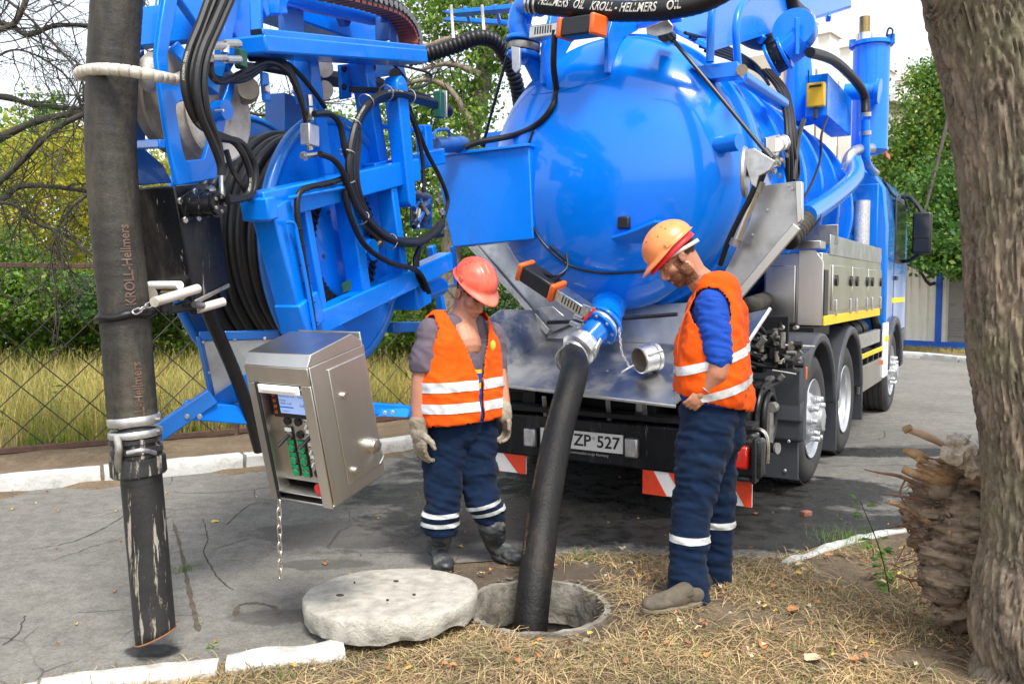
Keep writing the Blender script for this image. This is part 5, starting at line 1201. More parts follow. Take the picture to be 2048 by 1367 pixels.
m_skin = M('tanned_skin', (.44, .20, .12), .5, 0, .14, 12, bump=.12, bs=180, dirt=((.46, .13, .08), 9, .5, .75, None, .5))
m_skin.node_tree.nodes['Principled BSDF'].inputs['Subsurface Weight'].default_value = .12; m_skin.node_tree.nodes['Principled BSDF'].inputs['Subsurface Radius'].default_value = (.02, .008, .005); 
m_hair = M('short_brown_hair', (.07, .04, .022), .7, 0, .4, 60, bump=.8, bs=300)
m_beard = M('reddish_beard', (.22, .09, .04), .75, 0, .4, 90, bump=.9, bs=320)
m_glove = cloth_mat('dirty_canvas_glove', (.34, .30, .24), .95, dirt=((.11, .08, .05), 9, .42, .62, None, .85), weave=300)
m_boot = M('muddy_rubber_boot', (.028, .032, .036), .5, 0, .2, 10, bump=.15, bs=40, dirt=((.20, .19, .17), 12, .50, .70, None, .7))
m_shoe = M('dusty_leather_shoe', (.085, .07, .05), .8, 0, .25, 14, bump=.2, bs=90, dirt=((.20, .17, .12), 8, .45, .7, None, .6))
m_helr = M('faded_red_helmet', (.80, .10, .055), .32, 0, .1, 8, dirt=((.85, .32, .22), 4, .45, .75, None, .5), coat=.2)
m_helo = M('pale_orange_helmet', (.85, .27, .08), .35, 0, .08, 5, dirt=((.60, .24, .10), 7, .55, .8, None, .5), coat=.2)
m_redcap = M('red_liner', (.75, .02, .03), .4)
m_sole = M('shoe_sole', (.16, .13, .085), .8)
m_strap = M('white_strap', (.55, .50, .44), .6)
class Head:
    def __init__(s, ear, h, pitch, roll=0):
        h = Vector(h).normalized(); s.o = Vector(ear); s.l = Vector((0,0,1)).cross(h)    # his left
        s.f = h*cos(pitch)+Vector((0,0,-sin(pitch))); s.u = h*sin(pitch)+Vector((0,0,cos(pitch)))
        if roll: R = Matrix.Rotation(roll, 3, s.f); s.l = R @ s.l; s.u = R @ s.u
        s.R = Matrix((s.f, s.l, s.u)).transposed()
    def p(s, f, l, u): return s.o+s.f*f+s.l*l+s.u*u
    def loc(s, q): d = Vector(q)-s.o; return d.dot(s.f), d.dot(s.l), d.dot(s.u)
def make_head(H, neck_pts, par, beard=True, heavy=1.0, extra=None, jaw=1.0):
    mb = MB(); e = lambda f, l, u, a, b, c, R=None: mb.ell(H.p(f, l, u), (a, b, c), H.R @ R if R else H.R, 18, 12)
    e(.005, 0, .055, .100, .077, .092); e(-.02, 0, .03, .085, .07, .07)
    e(.045, 0, -.02, .056, .060, .075); e(.052, 0, -.062, .050, .050*jaw, .045); e(.076, 0, -.098, .022, .024, .018)   # cheeks, jaw, chin
    for s in (-1, 1):
        e(.060, s*.036, -.022, .030, .026, .026); e(.012, s*.056, -.062, .030, .014, .034)        # cheekbone, jaw corner
        e(.090, s*.022, .022, .018, .026, .010)                                          # brow
        e(.105, s*.014, -.044, .012, .010, .009)
        e(-.004, s*.079, -.004, .017, .007, .030, Matrix.Rotation(-.25, 3, 'Y')); e(-.014, s*.084, .004, .009, .005, .018)   # ear
    mb.cap(H.p(.096, 0, .018), .010, H.p(.119, 0, -.030), .0125, 10); e(.116, 0, -.036, .013, .013, .011)
    e(.098, 0, -.068, .010, .022, .0055); e(.097, 0, -.079, .011, .020, .0065); e(.094, 0, -.055, .014, .024, .012)
    for (a, ra), (b, rb) in zip(neck_pts, neck_pts[1:]): mb.cap(a, ra, b, rb, 16)
    if extra: extra(mb)
    V, Nn, F = blob(mb, .0038, 3, .45)
    hd = mesh_obj('head', V, F, m_skin, par, smooth=1.5)
    L_ = lambda c: H.loc(c)
    def grow(name, mat, pred, off, freq=160, amp=.0018):
        W2, f2, ids = pick(V, F, lambda c: pred(*L_(c)))
        if not len(f2): return
        N2 = Nn[ids]; W3 = W2+N2*off+N2*np.array([[amp*noise.noise(Vector(p)*freq)] for p in W2]); mesh_obj(name, W3, f2, mat, hd, smooth=1.5)
    nz = lambda f, l, u: .010*noise.noise(Vector((f*60, l*60, u*60)))
    grow('hair', m_hair, lambda f, l, u: (u+nz(f,l,u) > (.012 if f < .015 and f > -.03 else -.02 if f <= -.03 else .02) and f < .068-.25*abs(u-.02) and not (abs(l) > .066 and u < .03 and f > -.045 and f < .02)) and u < .11, .003)
    grow('brow', m_hair, lambda f, l, u: .016 < u < .030 and f > .074 and .008 < abs(l) < .046, .0022)
    if beard:
        grow('beard', m_beard, lambda f, l, u: (u+nz(f,l,u) < -.044 and (abs(l) > .012+.0 or u < -.062 or u > -.060) and u > -.13 and f > -.005+.25*(abs(u)-.1)*0 and not (f > .10 and u > -.05) and not (-.082 < u < -.064 and f > .092 and abs(l) < .02)) or (abs(l) > .045 and u < .0 and u > -.06 and -.0 < f < .045 and abs(l) < .075), .0045, 170, .004)
    for s in (-1, 1):
        ey = MB().ell(H.p(.083, s*.032, -.001), (.012, .014, .0085), H.R, 12, 8).build('eyelid', m_skin, hd, smooth=1.5)
        MB().ell(H.p(.0915, s*.032, -.004), (.005, .010, .0016), H.R, 10, 6).build('eye', m_hair, hd, smooth=1.5)
    return hd, V
def helmet(H, mat, par, fo=.0, uo=.070, ridges=3, red_liner=False, back_strap=False, sz=1.0):
    mb = MB(); nu, nv = 56, 16; rf, rl, ru = .132*sz, .108*sz, .112*sz; P = []; fs = []
    t0 = Matrix.Rotation(radians(0), 3, 'Y')
    for i in range(nv+1):
        th = (pi/2)*i/nv
        for k in range(nu):
            a = 2*pi*k/nu; c, s = cos(a), sin(a); x = rf*sin(th)*c; y = rl*sin(th)*s; z = ru*cos(th)
            y0 = abs(y)
            rid = 0
            if ridges == 3:
                for yy in (0, .034): rid = max(rid, math.exp(-((y0-yy)/.009)**2))
                rid *= .0045*(1-(i/nv)**6)
            elif ridges == 1: rid = .004*math.exp(-((y0)/.026)**6)*(1-(i/nv)**6)
            q = 1+rid/.11; P.append(H.p(fo+x*q, y*q, uo+z*q))
    for i in range(nv):
        for k in range(nu): fs.append((i*nu+k, (i+1)*nu+k, (i+1)*nu+(k+1) % nu, i*nu+(k+1) % nu))
    n0 = nv*nu
    for j, (t, dz) in enumerate(((.35, -.006), (.8, -.012), (1, -.018))):
        for k in range(nu):
            a = 2*pi*k/nu; fr = max(0, cos(a)); w_ = .008+.055*fr**2.2
            x = (rf+w_*t)*cos(a); y = (rl+.009*t+.010*fr*t*abs(sin(a)))*sin(a); P.append(H.p(fo+x, y, uo+dz*(.35+.9*fr)-.010*t*fr))
    for j in range(3):
        for k in range(nu):
            a_ = n0+j*nu; fs.append((a_+k, a_+nu+k, a_+nu+(k+1) % nu, a_+(k+1) % nu))
    o = mesh_obj('helmet', P, fs, mat, par, smooth=1.3); s_ = o.modifiers.new('solidify', 'SOLIDIFY'); s_.thickness = .003; s_.offset = -1
    for (a, th) in ((1.9, .85), (1.9, .62), (-1.9, .85), (-1.9, .62), (.6, .7), (-.6, .7), (1.4, .9)):
        x, y, z = rf*sin(th)*cos(a), rl*sin(th)*sin(a), ru*cos(th); MB().ell(H.p(fo+x, y, uo+z), (.0035,)*3, None, 8, 5).build('vent_hole', m_black, o)
    for s in (-1, 1): box('helmet_lug', H.p(fo+.012, s*(rl+.003), uo+.014), (.026, .006, .026), mat, o, R=H.R, bevel=.002)
    if red_liner:
        mb = MB(); P = []; fs = []
        for i, (k1, dz) in enumerate(((.97, .012), (.985, -.012), (1.0, -.028), (1.02, -.038))):
            for k in range(nu):
                a = 2*pi*k/nu; fr = max(0, cos(a)); x = (rf*k1-.010)*cos(a)+(.03*fr**2 if i > 1 else 0)*cos(a); y = (rl*k1-.012)*sin(a); P.append(H.p(fo+x, y, uo+dz-.012*fr))
        for i in range(3):
            for k in range(nu): fs.append((i*nu+k, (i+1)*nu+k, (i+1)*nu+(k+1) % nu, i*nu+(k+1) % nu))
        r = mesh_obj('helmet_liner', P, fs, m_redcap, o, smooth=1.3); s_ = r.modifiers.new('solidify', 'SOLIDIFY'); s_.thickness = .003
    if back_strap:
        P = [H.p(cos(a)*.107-.012, sin(a)*.086, .020+.022*cos(a)) for a in np.linspace(radians(60), radians(300), 28)]
        mb = MB(); n_ = len(P); mb.add([p+H.u*.009 for p in P]+[p-H.u*.009 for p in P], [(i, i+1, n_+i+1, n_+i) for i in range(n_-1)]); r = mb.build('head_strap', m_strap, o); s_ = r.modifiers.new('solidify', 'SOLIDIFY'); s_.thickness = .003
    return o
def hand(name, wr, d, side, nrm, mat, par, sc=1.0, curl=.5, wrist_from=None, wr_r=.03, cuff=None, thumb=True):
    """wr wrist, d direction of the hand, side towards the thumb, nrm back of the hand"""
    d = Vector(d).normalized(); side = Vector(side); side = (side-d*side.dot(d)).normalized(); nr = d.cross(side); nr = nr if nr.dot(Vector(nrm)) > 0 else -nr
    mb = MB(); k = sc; R = Matrix((d, side, nr)).transposed()
    mb.ell(wr+d*.048*k, (.052*k, .041*k, .018*k), R, 16, 10); mb.cap(wr-d*.01, wr_r, wr+d*.03*k, .026*k, 12)
    for i, (off, ln, r) in enumerate(((.028, .070, .0098), (.010, .078, .0100), (-.009, .072, .0096), (-.027, .058, .0088))):
        b = wr+d*.085*k+side*off*k; dir_ = (d+side*off*2.2); a1 = curl*(.55+.1*i); p1 = b+(dir_*cos(a1)-nr*sin(a1)).normalized()*ln*.42*k; a2 = curl*1.5; p2 = p1+(dir_*cos(a2)-nr*sin(a2)).normalized()*ln*.32*k; a3 = curl*2.2; p3 = p2+(dir_*cos(a3)-nr*sin(a3)).normalized()*ln*.26*k
        mb.cap(b-d*.03*k, r*k*1.1, b, r*k*1.08, 10); mb.cap(b, r*k*1.08, p1, r*k, 10); mb.cap(p1, r*k, p2, r*k*.93, 10); mb.cap(p2, r*k*.93, p3, r*k*.8, 10)
    if thumb:
        t0 = wr+d*.02*k+side*.028*k; t1 = t0+(d*.6+side*.75-nr*.3).normalized()*.040*k; t2 = t1+(d*.95+side*.25-nr*.35).normalized()*.030*k; mb.cap(t0, .016*k, t1, .0125*k, 10); mb.cap(t1, .0125*k, t2, .0095*k, 10)
    if wrist_from: mb.cap(wrist_from[0], wrist_from[1], wr, wr_r, 14)
    if cuff:
        for a, ra, b, rb in cuff: mb.cap(a, ra, b, rb, 16)
    V, Nn, F = blob(mb, .0034 if sc < 1.1 else .004, 2, .4)
    if sc > 1.1: V = wrinkle(V, Nn, ((.003, 40, 40, 40, 3), (.0022, 22, 22, 60, 60)))
    return mesh_obj(name, V, F, mat, par, smooth=1.5)
def shoe(par, heel, toe, hgt, mat, leg=None, sole=m_sole, wdt=.046):
    heel = Vector(heel); toe = Vector(toe); d = (toe-heel).normalized(); z = Vector((0,0,1)); s = z.cross(d); L_ = (toe-heel).length; R = Matrix((d, s, z)).transposed(); mb = MB()
    f = lambda t, h: heel+d*L_*t+z*h
    mb.ell(f(.13, .045), (.052, .038, .045), R, 16, 10); mb.ell(f(.5, .038), (.10, wdt*.92, .046), R, 16, 10); mb.ell(f(.78, .034), (.075, wdt*1.05, .034), R, 16, 10); mb.ell(f(.88, .03), (.045, wdt*.9, .030), R, 16, 10)
    ak = .22 if leg else .30; mb.cap(f(ak, .06), .045, f(ak, hgt), .050 if leg else .040, 16); mb.cap(f(.3, .07), .042, f(.55, .05), .036, 14)
    if leg: 
        for a, ra, b, rb in leg: mb.cap(a, ra, b, rb, 18)
    V, Nn, F = blob(mb, .005, 2, .4); V[:, 2] = np.maximum(V[:, 2], heel.z+.012)
    if leg: V = wrinkle(V, Nn, ((.004, 10, 10, 28, 2), (.003, 14, 14, 45, 60)))
    o = mesh_obj('boot' if leg else 'shoe', V, F, mat, par, smooth=1.3)
    P = []
    for k in range(32):
        a = 2*pi*k/32; x = .5+.54*cos(a); wd = wdt*(1.0+.16*cos(a-.3)) ; P.append(heel+d*L_*x+s*wd*sin(a)*(1.08))
    MB().prism(P, (0, 0, .020)).build('sole', sole, o, bevel=.004)
    return o
# ---------- right man: bowed head, hand on hip, seen from his left side ----------
D1 = 4.05
def J(px, py, d=0): return at(px, py, D1+d)
g0 = ground(1385, 1212)
man1 = thing('person', 'bearded man in pale orange helmet and blue long sleeves, hand on hip, looking down', 'person', Vector((g0.x, D1, 0)))
def torso1(gr, top=True):
    mb = MB()
    for d in (-.095, 0, .095):
        e = 1-abs(d)*1.2
        ch = [(J(1436, 585, d), .068*e+.012), (J(1432, 632, d), .112*e+.01), (J(1424, 700, d), .138*e+.012), (J(1424, 770, d*.9), .142*e+.014)]
        for (a, ra), (b, rb) in zip(ch, ch[1:]): mb.cap(a, ra+gr, b, rb+gr, 20)
    return mb
# blue jersey (torso and both sleeves) as one garment
mb = torso1(.0); mb.cap(J(1424, 770), .14, J(1424, 795), .135, 20)
mb.cap(J(1422, 612, -.155), .073, J(1430, 660, -.20), .070, 18); mb.cap(J(1430, 660, -.20), .070, J(1438, 716, -.235), .058, 18)
mb.cap(J(1424, 610, .155), .07, J(1425, 700, .22), .052, 16); mb.cap(J(1425, 700, .22), .05, J(1395, 775, .19), .034, 16)
V, Nn, F = blob(mb, .008, 5, .5); V = wrinkle(V, Nn, ((.004, 8, 8, 8, 2), (.0055, 12, 12, 46, 61), (.003, 20, 20, 70, 64)))
mesh_obj('jersey', V, F, m_blue_shirt, man1, smooth=1.5)
# vest
mb = torso1(.022); mb.cap(J(1430, 770), .150, J(1440, 795), .158, 22); mb.cap(J(1402, 762), .13, J(1404, 778), .128, 22)
V, Nn, F = blob(mb, .009, 5, .5); V = wrinkle(V, Nn, ((.005, 5, 5, 4, 1), (.008, 8, 8, 5, 60), (.005, 14, 14, 20, 66), (.002, 30, 30, 30, 4)))
ctr = J(1424, 600); zb = J(1400, 800).z
def vest_pred(c):
    if c[2] < J(1400, 790).z-.25*(c[0]-J(1400, 790).x)-.01: return False
    if c[2] > J(1400, 566).z and c[0] < J(1436, 560).x+.02 and abs(c[1]-D1) < .085: return False     # neck
    a = J(1420, 616, -.17)   # armhole
    if abs(c[1]-a.y) < .12 and c[1] < D1-.10 and math.hypot((c[0]-a.x)/.086, (c[2]-a.z+.012)/.108) < 1: return False
    a = J(1420, 616, .17)
    if abs(c[1]-a.y) < .12 and c[1] > D1+.10 and math.hypot((c[0]-a.x)/.086, (c[2]-a.z+.012)/.108) < 1: return False
    return True
V2, F2, ids = pick(V, F, vest_pred); N2 = Nn[ids]
vo = mesh_obj('hi_vis_vest', V2, F2, m_vest, man1, smooth=1.5); s_ = vo.modifiers.new('solidify', 'SOLIDIFY'); s_.thickness = .005
tilt_ = Vector((-.32, 0, 1)); 
strip_band(V2, N2, F2, 'reflective_strip', m_refl, vo, J(1424, 712), tilt_, .040)
strip_band(V2, N2, F2, 'reflective_strip', m_refl, vo, J(1424, 774), Vector((-.30, 0, 1)), .038)
tube('vest_zip', [J(1385, 602, -.11), J(1366, 640, -.09), J(1356, 690, -.07), J(1357, 745, -.06), J(1372, 782, -.07)], .003, m_oran, vo, n=6)
# trousers
mb = MB()
for a, ra, b, rb in ((J(1425, 790), .128, J(1418, 830), .135), (J(1417, 830, -.07), .128, J(1402, 920, -.09), .112), (J(1402, 920, -.09), .110, J(1385, 1010, -.10), .083), (J(1385, 1010, -.10), .083, J(1379, 1090, -.11), .078), (J(1379, 1090, -.11), .078, J(1374, 1206, -.12), .092),
    (J(1424, 830, .07), .126, J(1428, 930, .10), .108), (J(1428, 930, .10), .105, J(1434, 1040, .12), .078), (J(1434, 1040, .12), .076, J(1431, 1150, .13), .076), (J(1440, 830, 0), .12, J(1445, 870, 0), .10)): mb.cap(a, ra, b, rb, 20)
V, Nn, F = blob(mb, .009, 5, .5); V = wrinkle(V, Nn, ((.004, 4, 4, 4, 4), (.010, 6, 6, 9, 61), (.007, 5, 5, 22, 70), (.004, 16, 16, 34, 80), (.0015, 40, 40, 50, 3)))
V2, F2, ids = pick(V, F, lambda c: c[2] > (J(1375, 1214, -.12).z if c[1] < D1+.02 else J(1430, 1164, .13).z)); N2 = Nn[ids]
to_ = mesh_obj('trousers', V2, F2, m_trou, man1, smooth=1.5); s_ = to_.modifiers.new('solidify', 'SOLIDIFY'); s_.thickness = .005
strip_band(V2, N2, F2, 'reflective_strip', m_refl, to_, J(1378, 1083, -.2), Vector((0, 0, 1)), .034, pred=lambda c: c[1] < D1+.01)
strip_band(V2, N2, F2, 'reflective_strip', m_refl, to_, J(1430, 1043, .12), Vector((0, 0, 1)), .034, pred=lambda c: c[1] > D1+.01)
z_ = Vector((0,0,.016)); z2 = Vector((0,0,.040))
shoe(man1, ground(1402, 1222)+z2, ground(1288, 1240)+z2, .055, m_shoe, wdt=.054)
for k in range(4):
    c_ = ground(1352-k*8, 1226)+Vector((0, 0, .118-.009*k)); tube('shoe_lace', [c_+Vector((0, -.03, -.008)), c_+Vector((0, 0, .004)), c_+Vector((0, .03, -.008))], .0025, m_sole, man1, n=5); shoe(man1, ground(1447, 1172)+z_, ground(1372, 1192)+z_, .10, m_shoe)
# head
H1 = Head(J(1357, 513), (-1, .08, 0), radians(42))
neck = [(H1.p(-.02, 0, -.01), .062), (J(1388, 548), .060), (J(1412, 572), .068), (J(1426, 592), .075)]
hd1, _ = make_head(H1, neck, man1)
helmet(H1, m_helo, man1, ridges=1, red_liner=True, back_strap=True, uo=.068)
# forearm and hand on the hip
we = (J(1440, 722, -.24), .050)
mbx = [(J(1440, 716, -.238), .050, J(1434, 745, -.235), .049), (J(1434, 745, -.235), .049, J(1414, 778, -.215), .031)]
hand('forearm_and_hand', J(1411, 780, -.213), (-.45, .12, -.55), (-.7, .1, .6), (-.3, -1, .1), m_skin, man1, .92, .75, None, .029, mbx, thumb=False)
MB().tube([J(1413, 779, -.214)+(Vector((.42, 0, .42)).normalized()*cos(a)*0+Vector((.75, .25, -.55)).normalized()*cos(a)+Vector((0, 1, .2)).normalized()*sin(a))*.0325 for a in np.linspace(0, 2*pi, 25)[:-1]], .0035, 6, True).build('wristband', m_galv, man1)
# ---------- left man: gloves and rubber boots, head bowed ----------
D2 = 4.52
def K(px, py, d=0): return at(px, py, D2+d)
F2d = Vector((.62, -.785, 0)); R2d = Vector((-.785, -.62, 0))     # facing, his right
man2 = thing('person', 'man in faded red helmet, open orange vest, canvas gloves and muddy rubber boots', 'person', Vector((K(920, 1100).x, D2, 0)))
def torso2(gr):
    mb = MB()
    for l in (-.10, 0, .10):
        e = 1-abs(l)*1.3; o = R2d*l
        ch = [(K(918, 655)+o-F2d*.01, .070*e+.012), (K(920, 695)+o, .105*e+.012), (K(920, 760)+o*.95, .135*e+.012), (K(921, 830)+o*.85, .142*e+.014)]
        for (a, ra), (b, rb) in zip(ch, ch[1:]): mb.cap(a, ra+gr, b, rb+gr, 20)
    return mb
mb = torso2(.0)
sr_, sl_ = K(862, 664, -.10), K(984, 668, .12)
mb.cap(sr_, .072, K(852, 715, -.12), .077, 18); mb.cap(K(852, 715, -.12), .077, K(850, 730, -.12), .080, 16); mb.cap(sl_, .066, K(993, 735, .10), .060, 18)
V, Nn, F = blob(mb, .008, 5, .5); V = wrinkle(V, Nn, ((.006, 7, 7, 7, 2), (.006, 14, 14, 22, 61)))
zc = K(850, 742, -.12).z
V2, F2, ids = pick(V, F, lambda c: c[2] > K(920, 832).z and not (c[2] < zc and (Vector(c)-K(850, 735, -.12)).length < .10) and not (c[2] > K(930, 690).z-.0 and (Vector(c)-K(938, 672, -.12)).dot(F2d) > -.03 and abs((Vector(c)-K(922, 680)).dot(R2d)) < .055*(c[2]-K(930, 700).z)/.10+.02 and c[2] > K(930, 705).z))
tsh = mesh_obj('t_shirt', V2, F2, m_grey_shirt, man2, smooth=1.5); s_ = tsh.modifiers.new('solidify', 'SOLIDIFY'); s_.thickness = .004
# vest, open down the front
mb = torso2(.024); V, Nn, F = blob(mb, .009, 5, .5); V = wrinkle(V, Nn, ((.005, 5, 5, 4, 1), (.008, 9, 9, 5, 60), (.005, 14, 14, 18, 66), (.002, 30, 30, 30, 4)))
def vest2(c):
    q = Vector(c)-K(921, 760); f = q.dot(F2d); l = q.dot(R2d); z = c[2]
    if z < K(920, 838).z+.06*(c[0]-K(920,838).x): return False
    if f > -.02:
        zv = K(980, 752).z; w_ = .014 if z < zv else .014+.105*(z-zv)/(K(920, 640).z-zv)
        if abs(l+.012) < w_: return False
    if z > K(920, 640).z and abs(l) < .075: return False
    for s, a in ((1, K(857, 672, -.11)), (-1, K(990, 676, .12))):
        if l*s > .10 and math.hypot((Vector(c)-a).dot(F2d)/.080, (z-a.z+.010)/.125) < 1: return False
    return True
V2, F2, ids = pick(V, F, vest2); N2 = Nn[ids]
vo = mesh_obj('hi_vis_vest', V2, F2, m_vest, man2, smooth=1.5); s_ = vo.modifiers.new('solidify', 'SOLIDIFY'); s_.thickness = .005
strip_band(V2, N2, F2, 'reflective_strip', m_refl, vo, K(920, 765), Vector((-.04, 0, 1)), .052)
strip_band(V2, N2, F2, 'reflective_strip', m_refl, vo, K(920, 806), Vector((-.03, 0, 1)), .050)
m_badge = M('badge_print', (.45, .45, .05), .5)
# shirt print in the opening
for z0, z1, mt in ((722, 742, m_yel), (742, 765, m_blue_shirt), (765, 800, m_trou)):
    pass
V3_, F3, ids3 = pick(V, F, lambda c: not vest2(c) and abs((Vector(c)-K(921, 760)).dot(R2d)+.012) < .03 and (Vector(c)-K(921, 760)).dot(F2d) > 0)
if len(F3):
    Wn = Nn[ids3]
    for pa, pb, mt in ((735, 742, m_yel), (742, 760, m_blue_shirt), (760, 772, m_yel), (772, 838, m_blue_shirt)):
        strip_band(V3_-Wn*.020, Wn, F3, 'shirt_print', mt, tsh, K(975, (pa+pb)/2), Vector((0, 0, 1)), (pb-pa)/374, off=.0)
ex_b = K(986, 688, -.12)
# arms
for nm, pts, rs in (('forearm', [K(850, 722, -.12), K(840, 775, -.13), K(836, 850, -.15)], (.058, .050, .038)), ('forearm', [K(993, 725, .10), K(1001, 775, .06), K(1009, 818, .02)], (.050, .044, .036))):
    mb = MB(); 
    for (a, ra), (b, rb) in zip(zip(pts, rs), list(zip(pts, rs))[1:]): mb.cap(a, ra, b, rb, 18)
    V, Nn, F = blob(mb, .006, 4, .5); mesh_obj(nm, V, F, m_skin, man2, smooth=1.5)
hand('glove', K(838, 862, -.155), (.06, -.02, -1), (.75, -.65, 0), (-.4, -.8, 0), m_glove, man2, 1.22, .62, None, .042, [(K(837, 843, -.15), .047, K(838, 866, -.155), .045)])
hand('glove', K(1010, 828, .01), (.10, -.05, -1), (.5, -.85, 0), (.8, .1, 0), m_glove, man2, 1.05, .6, None, .038, [(K(1007, 813, .02), .042, K(1010, 832, .01), .040)])
# trousers
mb = MB()
for a, ra, b, rb in ((K(922, 815), .125, K(922, 850), .135), (K(896, 860, -.03), .122, K(887, 935, -.05), .104), (K(887, 935, -.05), .102, K(884, 1000, -.07), .088), (K(884, 1000, -.07), .088, K(881, 1050, -.05), .090),
    (K(948, 860, .04), .120, K(954, 940, .02), .100), (K(954, 940, .02), .098, K(966, 1000, .0), .084), (K(966, 1000, .0), .082, K(980, 1030, .03), .080)): mb.cap(a, ra, b, rb, 20)
V, Nn, F = blob(mb, .009, 5, .5); V = wrinkle(V, Nn, ((.004, 4, 4, 4, 4), (.010, 6, 6, 10, 61), (.007, 5, 5, 24, 70), (.004, 16, 16, 36, 80), (.0015, 40, 40, 50, 3)))
V2, F2, ids = pick(V, F, lambda c: c[2] > (K(881, 1060).z if c[0] < K(925, 1000).x else K(980, 1046).z)); N2 = Nn[ids]
to_ = mesh_obj('trousers', V2, F2, m_trou, man2, smooth=1.5); s_ = to_.modifiers.new('solidify', 'SOLIDIFY'); s_.thickness = .005
xm = K(925, 1000).x
for y in (1017, 1037): strip_band(V2, N2, F2, 'reflective_strip', m_refl, to_, K(884, y), Vector((0, 0, 1)), .024, pred=lambda c: c[0] < xm)
for y in (1005, 1023): strip_band(V2, N2, F2, 'reflective_strip', m_refl, to_, K(972, y), Vector((-.25, 0, 1)), .022, pred=lambda c: c[0] >= xm)
tube('pocket_piping', [K(868, 855, -.13), K(885, 850, -.16), K(905, 838, -.17)], .003, m_yel, to_, n=5)
shoe(man2, ground(872, 1122)+z_, ground(893, 1152)+z_, .09, m_boot, [(ground(876, 1126)+Vector((0,0,.09)), .058, K(878, 1062, -.02), .076)], m_boot, .052)
shoe(man2, ground(985, 1116)+z_, ground(1040, 1132)+z_, .09, m_boot, [(ground(990, 1118)+Vector((0,0,.09)), .056, K(984, 1052, .02), .076)], m_boot, .050)
H2 = Head(K(942, 586, .0)+R2d*0, (.66, -.75, 0), radians(35))
neck = [(H2.p(-.02, 0, -.01), .062), (K(930, 622, .02), .066), (K(924, 648, .02), .080), (K(926, 668, .0), .09)]
def chest(mb):
    mb.cap(K(920, 668)+F2d*.02, .085, K(920, 688)+F2d*.045, .090, 18); mb.cap(K(890, 655), .05, K(955, 655, .08), .05, 14)
hd2, _ = make_head(H2, neck, man2, beard=False, extra=chest, jaw=1.08)
helmet(H2, m_helr, man2, ridges=3, uo=.080, fo=-.006, sz=1.02)
q = K(988, 690, -.13)
MB().ell(K(986, 690, -.125), (.014, .004, .026), None, 12, 8).build('vest_badge', m_badge, vo)
# =====================================================================
#  VEGETATION AND BACKGROUND
# =====================================================================
def leaf_np(C, size, asp=.55, flat=0., jit=.4):
    """one bent diamond leaf per point"""
    n = len(C); d = rng.normal(size=(n, 3)); d[:, 2] -= flat; d /= np.linalg.norm(d, axis=1)[:, None]
    s = np.cross(d, rng.normal(size=(n, 3))); s /= np.linalg.norm(s, axis=1)[:, None]
    L_ = size*(1+jit*rng.uniform(-1, 1, n))[:, None]; nn = np.cross(d, s)
    V = np.stack([C, C+d*L_*.5+s*L_*asp*.5+nn*L_*.08, C+d*L_, C+d*L_*.5-s*L_*asp*.5+nn*L_*.08], 1).reshape(-1, 3)
    F = np.arange(4*n).reshape(-1, 4); return V, F
def crown_pts(ells, n, k=60, sd=.12, shell=.5):
    """clumped points in a union of ellipsoids [(centre, (rx, ry, rz))]"""
    out = []
    vol = np.array([r[0]*r[1]*r[2] for c, r in ells])**.7; vol /= vol.sum()
    for (c, r), w_ in zip(ells, vol):
        kk = max(6, int(k*w_*len(ells))); u = rng.normal(size=(kk, 3)); u /= np.linalg.norm(u, axis=1)[:, None]
        rad = (shell+(1-shell)*rng.uniform(0, 1, kk)**.6)[:, None]*(1+.18*rng.normal(size=(kk, 1)))
        cc = np.array(c)+u*rad*np.array(r); m_ = int(n*w_/kk)+1
        for q in cc:
            sc_ = sd*min(r)*rng.uniform(.6, 1.4); p = q+rng.normal(size=(m_, 3))*np.array([sc_*1.3, sc_*1.3, sc_*.75]); out.append(p)
    return np.concatenate(out)
def foliage(name, ells, n, size, mat, par, k=60, sd=.16, shell=.45, flat=.3, kind=None, asp=.6):
    V, F = leaf_np(crown_pts(ells, n, k, sd, shell), size, asp, flat); return mesh_obj(name, V, F, mat, par, smooth=0, kind=kind)
m_lf_yel = leafmat('yellow_green_leaves', (.34, .38, .03), (.52, .50, .06), (.60, .40, .06), .5)
m_lf_grn = leafmat('green_leaves', (.06, .15, .02), (.15, .27, .035), (.30, .33, .05), .40)
m_lf_mid = leafmat('mid_green_leaves', (.09, .20, .03), (.20, .34, .05), (.36, .40, .06), .45)
m_lf_dk = leafmat('dark_green_leaves', (.025, .085, .022), (.06, .15, .03), None, .35)
m_lf_right = leafmat('maple_leaves', (.035, .11, .02), (.085, .20, .03), (.20, .30, .04), .40)
m_straw = leafmat('dry_straw', (.10, .058, .030), (.68, .50, .31), (.15, .19, .05), .15, .8)
m_dryg = leafmat('tall_dry_grass', (.36, .30, .09), (.60, .50, .20), (.18, .27, .05), .35, .8)
m_bark = M('grey_pine_bark', (.045, .037, .030), .9, 0, .3, 8, bump=.8, bs=30, dirt=((.13, .115, .10), 9, .5, .7, (1, 1, 1), .6))
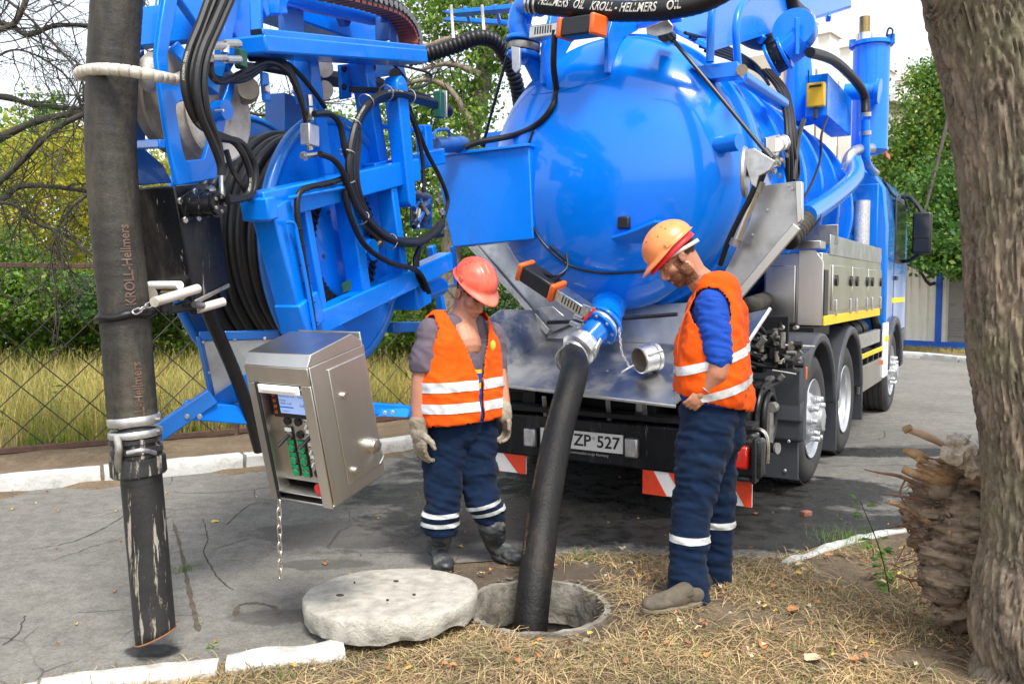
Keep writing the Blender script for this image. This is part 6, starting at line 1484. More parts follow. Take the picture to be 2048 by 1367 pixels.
def bark_mat():
    m, nt, b, oc = newmat('furrowed_brown_bark')
    n1 = noisetex(nt, oc, 14, 8, .75, (1, 1, .28)); n2 = noisetex(nt, oc, 70, 5, .7, (1, 1, .5)); n3 = noisetex(nt, oc, 2.5, 3)
    c = mixc(nt, ramp(nt, n1, .38, .62), (.050, .035, .023), (.29, .225, .155)); c = mixc(nt, mth(nt, 'MULTIPLY', ramp(nt, n2, .4, .65), .45), c, (.33, .285, .23))
    c = mixc(nt, mth(nt, 'MULTIPLY', ramp(nt, n3, .45, .65), .5), c, (.13, .135, .07))
    L(nt, c, b.inputs['Base Color']); b.inputs['Roughness'].default_value = .92
    bp = N(nt, 'Bump'); bp.inputs['Strength'].default_value = 1.; bp.inputs['Distance'].default_value = .012; L(nt, mth(nt, 'ADD', n1, mth(nt, 'MULTIPLY', n2, .5)), bp.inputs['Height']); L(nt, bp.outputs[0], b.inputs['Normal'])
    return m
m_trunk = bark_mat()
def limb(mb, pts, r0, r1, n=8, k=5, rough=.12):
    P = spl(pts, k); m = len(P); mb.tube(P, lambda i, m_: (r0+(r1-r0)*i/m_)*(1+rough*noise.noise(P[min(i, m-1)]*9)), n)
    return P
def twigs(mb, P, r, ln, cnt, depth, droop=-.15, spread=1.0):
    for _ in range(cnt):
        i = random.randrange(len(P)//6, len(P)-1); t = (P[i+1]-P[i]).normalized()
        d = (t*.6+Vector((random.gauss(0, 1), random.gauss(0, 1), random.gauss(0, 1)))*.6*spread).normalized(); a = P[i]; Q = [a]; L_ = ln*random.uniform(.4, 1.2)
        for j in range(4): d = (d+Vector((random.gauss(0, .25), random.gauss(0, .25), random.gauss(0, .25)+droop*.3))).normalized(); Q.append(Q[-1]+d*L_/4)
        S_ = spl(Q, 2); mb.tube(S_, lambda i_, m_: r*(1-.75*i_/m_), 4, cap=False)
        if depth: twigs(mb, S_, r*.55, ln*.5, random.randint(2, 4), depth-1, droop, spread)
# --- dry grass field behind the fence
def blades(pts, hmin, hmax, wd, lean, mat, name, zf=None, seg=3, horiz=False, kind='stuff'):
    n = len(pts); h = rng.uniform(hmin, hmax, n); a = rng.uniform(0, 2*pi, n); le = rng.uniform(lean[0], lean[1], n)
    w_ = wd*rng.uniform(.6, 1.4, n); V = []; ang = a+pi/2+rng.uniform(-.6, .6, n)
    sx, sy = np.cos(ang)*w_/2, np.sin(ang)*w_/2
    for j in range(seg+1):
        t = j/seg; hor = le*h*t**1.6; ver = h*t*np.sqrt(np.maximum(.02, 1-(le*.75*t)**2)) if not horiz else h*t*(1-t)*1.2*(1-le)+.004
        if horiz: hor = h*t
        x = pts[:, 0]+np.cos(a)*hor; y = pts[:, 1]+np.sin(a)*hor; z = pts[:, 2]+ver; k = 1-.85*t if not horiz else 1-.3*t
        V += [np.stack([x-sx*k, y-sy*k, z], 1), np.stack([x+sx*k, y+sy*k, z], 1)]
    V = np.stack(V, 1); m_ = 2*(seg+1); V = V.reshape(-1, 3); F = []
    base = np.arange(n)[:, None]*m_
    for j in range(seg): F.append(base+np.array([2*j, 2*j+1, 2*j+3, 2*j+2]))
    F = np.stack(F, 1).reshape(-1, 4); return tag(mesh_obj(name, V, F, mat, None, smooth=0), kind=kind)
fa, fb = ground(0, 915), ground(820, 842); fd = (fb-fa).normalized(); fn = Vector((-fd.y, fd.x, 0))
def field(n, s0, s1, t0, t1, thr=-.3):
    s = rng.uniform(s0, s1, n); t = t0+(t1-t0)*rng.uniform(0, 1, n)**1.4; P = np.stack([fa.x+fd.x*s+fn.x*t, fa.y+fd.y*s+fn.y*t, np.zeros(n)], 1)
    keep = np.array([noise.noise(Vector((p[0]*.9, p[1]*.9, 0))) > thr for p in P]); return P[keep]
blades(field(42000, -2.5, 9.5, .12, 7.5), .25, .75, .009, (.1, .8), m_dryg, 'dry_tall_grass', seg=3)
blades(field(20000, -2.5, 9.5, .05, 7, .05), .12, .42, .012, (.1, .8), m_lf_mid, 'green_grass', seg=3)
m_field = M('pale_dry_ground_cover', (.20, .18, .07), .95, 0, .3, 3, bump=.6, bs=20)
q = [fa+fd*-6+fn*.6, fa+fd*6.5+fn*.6, fa+fd*6.5+fn*60, fa+fd*-40+fn*60]
mesh_obj('meadow_ground', [v+Vector((0,0,.01)) for v in q], [(0,1,2,3)], m_field, kind='structure')
# --- fence
fen = thing('wire_fence', 'rusty diamond wire fence on steel rails along the kerb at the left', 'fence', fa)
m_rust = M('rusty_brown_steel', (.085, .045, .032), .8, 0, .3, 12, bump=.2)
m_wire = M('dark_fence_wire', (.03, .025, .022), .7, 0, .2, 12)
FL = 7.6; s0 = -2.0
bar('top_rail', fa+fd*s0+Vector((0,0,1.70)), fa+fd*FL+Vector((0,0,1.70)), .03, .045, m_rust, fen)
bar('bottom_rail', fa+fd*s0+Vector((0,0,.06)), fa+fd*FL+Vector((0,0,.06)), .035, .055, m_rust, fen)
for s in (-1.9, 2.05, 4.6, 7.5): bar('fence_post', fa+fd*s+Vector((0,0,-.1)), fa+fd*s+Vector((0,0,1.75)), .05, .05, m_rust, fen, up=(1,0,0))
sp = .365; H_ = 1.60
for sgn in (1, -1):
    k = -8
    while k*sp < FL+H_+sp:
        x0 = k*sp; x1 = x0+sgn*H_; z0, z1 = .07, .07+H_; a0, b0 = (x0, z0), (x1, z1)
        def clip(lo, hi, a, b):
            (xa, za), (xb, zb_) = a, b
            if max(xa, xb) < lo or min(xa, xb) > hi: return None
            def cl(x, z, x2, z2):
                if x < lo: t = (lo-x)/(x2-x); return lo, z+(z2-z)*t
                if x > hi: t = (hi-x)/(x2-x); return hi, z+(z2-z)*t
                return x, z
            return cl(xa, za, xb, zb_), cl(xb, zb_, xa, za)
        c_ = clip(s0, FL, a0, b0)
        if c_:
            P = [fa+fd*(c_[0][0]+(c_[1][0]-c_[0][0])*t)+Vector((0,0,c_[0][1]+(c_[1][1]-c_[0][1])*t))+fn*(.004*sgn+.012*sin(t*9+k)) for t in np.linspace(0, 1, 9)]
            MB().tube(P, .0055, 4).build('wire', m_wire, fen, smooth=1)
        k += 1
# --- shrubs and trees on the left
def tree(name, base, h, ells, n, size, mat, label, cat='tree', group=None, r=.12, barkm=None, k=70, sd=.2, limbs=5, shell=.4, twig=False):
    t = thing(name, label, cat, base, group=group); mb = MB()
    top = Vector(base)+Vector((0,0,h*.8)); b_ = Vector(base)
    P = limb(mb, [b_-Vector((0,0,.1)), b_.lerp(top, .4)+Vector((random.uniform(-.1,.1)*h*.2, 0, 0)), top], r, r*.3, 10); mb.build('trunk', barkm or m_bark, t, smooth=1.2)
    for i in range(limbs):
        c, rr = random.choice(ells); c = Vector(c)+Vector((random.uniform(-.6,.6)*rr[0], random.uniform(-.5,.5)*rr[1], random.uniform(-.4,.5)*rr[2])); j = random.randrange(len(P)//3, len(P))
        m2 = MB(); a = P[j]; limb(m2, [a, a.lerp(c, .5)+Vector((0,0,-.08*h*random.random())), c], r*.4, r*.08, 6); m2.build('limb', barkm or m_bark, t, smooth=1.2)
    foliage('crown', ells, n, size, mat, t, k, sd, shell); return t
def E3(px, py, Y, rx, ry, rz): return (tuple(at(px, py, Y)), (rx, ry, rz))
tree('shrub', ground(40, 690), 3.4, [E3(60, 330, 15, 1.1, 1, .8), E3(150, 380, 15, .9, .9, .9), E3(20, 430, 15, 1.0, .9, .8), E3(110, 460, 15.5, 1.1, .8, .8), E3(170, 300, 16, .6, .6, .5)], 17000, .075, m_lf_yel, 'yellow-green shrub behind the fence at the far left', 'shrub', r=.05, k=90)
tree('shrub', ground(330, 672), 3.2, [E3(300, 440, 16, 1.0, 1, .9), E3(240, 400, 16, .9, .9, .8), E3(330, 360, 16, .7, .8, .7)], 12000, .075, m_lf_yel, 'yellow-green shrub seen between the thick hose and the black boom box', 'shrub', r=.05, k=80)
tree('shrub', ground(60, 700), 1.7, [E3(60, 585, 12.2, .8, .5, .45), E3(150, 600, 12.4, .7, .5, .4), E3(-40, 580, 12.4, .8, .5, .5), E3(10, 520, 12.8, .7, .5, .4)], 11000, .075, m_lf_grn, 'low green shrub with broad leaves behind the fence rail at the left', 'shrub', r=.04, k=70)
tree('shrub', ground(280, 705), 1.7, [E3(250, 590, 12.2, .7, .5, .4), E3(320, 560, 12.4, .6, .5, .5)], 7000, .065, m_lf_dk, 'dark green bush behind the sling of the thick hose', 'shrub', r=.04, k=60)
tree('shrub', ground(470, 690), 1.9, [E3(470, 560, 13.5, .9, .6, .6), E3(560, 590, 13.5, .8, .6, .5)], 7000, .07, m_lf_grn, 'green bush behind the hose reel', 'shrub', r=.04, k=60)
for k, (px, Y_, mt, lb) in enumerate(((-150, 12.6, m_lf_grn, 'green bush at the far left end of the hedge behind the fence'), (30, 13.2, m_lf_mid, 'dark bush in the hedge left of the thick hose'), (170, 12.9, m_lf_grn, 'green bush in the hedge right behind the thick hose'), (350, 13.0, m_lf_mid, 'light bush in the hedge beneath the black boom box'), (640, 13.4, m_lf_grn, 'bush in the hedge hidden mostly by the reel'), (800, 13.2, m_lf_mid, 'bright bush in the hedge left of the red helmet'), (930, 13.5, m_lf_dk, 'dark bush in the hedge between the two arms of the boom'))):
    c_ = at(px, 575, Y_); tree('hedge_bush', Vector((c_.x, Y_, 0)), 2.0, [((c_.x-.5, Y_, .75), (.8, .5, .5)), ((c_.x+.5, Y_+.2, .85), (.8, .5, .6)), ((c_.x, Y_+.3, 1.35), (.7, .5, .35))], 5500, .085, mt, lb, 'shrub', 'bushes of the hedge behind the fence', r=.04, k=90, limbs=2, shell=.3)
tree('background_tree', ground(60, 640), 6.5, [E3(30, 290, 26, 1.8, 1.5, 1.2), E3(140, 330, 26, 1.6, 1.5, 1.1), E3(80, 240, 27, .9, 1, .8), E3(-60, 330, 26, 1.8, 1.5, 1.4)], 9000, .15, m_lf_mid, 'pale green tree rising far behind the yellow shrub at the left', r=.15, k=70)
tree('background_tree', ground(560, 640), 6.5, [E3(380, 350, 24, 1.6, 1.5, 1.3), E3(520, 330, 24, 1.6, 1.5, 1.1), E3(640, 300, 24, 1.5, 1.5, 1.3), E3(560, 430, 24, 2.5, 1.5, 1.2)], 13000, .15, m_lf_mid, 'loose green tree showing through the gaps of the boom frame', r=.15, k=70)
tree('background_tree', ground(800, 640), 6.5, [E3(760, 300, 22, 1.5, 1.5, 1.3), E3(880, 380, 22, 1.2, 1.5, 1.4), E3(870, 200, 22, 1.0, 1.2, .9), E3(820, 470, 22, 1.5, 1.2, 1.2)], 12000, .14, m_lf_grn, 'green tree beyond the fence between boom and tank', r=.15, k=70)
tree('shrub', ground(860, 690), 2.1, [E3(830, 560, 12.5, .6, .5, .6), E3(900, 530, 12.5, .6, .5, .7), E3(930, 480, 12.5, .4, .5, .5), E3(800, 640, 12.2, .5, .4, .4)], 9000, .07, m_lf_mid, 'bright green shrub behind the left worker', 'shrub', r=.04, k=70)
tag(foliage('far_woods', [((x, 44+random.uniform(-3, 3), 2.2), (4, 3, 2.6+random.random())) for x in range(-50, 44, 5)], 26000, .42, m_lf_mid, None, 190, .22, .3), kind='stuff')
# ivy-clad tree
it = thing('ivy_tree', 'leaning tree trunk wrapped in ivy behind the corrugated hose', 'tree', at(905, 700, 10.5))
it_ = MB(); ivP = limb(it_, [Vector((at(890, 700, 10.5).x, 10.5, 0)), at(905, 470, 10.5), at(935, 300, 10.5), at(962, 180, 10.5), at(975, 60, 10.5), at(968, -80, 10.5)], .13, .09, 14, 8); it_.build('trunk', m_trunk, it, smooth=1.2)
for pts in ([(955, 90), (900, 78), (850, 92), (790, 75), (700, 60)], [(962, 150), (900, 128), (840, 140)], [(970, 60), (1010, 20), (1040, -20)], [(945, 250), (900, 180), (850, 160), (800, 175)]):
    m2 = MB(); PP = limb(m2, [at(x, y, 10.3) for x, y in pts], .045, .015, 8); m2.build('limb', m_trunk, it, smooth=1.2)
    m3 = MB(); twigs(m3, PP, .010, .6, 12, 1); m3.build('twigs', m_bark, it, smooth=0, kind='stuff')
foliage('ivy', [E3(975, 60, 10.4, .28, .25, .5), E3(962, 170, 10.4, .22, .25, .5), E3(940, 280, 10.4, .28, .25, .5), E3(915, 400, 10.4, .25, .25, .5), E3(920, 200, 10.5, .2, .2, .25), E3(870, 30, 10.8, .5, .4, .35), E3(960, -20, 10.8, .6, .4, .4), E3(905, 300, 10.4, .2, .2, .3), E3(1010, 50, 10.4, .25, .2, .25)], 9500, .062, m_lf_mid, it, 70, .3, .5, .6)
# --- pine with dead branches reaching in from the left
pt = thing('pine_tree', 'bare pine branches and dead twigs reaching in from the left', 'tree', Vector((-5.2, 6.6, 0)))
tm = MB(); limb(tm, [Vector((-5.2, 6.6, -.1)), Vector((-5.15, 6.6, 3)), Vector((-5.0, 6.6, 7))], .17, .1, 16, 8); tm.build('trunk', m_bark, pt, smooth=1.2)
brs = [([(-330, 250), (-100, 200), (0, 193), (70, 210), (165, 218), (260, 222), (340, 240)], .028, .013), ([(-330, 380), (-80, 320), (0, 276), (80, 240), (165, 226), (230, 230)], .034, .018),
       ([(-330, 500), (-100, 440), (0, 362), (55, 310), (110, 258), (172, 226)], .030, .016), ([(-330, 440), (-60, 420), (0, 400), (40, 374), (90, 372), (180, 383), (290, 400)], .030, .014),
       ([(-330, 60), (-60, 80), (0, 60), (30, 45), (52, 0), (58, -40)], .026, .016), ([(-200, 10), (0, 45), (55, 70), (110, 52), (185, 52), (300, 70)], .024, .012), ([(-300, 420), (0, 405), (60, 440), (130, 470), (210, 520), (300, 500)], .014, .008),
       ([(-100, -80), (40, 20), (110, 90), (160, 150), (170, 205)], .012, .006), ([(-330, 150), (-60, 130), (40, 100), (140, 160), (170, 250)], .010, .006), ([(180, 385), (140, 420), (110, 470), (100, 540)], .012, .005),
       ([(480, 360), (520, 280), (560, 240), (640, 260), (700, 300)], .016, .008), ([(440, 200), (520, 230), (580, 210), (660, 200)], .012, .006), ([(330, 130), (300, 60), (280, -20)], .012, .006)]
for pts, r0, r1 in brs:
    m2 = MB(); dY = random.uniform(-.3, .3); PP = limb(m2, [at(x, y, 6.4+dY) for x, y in pts], r0, r1, 9, 6, .3); m2.build('branch', m_bark, pt, smooth=1.2)
    m3 = MB(); twigs(m3, PP, .0055, .62, 18, 2, -.1); m3.build('twigs', m_bark, pt, smooth=0, kind='stuff')
    nd = []
    for _ in range(34): p = random.choice(PP)+Vector((random.gauss(0, .22), random.gauss(0, .2), random.gauss(0, .22))); nd.append(np.array(p)+rng.normal(size=(16, 3))*.008)
    V, F = leaf_np(np.concatenate(nd), .07, .035, 0); mesh_obj('needles', V, F, m_lf_dk, pt, smooth=0, kind='stuff')
# --- right: trees, shed, building
tree('maple_tree', ground(1900, 690), 9, [E3(1905, 515, 19.5, .8, .7, .45), E3(1850, 500, 19, .6, .5, .35), E3(1960, 490, 19.5, 1.2, .8, .6), E3(1900, 420, 21, 1.3, 1, 1.0), E3(1840, 470, 20, .5, .6, .5), E3(2000, 400, 21, 1.6, 1, 1.2)], 24000, .12, m_lf_right, 'leafy maple hanging over the cream shed beside the cab', r=.16, k=110, sd=.24)
tree('locust_tree', ground(1870, 650), 11, [E3(1880, 230, 27, 1.3, 1.2, 1.0), E3(1830, 300, 27, 1.1, 1.2, .9), E3(1900, 330, 27, 1.6, 1.2, 1.3), E3(1800, 370, 27, .9, 1, .8), E3(1930, 180, 27, 1.1, 1.2, 1.3), E3(1860, 160, 27.5, .6, .8, .7), E3(1820, 450, 27, 1.3, 1, 1.0), E3(1960, 290, 27, 1.3, 1.2, 1.6), E3(1850, 380, 27, 1.5, 1.2, 1.2)], 34000, .13, m_lf_grn, 'tall feathery green tree behind the cyclone at the right', r=.2, k=190, sd=.26)
tree('locust_tree', ground(2100, 650), 11, [E3(1990, 120, 30, 1.8, 1.2, 1.6), E3(2080, 200, 30, 2.5, 1.5, 2.5), E3(2000, 420, 30, 3, 1.5, 2.2)], 9000, .2, m_lf_dk, 'dark green tree mostly hidden by the near trunk', r=.2, k=80)
tree('shrub', ground(1790, 640), 3.5, [E3(1780, 420, 30, 1.0, .8, 1.0), E3(1790, 340, 30, .8, .8, .9), E3(1810, 500, 30, 1.2, .8, 1.0)], 5000, .13, m_lf_mid, 'light green bush between the cab roof and the low wall', 'shrub', r=.05, k=50)
m_cream = M('cream_corrugated_sheet', (.78, .75, .64), .6, 0, .05, 3); m_sblue = M('shed_blue_paint', (.01, .10, .50), .5); m_gdoor = M('grey_shed_door', (.22, .21, .19), .6, 0, .1)
sa, sb = ground(1740, 690), ground(2060, 708); sdv = (sb-sa).normalized(); snn = Vector((-sdv.y, sdv.x, 0))
shd = thing('container_shed', 'cream corrugated shed with blue frame under the leafy branches', 'shed', sa); SL = (sb-sa).length
prism('shed_body', [sa+snn*.12, sb+snn*.12, sb+snn*2.5, sa+snn*2.5], (0, 0, 2.5), m_cream, shd)
k = 0; s = 0
xdoor = (ground(1908, 697)-sa).dot(sdv); xd2 = (ground(1945, 699)-sa).dot(sdv)
while s < SL-.1:
    if not (xdoor-.1 < s < xd2): MB().prism([sa+sdv*s+snn*.12, sa+sdv*(s+.03)+snn*.07, sa+sdv*(s+.11)+snn*.07, sa+sdv*(s+.14)+snn*.12], (0,0,2.4)).build('sheet_rib', m_cream, shd)
    s += .22
for px in (1745, 1880, 2055):
    s = (ground(px, 697)-sa).dot(sdv); bar('blue_post', sa+sdv*s+snn*.05, sa+sdv*s+snn*.05+Vector((0,0,2.5)), .16, .12, m_sblue, shd, up=sdv)
bar('bottom_frame', sa+snn*.04+Vector((0,0,.10)), sb+snn*.04+Vector((0,0,.10)), .12, .16, m_sblue, shd); bar('top_frame', sa+snn*.04+Vector((0,0,2.42)), sb+snn*.04+Vector((0,0,2.42)), .12, .16, m_sblue, shd)
dr_ = prism('shed_door', [sa+sdv*xdoor+snn*.06+Vector((0,0,.2)), sa+sdv*xd2+snn*.06+Vector((0,0,.2)), sa+sdv*xd2+snn*.06+Vector((0,0,2.1)), sa+sdv*xdoor+snn*.06+Vector((0,0,2.1))], snn*.04, m_gdoor, shd)
for j in range(7): bar('vent_slat', sa+sdv*(xdoor+.06)+snn*.05+Vector((0,0,.35+j*.07)), sa+sdv*(xd2-.06)+snn*.05+Vector((0,0,.35+j*.07)), .02, .03, m_gdoor, dr_)
cyl('door_handle', sa+sdv*(xdoor+.08)+Vector((0,0,1.1)), sa+sdv*(xdoor+.14)+Vector((0,0,1.1)), .02, m_iron, dr_)
P = np.array([[*(sa+sdv*random.uniform(-2, SL+4)-snn*random.uniform(.1, 1.0))] for _ in range(6000)]); blades(P, .03, .12, .012, (.2, .8), m_dryg, 'roadside_grass', seg=2)
# building with white piers
m_pier = M('white_rendered_pier', (.78, .76, .70), .8, 0, .05, 2); m_bw = M('beige_rendered_wall', (.55, .49, .40), .85, 0, .08, 2); m_win = M('far_window_glass', (.18, .17, .15), .2)
ba, bb_ = at(1590, 575, 38), at(1960, 575, 66); ba.z = bb_.z = 0; bdv = (bb_-ba).normalized(); bnn = Vector((-bdv.y, bdv.x, 0)); BL = (bb_-ba).length; BH = 12.0
bld = thing('tall_building', 'bleached white office building with tall piers behind the trees', 'building', ba)
prism('facade', [ba+bnn*.8, bb_+bnn*.8, bb_+bnn*8, ba+bnn*8], (0,0,BH), m_bw, bld)
s = .5
while s < BL:
    pr_ = bar('pier', ba+bdv*s, ba+bdv*s+Vector((0,0,BH+1.2)), .55, 1.2, m_pier, bld, up=bdv); bar('pier_cap', ba+bdv*s+Vector((0,0,BH+1.2)), ba+bdv*s+Vector((0,0,BH+1.9)), .8, 1.5, m_pier, pr_, up=bdv)
    for f_ in range(4):
        a = ba+bdv*(s+.7)+bnn*.78+Vector((0,0,1.4+f_*2.9)); wn_ = prism('window', [a, a+bdv*1.5, a+bdv*1.5+Vector((0,0,1.5)), a+Vector((0,0,1.5))], bnn*-.04, m_win, bld, bevel=0)
        bar('sill', a-Vector((0,0,.12)), a-Vector((0,0,.12))+bdv*1.5, .25, .12, m_pier, wn_, bevel=0)
    s += 2.9
lw = thing('low_building', 'low beige wall and roof edge between cyclone and green trees', 'building', at(1770, 575, 32))
l0, l1 = at(1765, 575, 31), at(2000, 575, 36); l0.z = l1.z = 0; prism('wall', [l0, l1, l1+Vector((0,3,0)), l0+Vector((0,3,0))], (0,0,8.2), m_bw, lw); bar('parapet', l0+Vector((0,-.1,8.3)), l1+Vector((0,-.1,8.3)), .4, .3, m_pier, lw)
# =====================================================================
#  NEAR TREE, ROOT PLATE, LITTER
# =====================================================================
nt_ = thing('tree_trunk', 'thick rough-barked tree trunk leaning in at the right edge', 'tree', Vector((at(1990, 1340, 3.1).x+.2, 3.1, 0)))
ed = [(1850, -60), (1862, 0), (1893, 120), (1918, 260), (1934, 400), (1941, 560), (1944, 690), (1962, 800), (1974, 900), (1980, 1000), (1978, 1100), (1962, 1180), (1958, 1260), (1972, 1340), (1930, 1420)]
cl = [at(x, y, 3.1)+Vector((.215 if y < 1300 else .24, 0, 0)) for x, y in ed]; cl = cl[::-1]; cl = [cl[0]+Vector((0,0,-.1))]+cl+[cl[-1]+Vector((-.15, .2, .8)), cl[-1]+Vector((-.5, .2, 2.6))]
P = spl(cl, 16); m = len(P); n = 190; vs, fs = [], []
for i in range(m):
    t = (P[min(i+1, m-1)]-P[max(i-1, 0)]).normalized(); x = Vector((1,0,0)); x = (x-t*x.dot(t)).normalized(); y = t.cross(x); z = P[i].z
    for k in range(n):
        a = 2*pi*k/n; r = .212+(.02*max(0, .3-z)/.3)
        q = Vector((cos(a)*15, sin(a)*15, z*9+1.5*noise.noise(Vector((cos(a)*3, sin(a)*3, z*3))))); rd = abs(noise.noise(q)); rd2 = abs(noise.noise(q*2.1+Vector((5,0,0))))
        r += .017*min(1, rd*3.2)+.008*min(1, rd2*3)-.015+.010*noise.noise(Vector((cos(a)*1.2, sin(a)*1.2, z*1.1)))
        vs.append(P[i]+(x*cos(a)+y*sin(a))*r)
for i in range(m-1):
    for k in range(n): fs.append((i*n+k, i*n+(k+1) % n, (i+1)*n+(k+1) % n, (i+1)*n+k))
mesh_obj('trunk', vs, fs, m_trunk, nt_, smooth=1.5)
m_wood = M('bare_brown_wood', (.13, .065, .04), .85, 0, .3, 10, bump=.6, bs=30, sc=(1, 1, .25), dirt=((.24, .16, .10), 12, .5, .65, (1, 1, .15), .6))
for pts in (([(0,0,4.4),(-1,-1.2,6),(-2.5,-2.5,7.5)]), ([(.0,0,4.6),(1.6,-1,6.5),(3,-2.5,8)]), ([(0,0,4.6),(1.8,.6,6.8),(3.4,.5,8.6)])):
    mb = MB(); limb(mb, [Vector((1.55, 3.2, 0))+Vector(p) for p in pts], .11, .04, 10, 6); mb.build('limb', m_trunk, nt_, smooth=1.2)
foliage('crown', [((5.2, 3.6, 8.8), (1.3, 1.0, .9)), ((4.9, .5, 8.4), (1.3, 1.2, .9)), ((5.6, -2.5, 7.2), (1.5, 1.4, 1.1)), ((-3.9, -1.5, 7.6), (1.2, 1.0, .7))], 3000, .22, m_lf_grn, nt_, 90, .2, .3)
# root plate
rp = thing('uprooted_root_plate', 'torn-up root plate of soil and splintered wood leaning against the tree trunk', 'tree stump', at(1900, 1200, 3.55))
mb = MB()
for x, y, Y, a, b, c in ((1930, 1000, 3.6, .14, .14, .15), (1890, 1050, 3.6, .13, .12, .12), (1925, 1100, 3.5, .13, .12, .14), (1900, 1150, 3.5, .10, .12, .10), (1850, 1010, 3.6, .06, .08, .09), (1950, 950, 3.55, .09, .12, .08), (1960, 1180, 3.45, .10, .14, .14), (1880, 960, 3.6, .09, .09, .05), (1930, 1200, 3.5, .08, .1, .08)): mb.ell(at(x, y, Y), (a, b, c))
V, Nn, F = blob(mb, .008, 2, .4)
V = wrinkle(V, Nn, ((.050, 6, 6, 9, 1), (.030, 6, 6, 26, 60), (.022, 12, 12, 52, 64), (.010, 50, 50, 60, 5)))
m_soil = M('clay_soil_and_roots', (.20, .15, .105), .95, 0, .4, 12, bump=1., bs=50, sc=(.4, .4, 1), dirt=((.36, .28, .19), 9, .48, .62, (.3, .3, 1.6), .8), dirt2=((.045, .03, .02), 12, .52, .64, (.4, .4, 1.5), .85))
mesh_obj('soil_mass', V, F, m_soil, rp, smooth=.9)
def root(pts, r0, r1, mat=m_wood, name='root', rough=.3, Y=3.5):
    mb = MB(); limb(mb, [at(p[0], p[1], p[2] if len(p) > 2 else Y) for p in pts], r0, r1, 10, 6, rough); return mb.build(name, mat, rp, smooth=.8)
m_split = M('splintered_pale_wood', (.36, .23, .12), .85, 0, .35, 14, bump=.9, bs=40, sc=(.3, 1, 1), dirt=((.10, .055, .03), 8, .5, .68, None, .8))
for k in range(8):
    y0 = 903+k*6.0+random.uniform(-5, 5); x0 = random.uniform(1790, 1850)+k*1.5+(10 if k in (0, 7, 8) else 0); root([(x0, y0+random.uniform(-10, 2), 3.5+random.uniform(-.05, .05)), (x0+40, y0+12, 3.5), (x0+105, y0+26, 3.55)], random.uniform(.006, .014), random.uniform(.022, .036), m_split, 'splinter', 1.5)
for pts, r0, r1 in (([(1728, 938), (1760, 945), (1800, 952), (1840, 972)], .002, .010), ([(1755, 985), (1790, 990), (1850, 1000)], .002, .008), ([(1778, 1003), (1805, 1012), (1850, 1040), (1900, 1065)], .010, .014), ([(1770, 1040), (1800, 1050), (1840, 1062)], .001, .006), ([(1810, 960), (1800, 985), (1812, 1010)], .004, .003), ([(1790, 1150), (1830, 1160), (1880, 1150)], .003, .01), ([(1895, 1060), (1902, 1085), (1897, 1112)], .016, .006)):
    root(pts, r0, r1, m_split if r1 > .013 else m_wood)
C_ = V[rng.integers(0, len(V), 500)]; C_ = C_[(C_[:, 1] < 3.6)]
Vf, Ff = leaf_np(C_, .026, .30, .1, .7); mesh_obj('wood_flakes', Vf, Ff, m_split, rp, smooth=0, kind='stuff')
Vf, Ff = leaf_np(C_[rng.integers(0, len(C_), 26)], .10, .22, .2, .5); mesh_obj('split_wood_chips', Vf, Ff, m_split, rp, smooth=0, kind='stuff')
Vf, Ff = leaf_np(V[rng.integers(0, len(V), 160)], .04, .08, .8, .6); mesh_obj('root_hairs', Vf, Ff, m_wood, rp, smooth=0, kind='stuff')
for k in range(30):
    x = random.uniform(1795, 1880); y = random.uniform(960, 1190); P_0 = (x, y, 3.48); ang = random.uniform(2.0, 4.2); l_ = random.uniform(20, 70); root([P_0, (x+cos(ang)*l_*.5, y+sin(ang)*l_*.5+4, 3.47), (x+cos(ang)*l_, y+sin(ang)*l_*.6+random.uniform(0, 18), 3.45)], random.uniform(.0015, .003), .0008, m_wood, 'fine_root', .2)
br_ = root([(1812, 857, 3.5), (1850, 870, 3.5), (1890, 890, 3.52), (1925, 912, 3.55)], .016, .020, M('peeled_branch', (.42, .29, .18), .7, 0, .2, 10, bump=.4, bs=20), 'broken_branch', .3)
root([(1808, 860, 3.5), (1822, 853, 3.48)], .018, .010, m_split, 'branch_stub')
bg_ = thing('plastic_bag', 'crumpled clear plastic bag caught on top of the root plate', 'plastic bag', at(1940, 920, 3.45))
mb = MB(); mb.ell(at(1930, 905, 3.42), (.075, .05, .040)); mb.ell(at(1955, 925, 3.40), (.055, .05, .045)); mb.ell(at(1915, 890, 3.42), (.03, .03, .03))
V, Nn, F = blob(mb, .006, 2, .4); V = wrinkle(V, Nn, ((.02, 22, 22, 22, 60), (.014, 40, 40, 40, 63), (.02, 12, 12, 12, 3)))
m_bag = M('milky_plastic_film', (.62, .54, .42), .25, 0, .3, 20, dirt=((.25, .18, .11), 12, .5, .7, None, .7)); m_bag.node_tree.nodes['Principled BSDF'].inputs['Transmission Weight'].default_value = .35
mesh_obj('film', V, F, m_bag, bg_, smooth=.5)
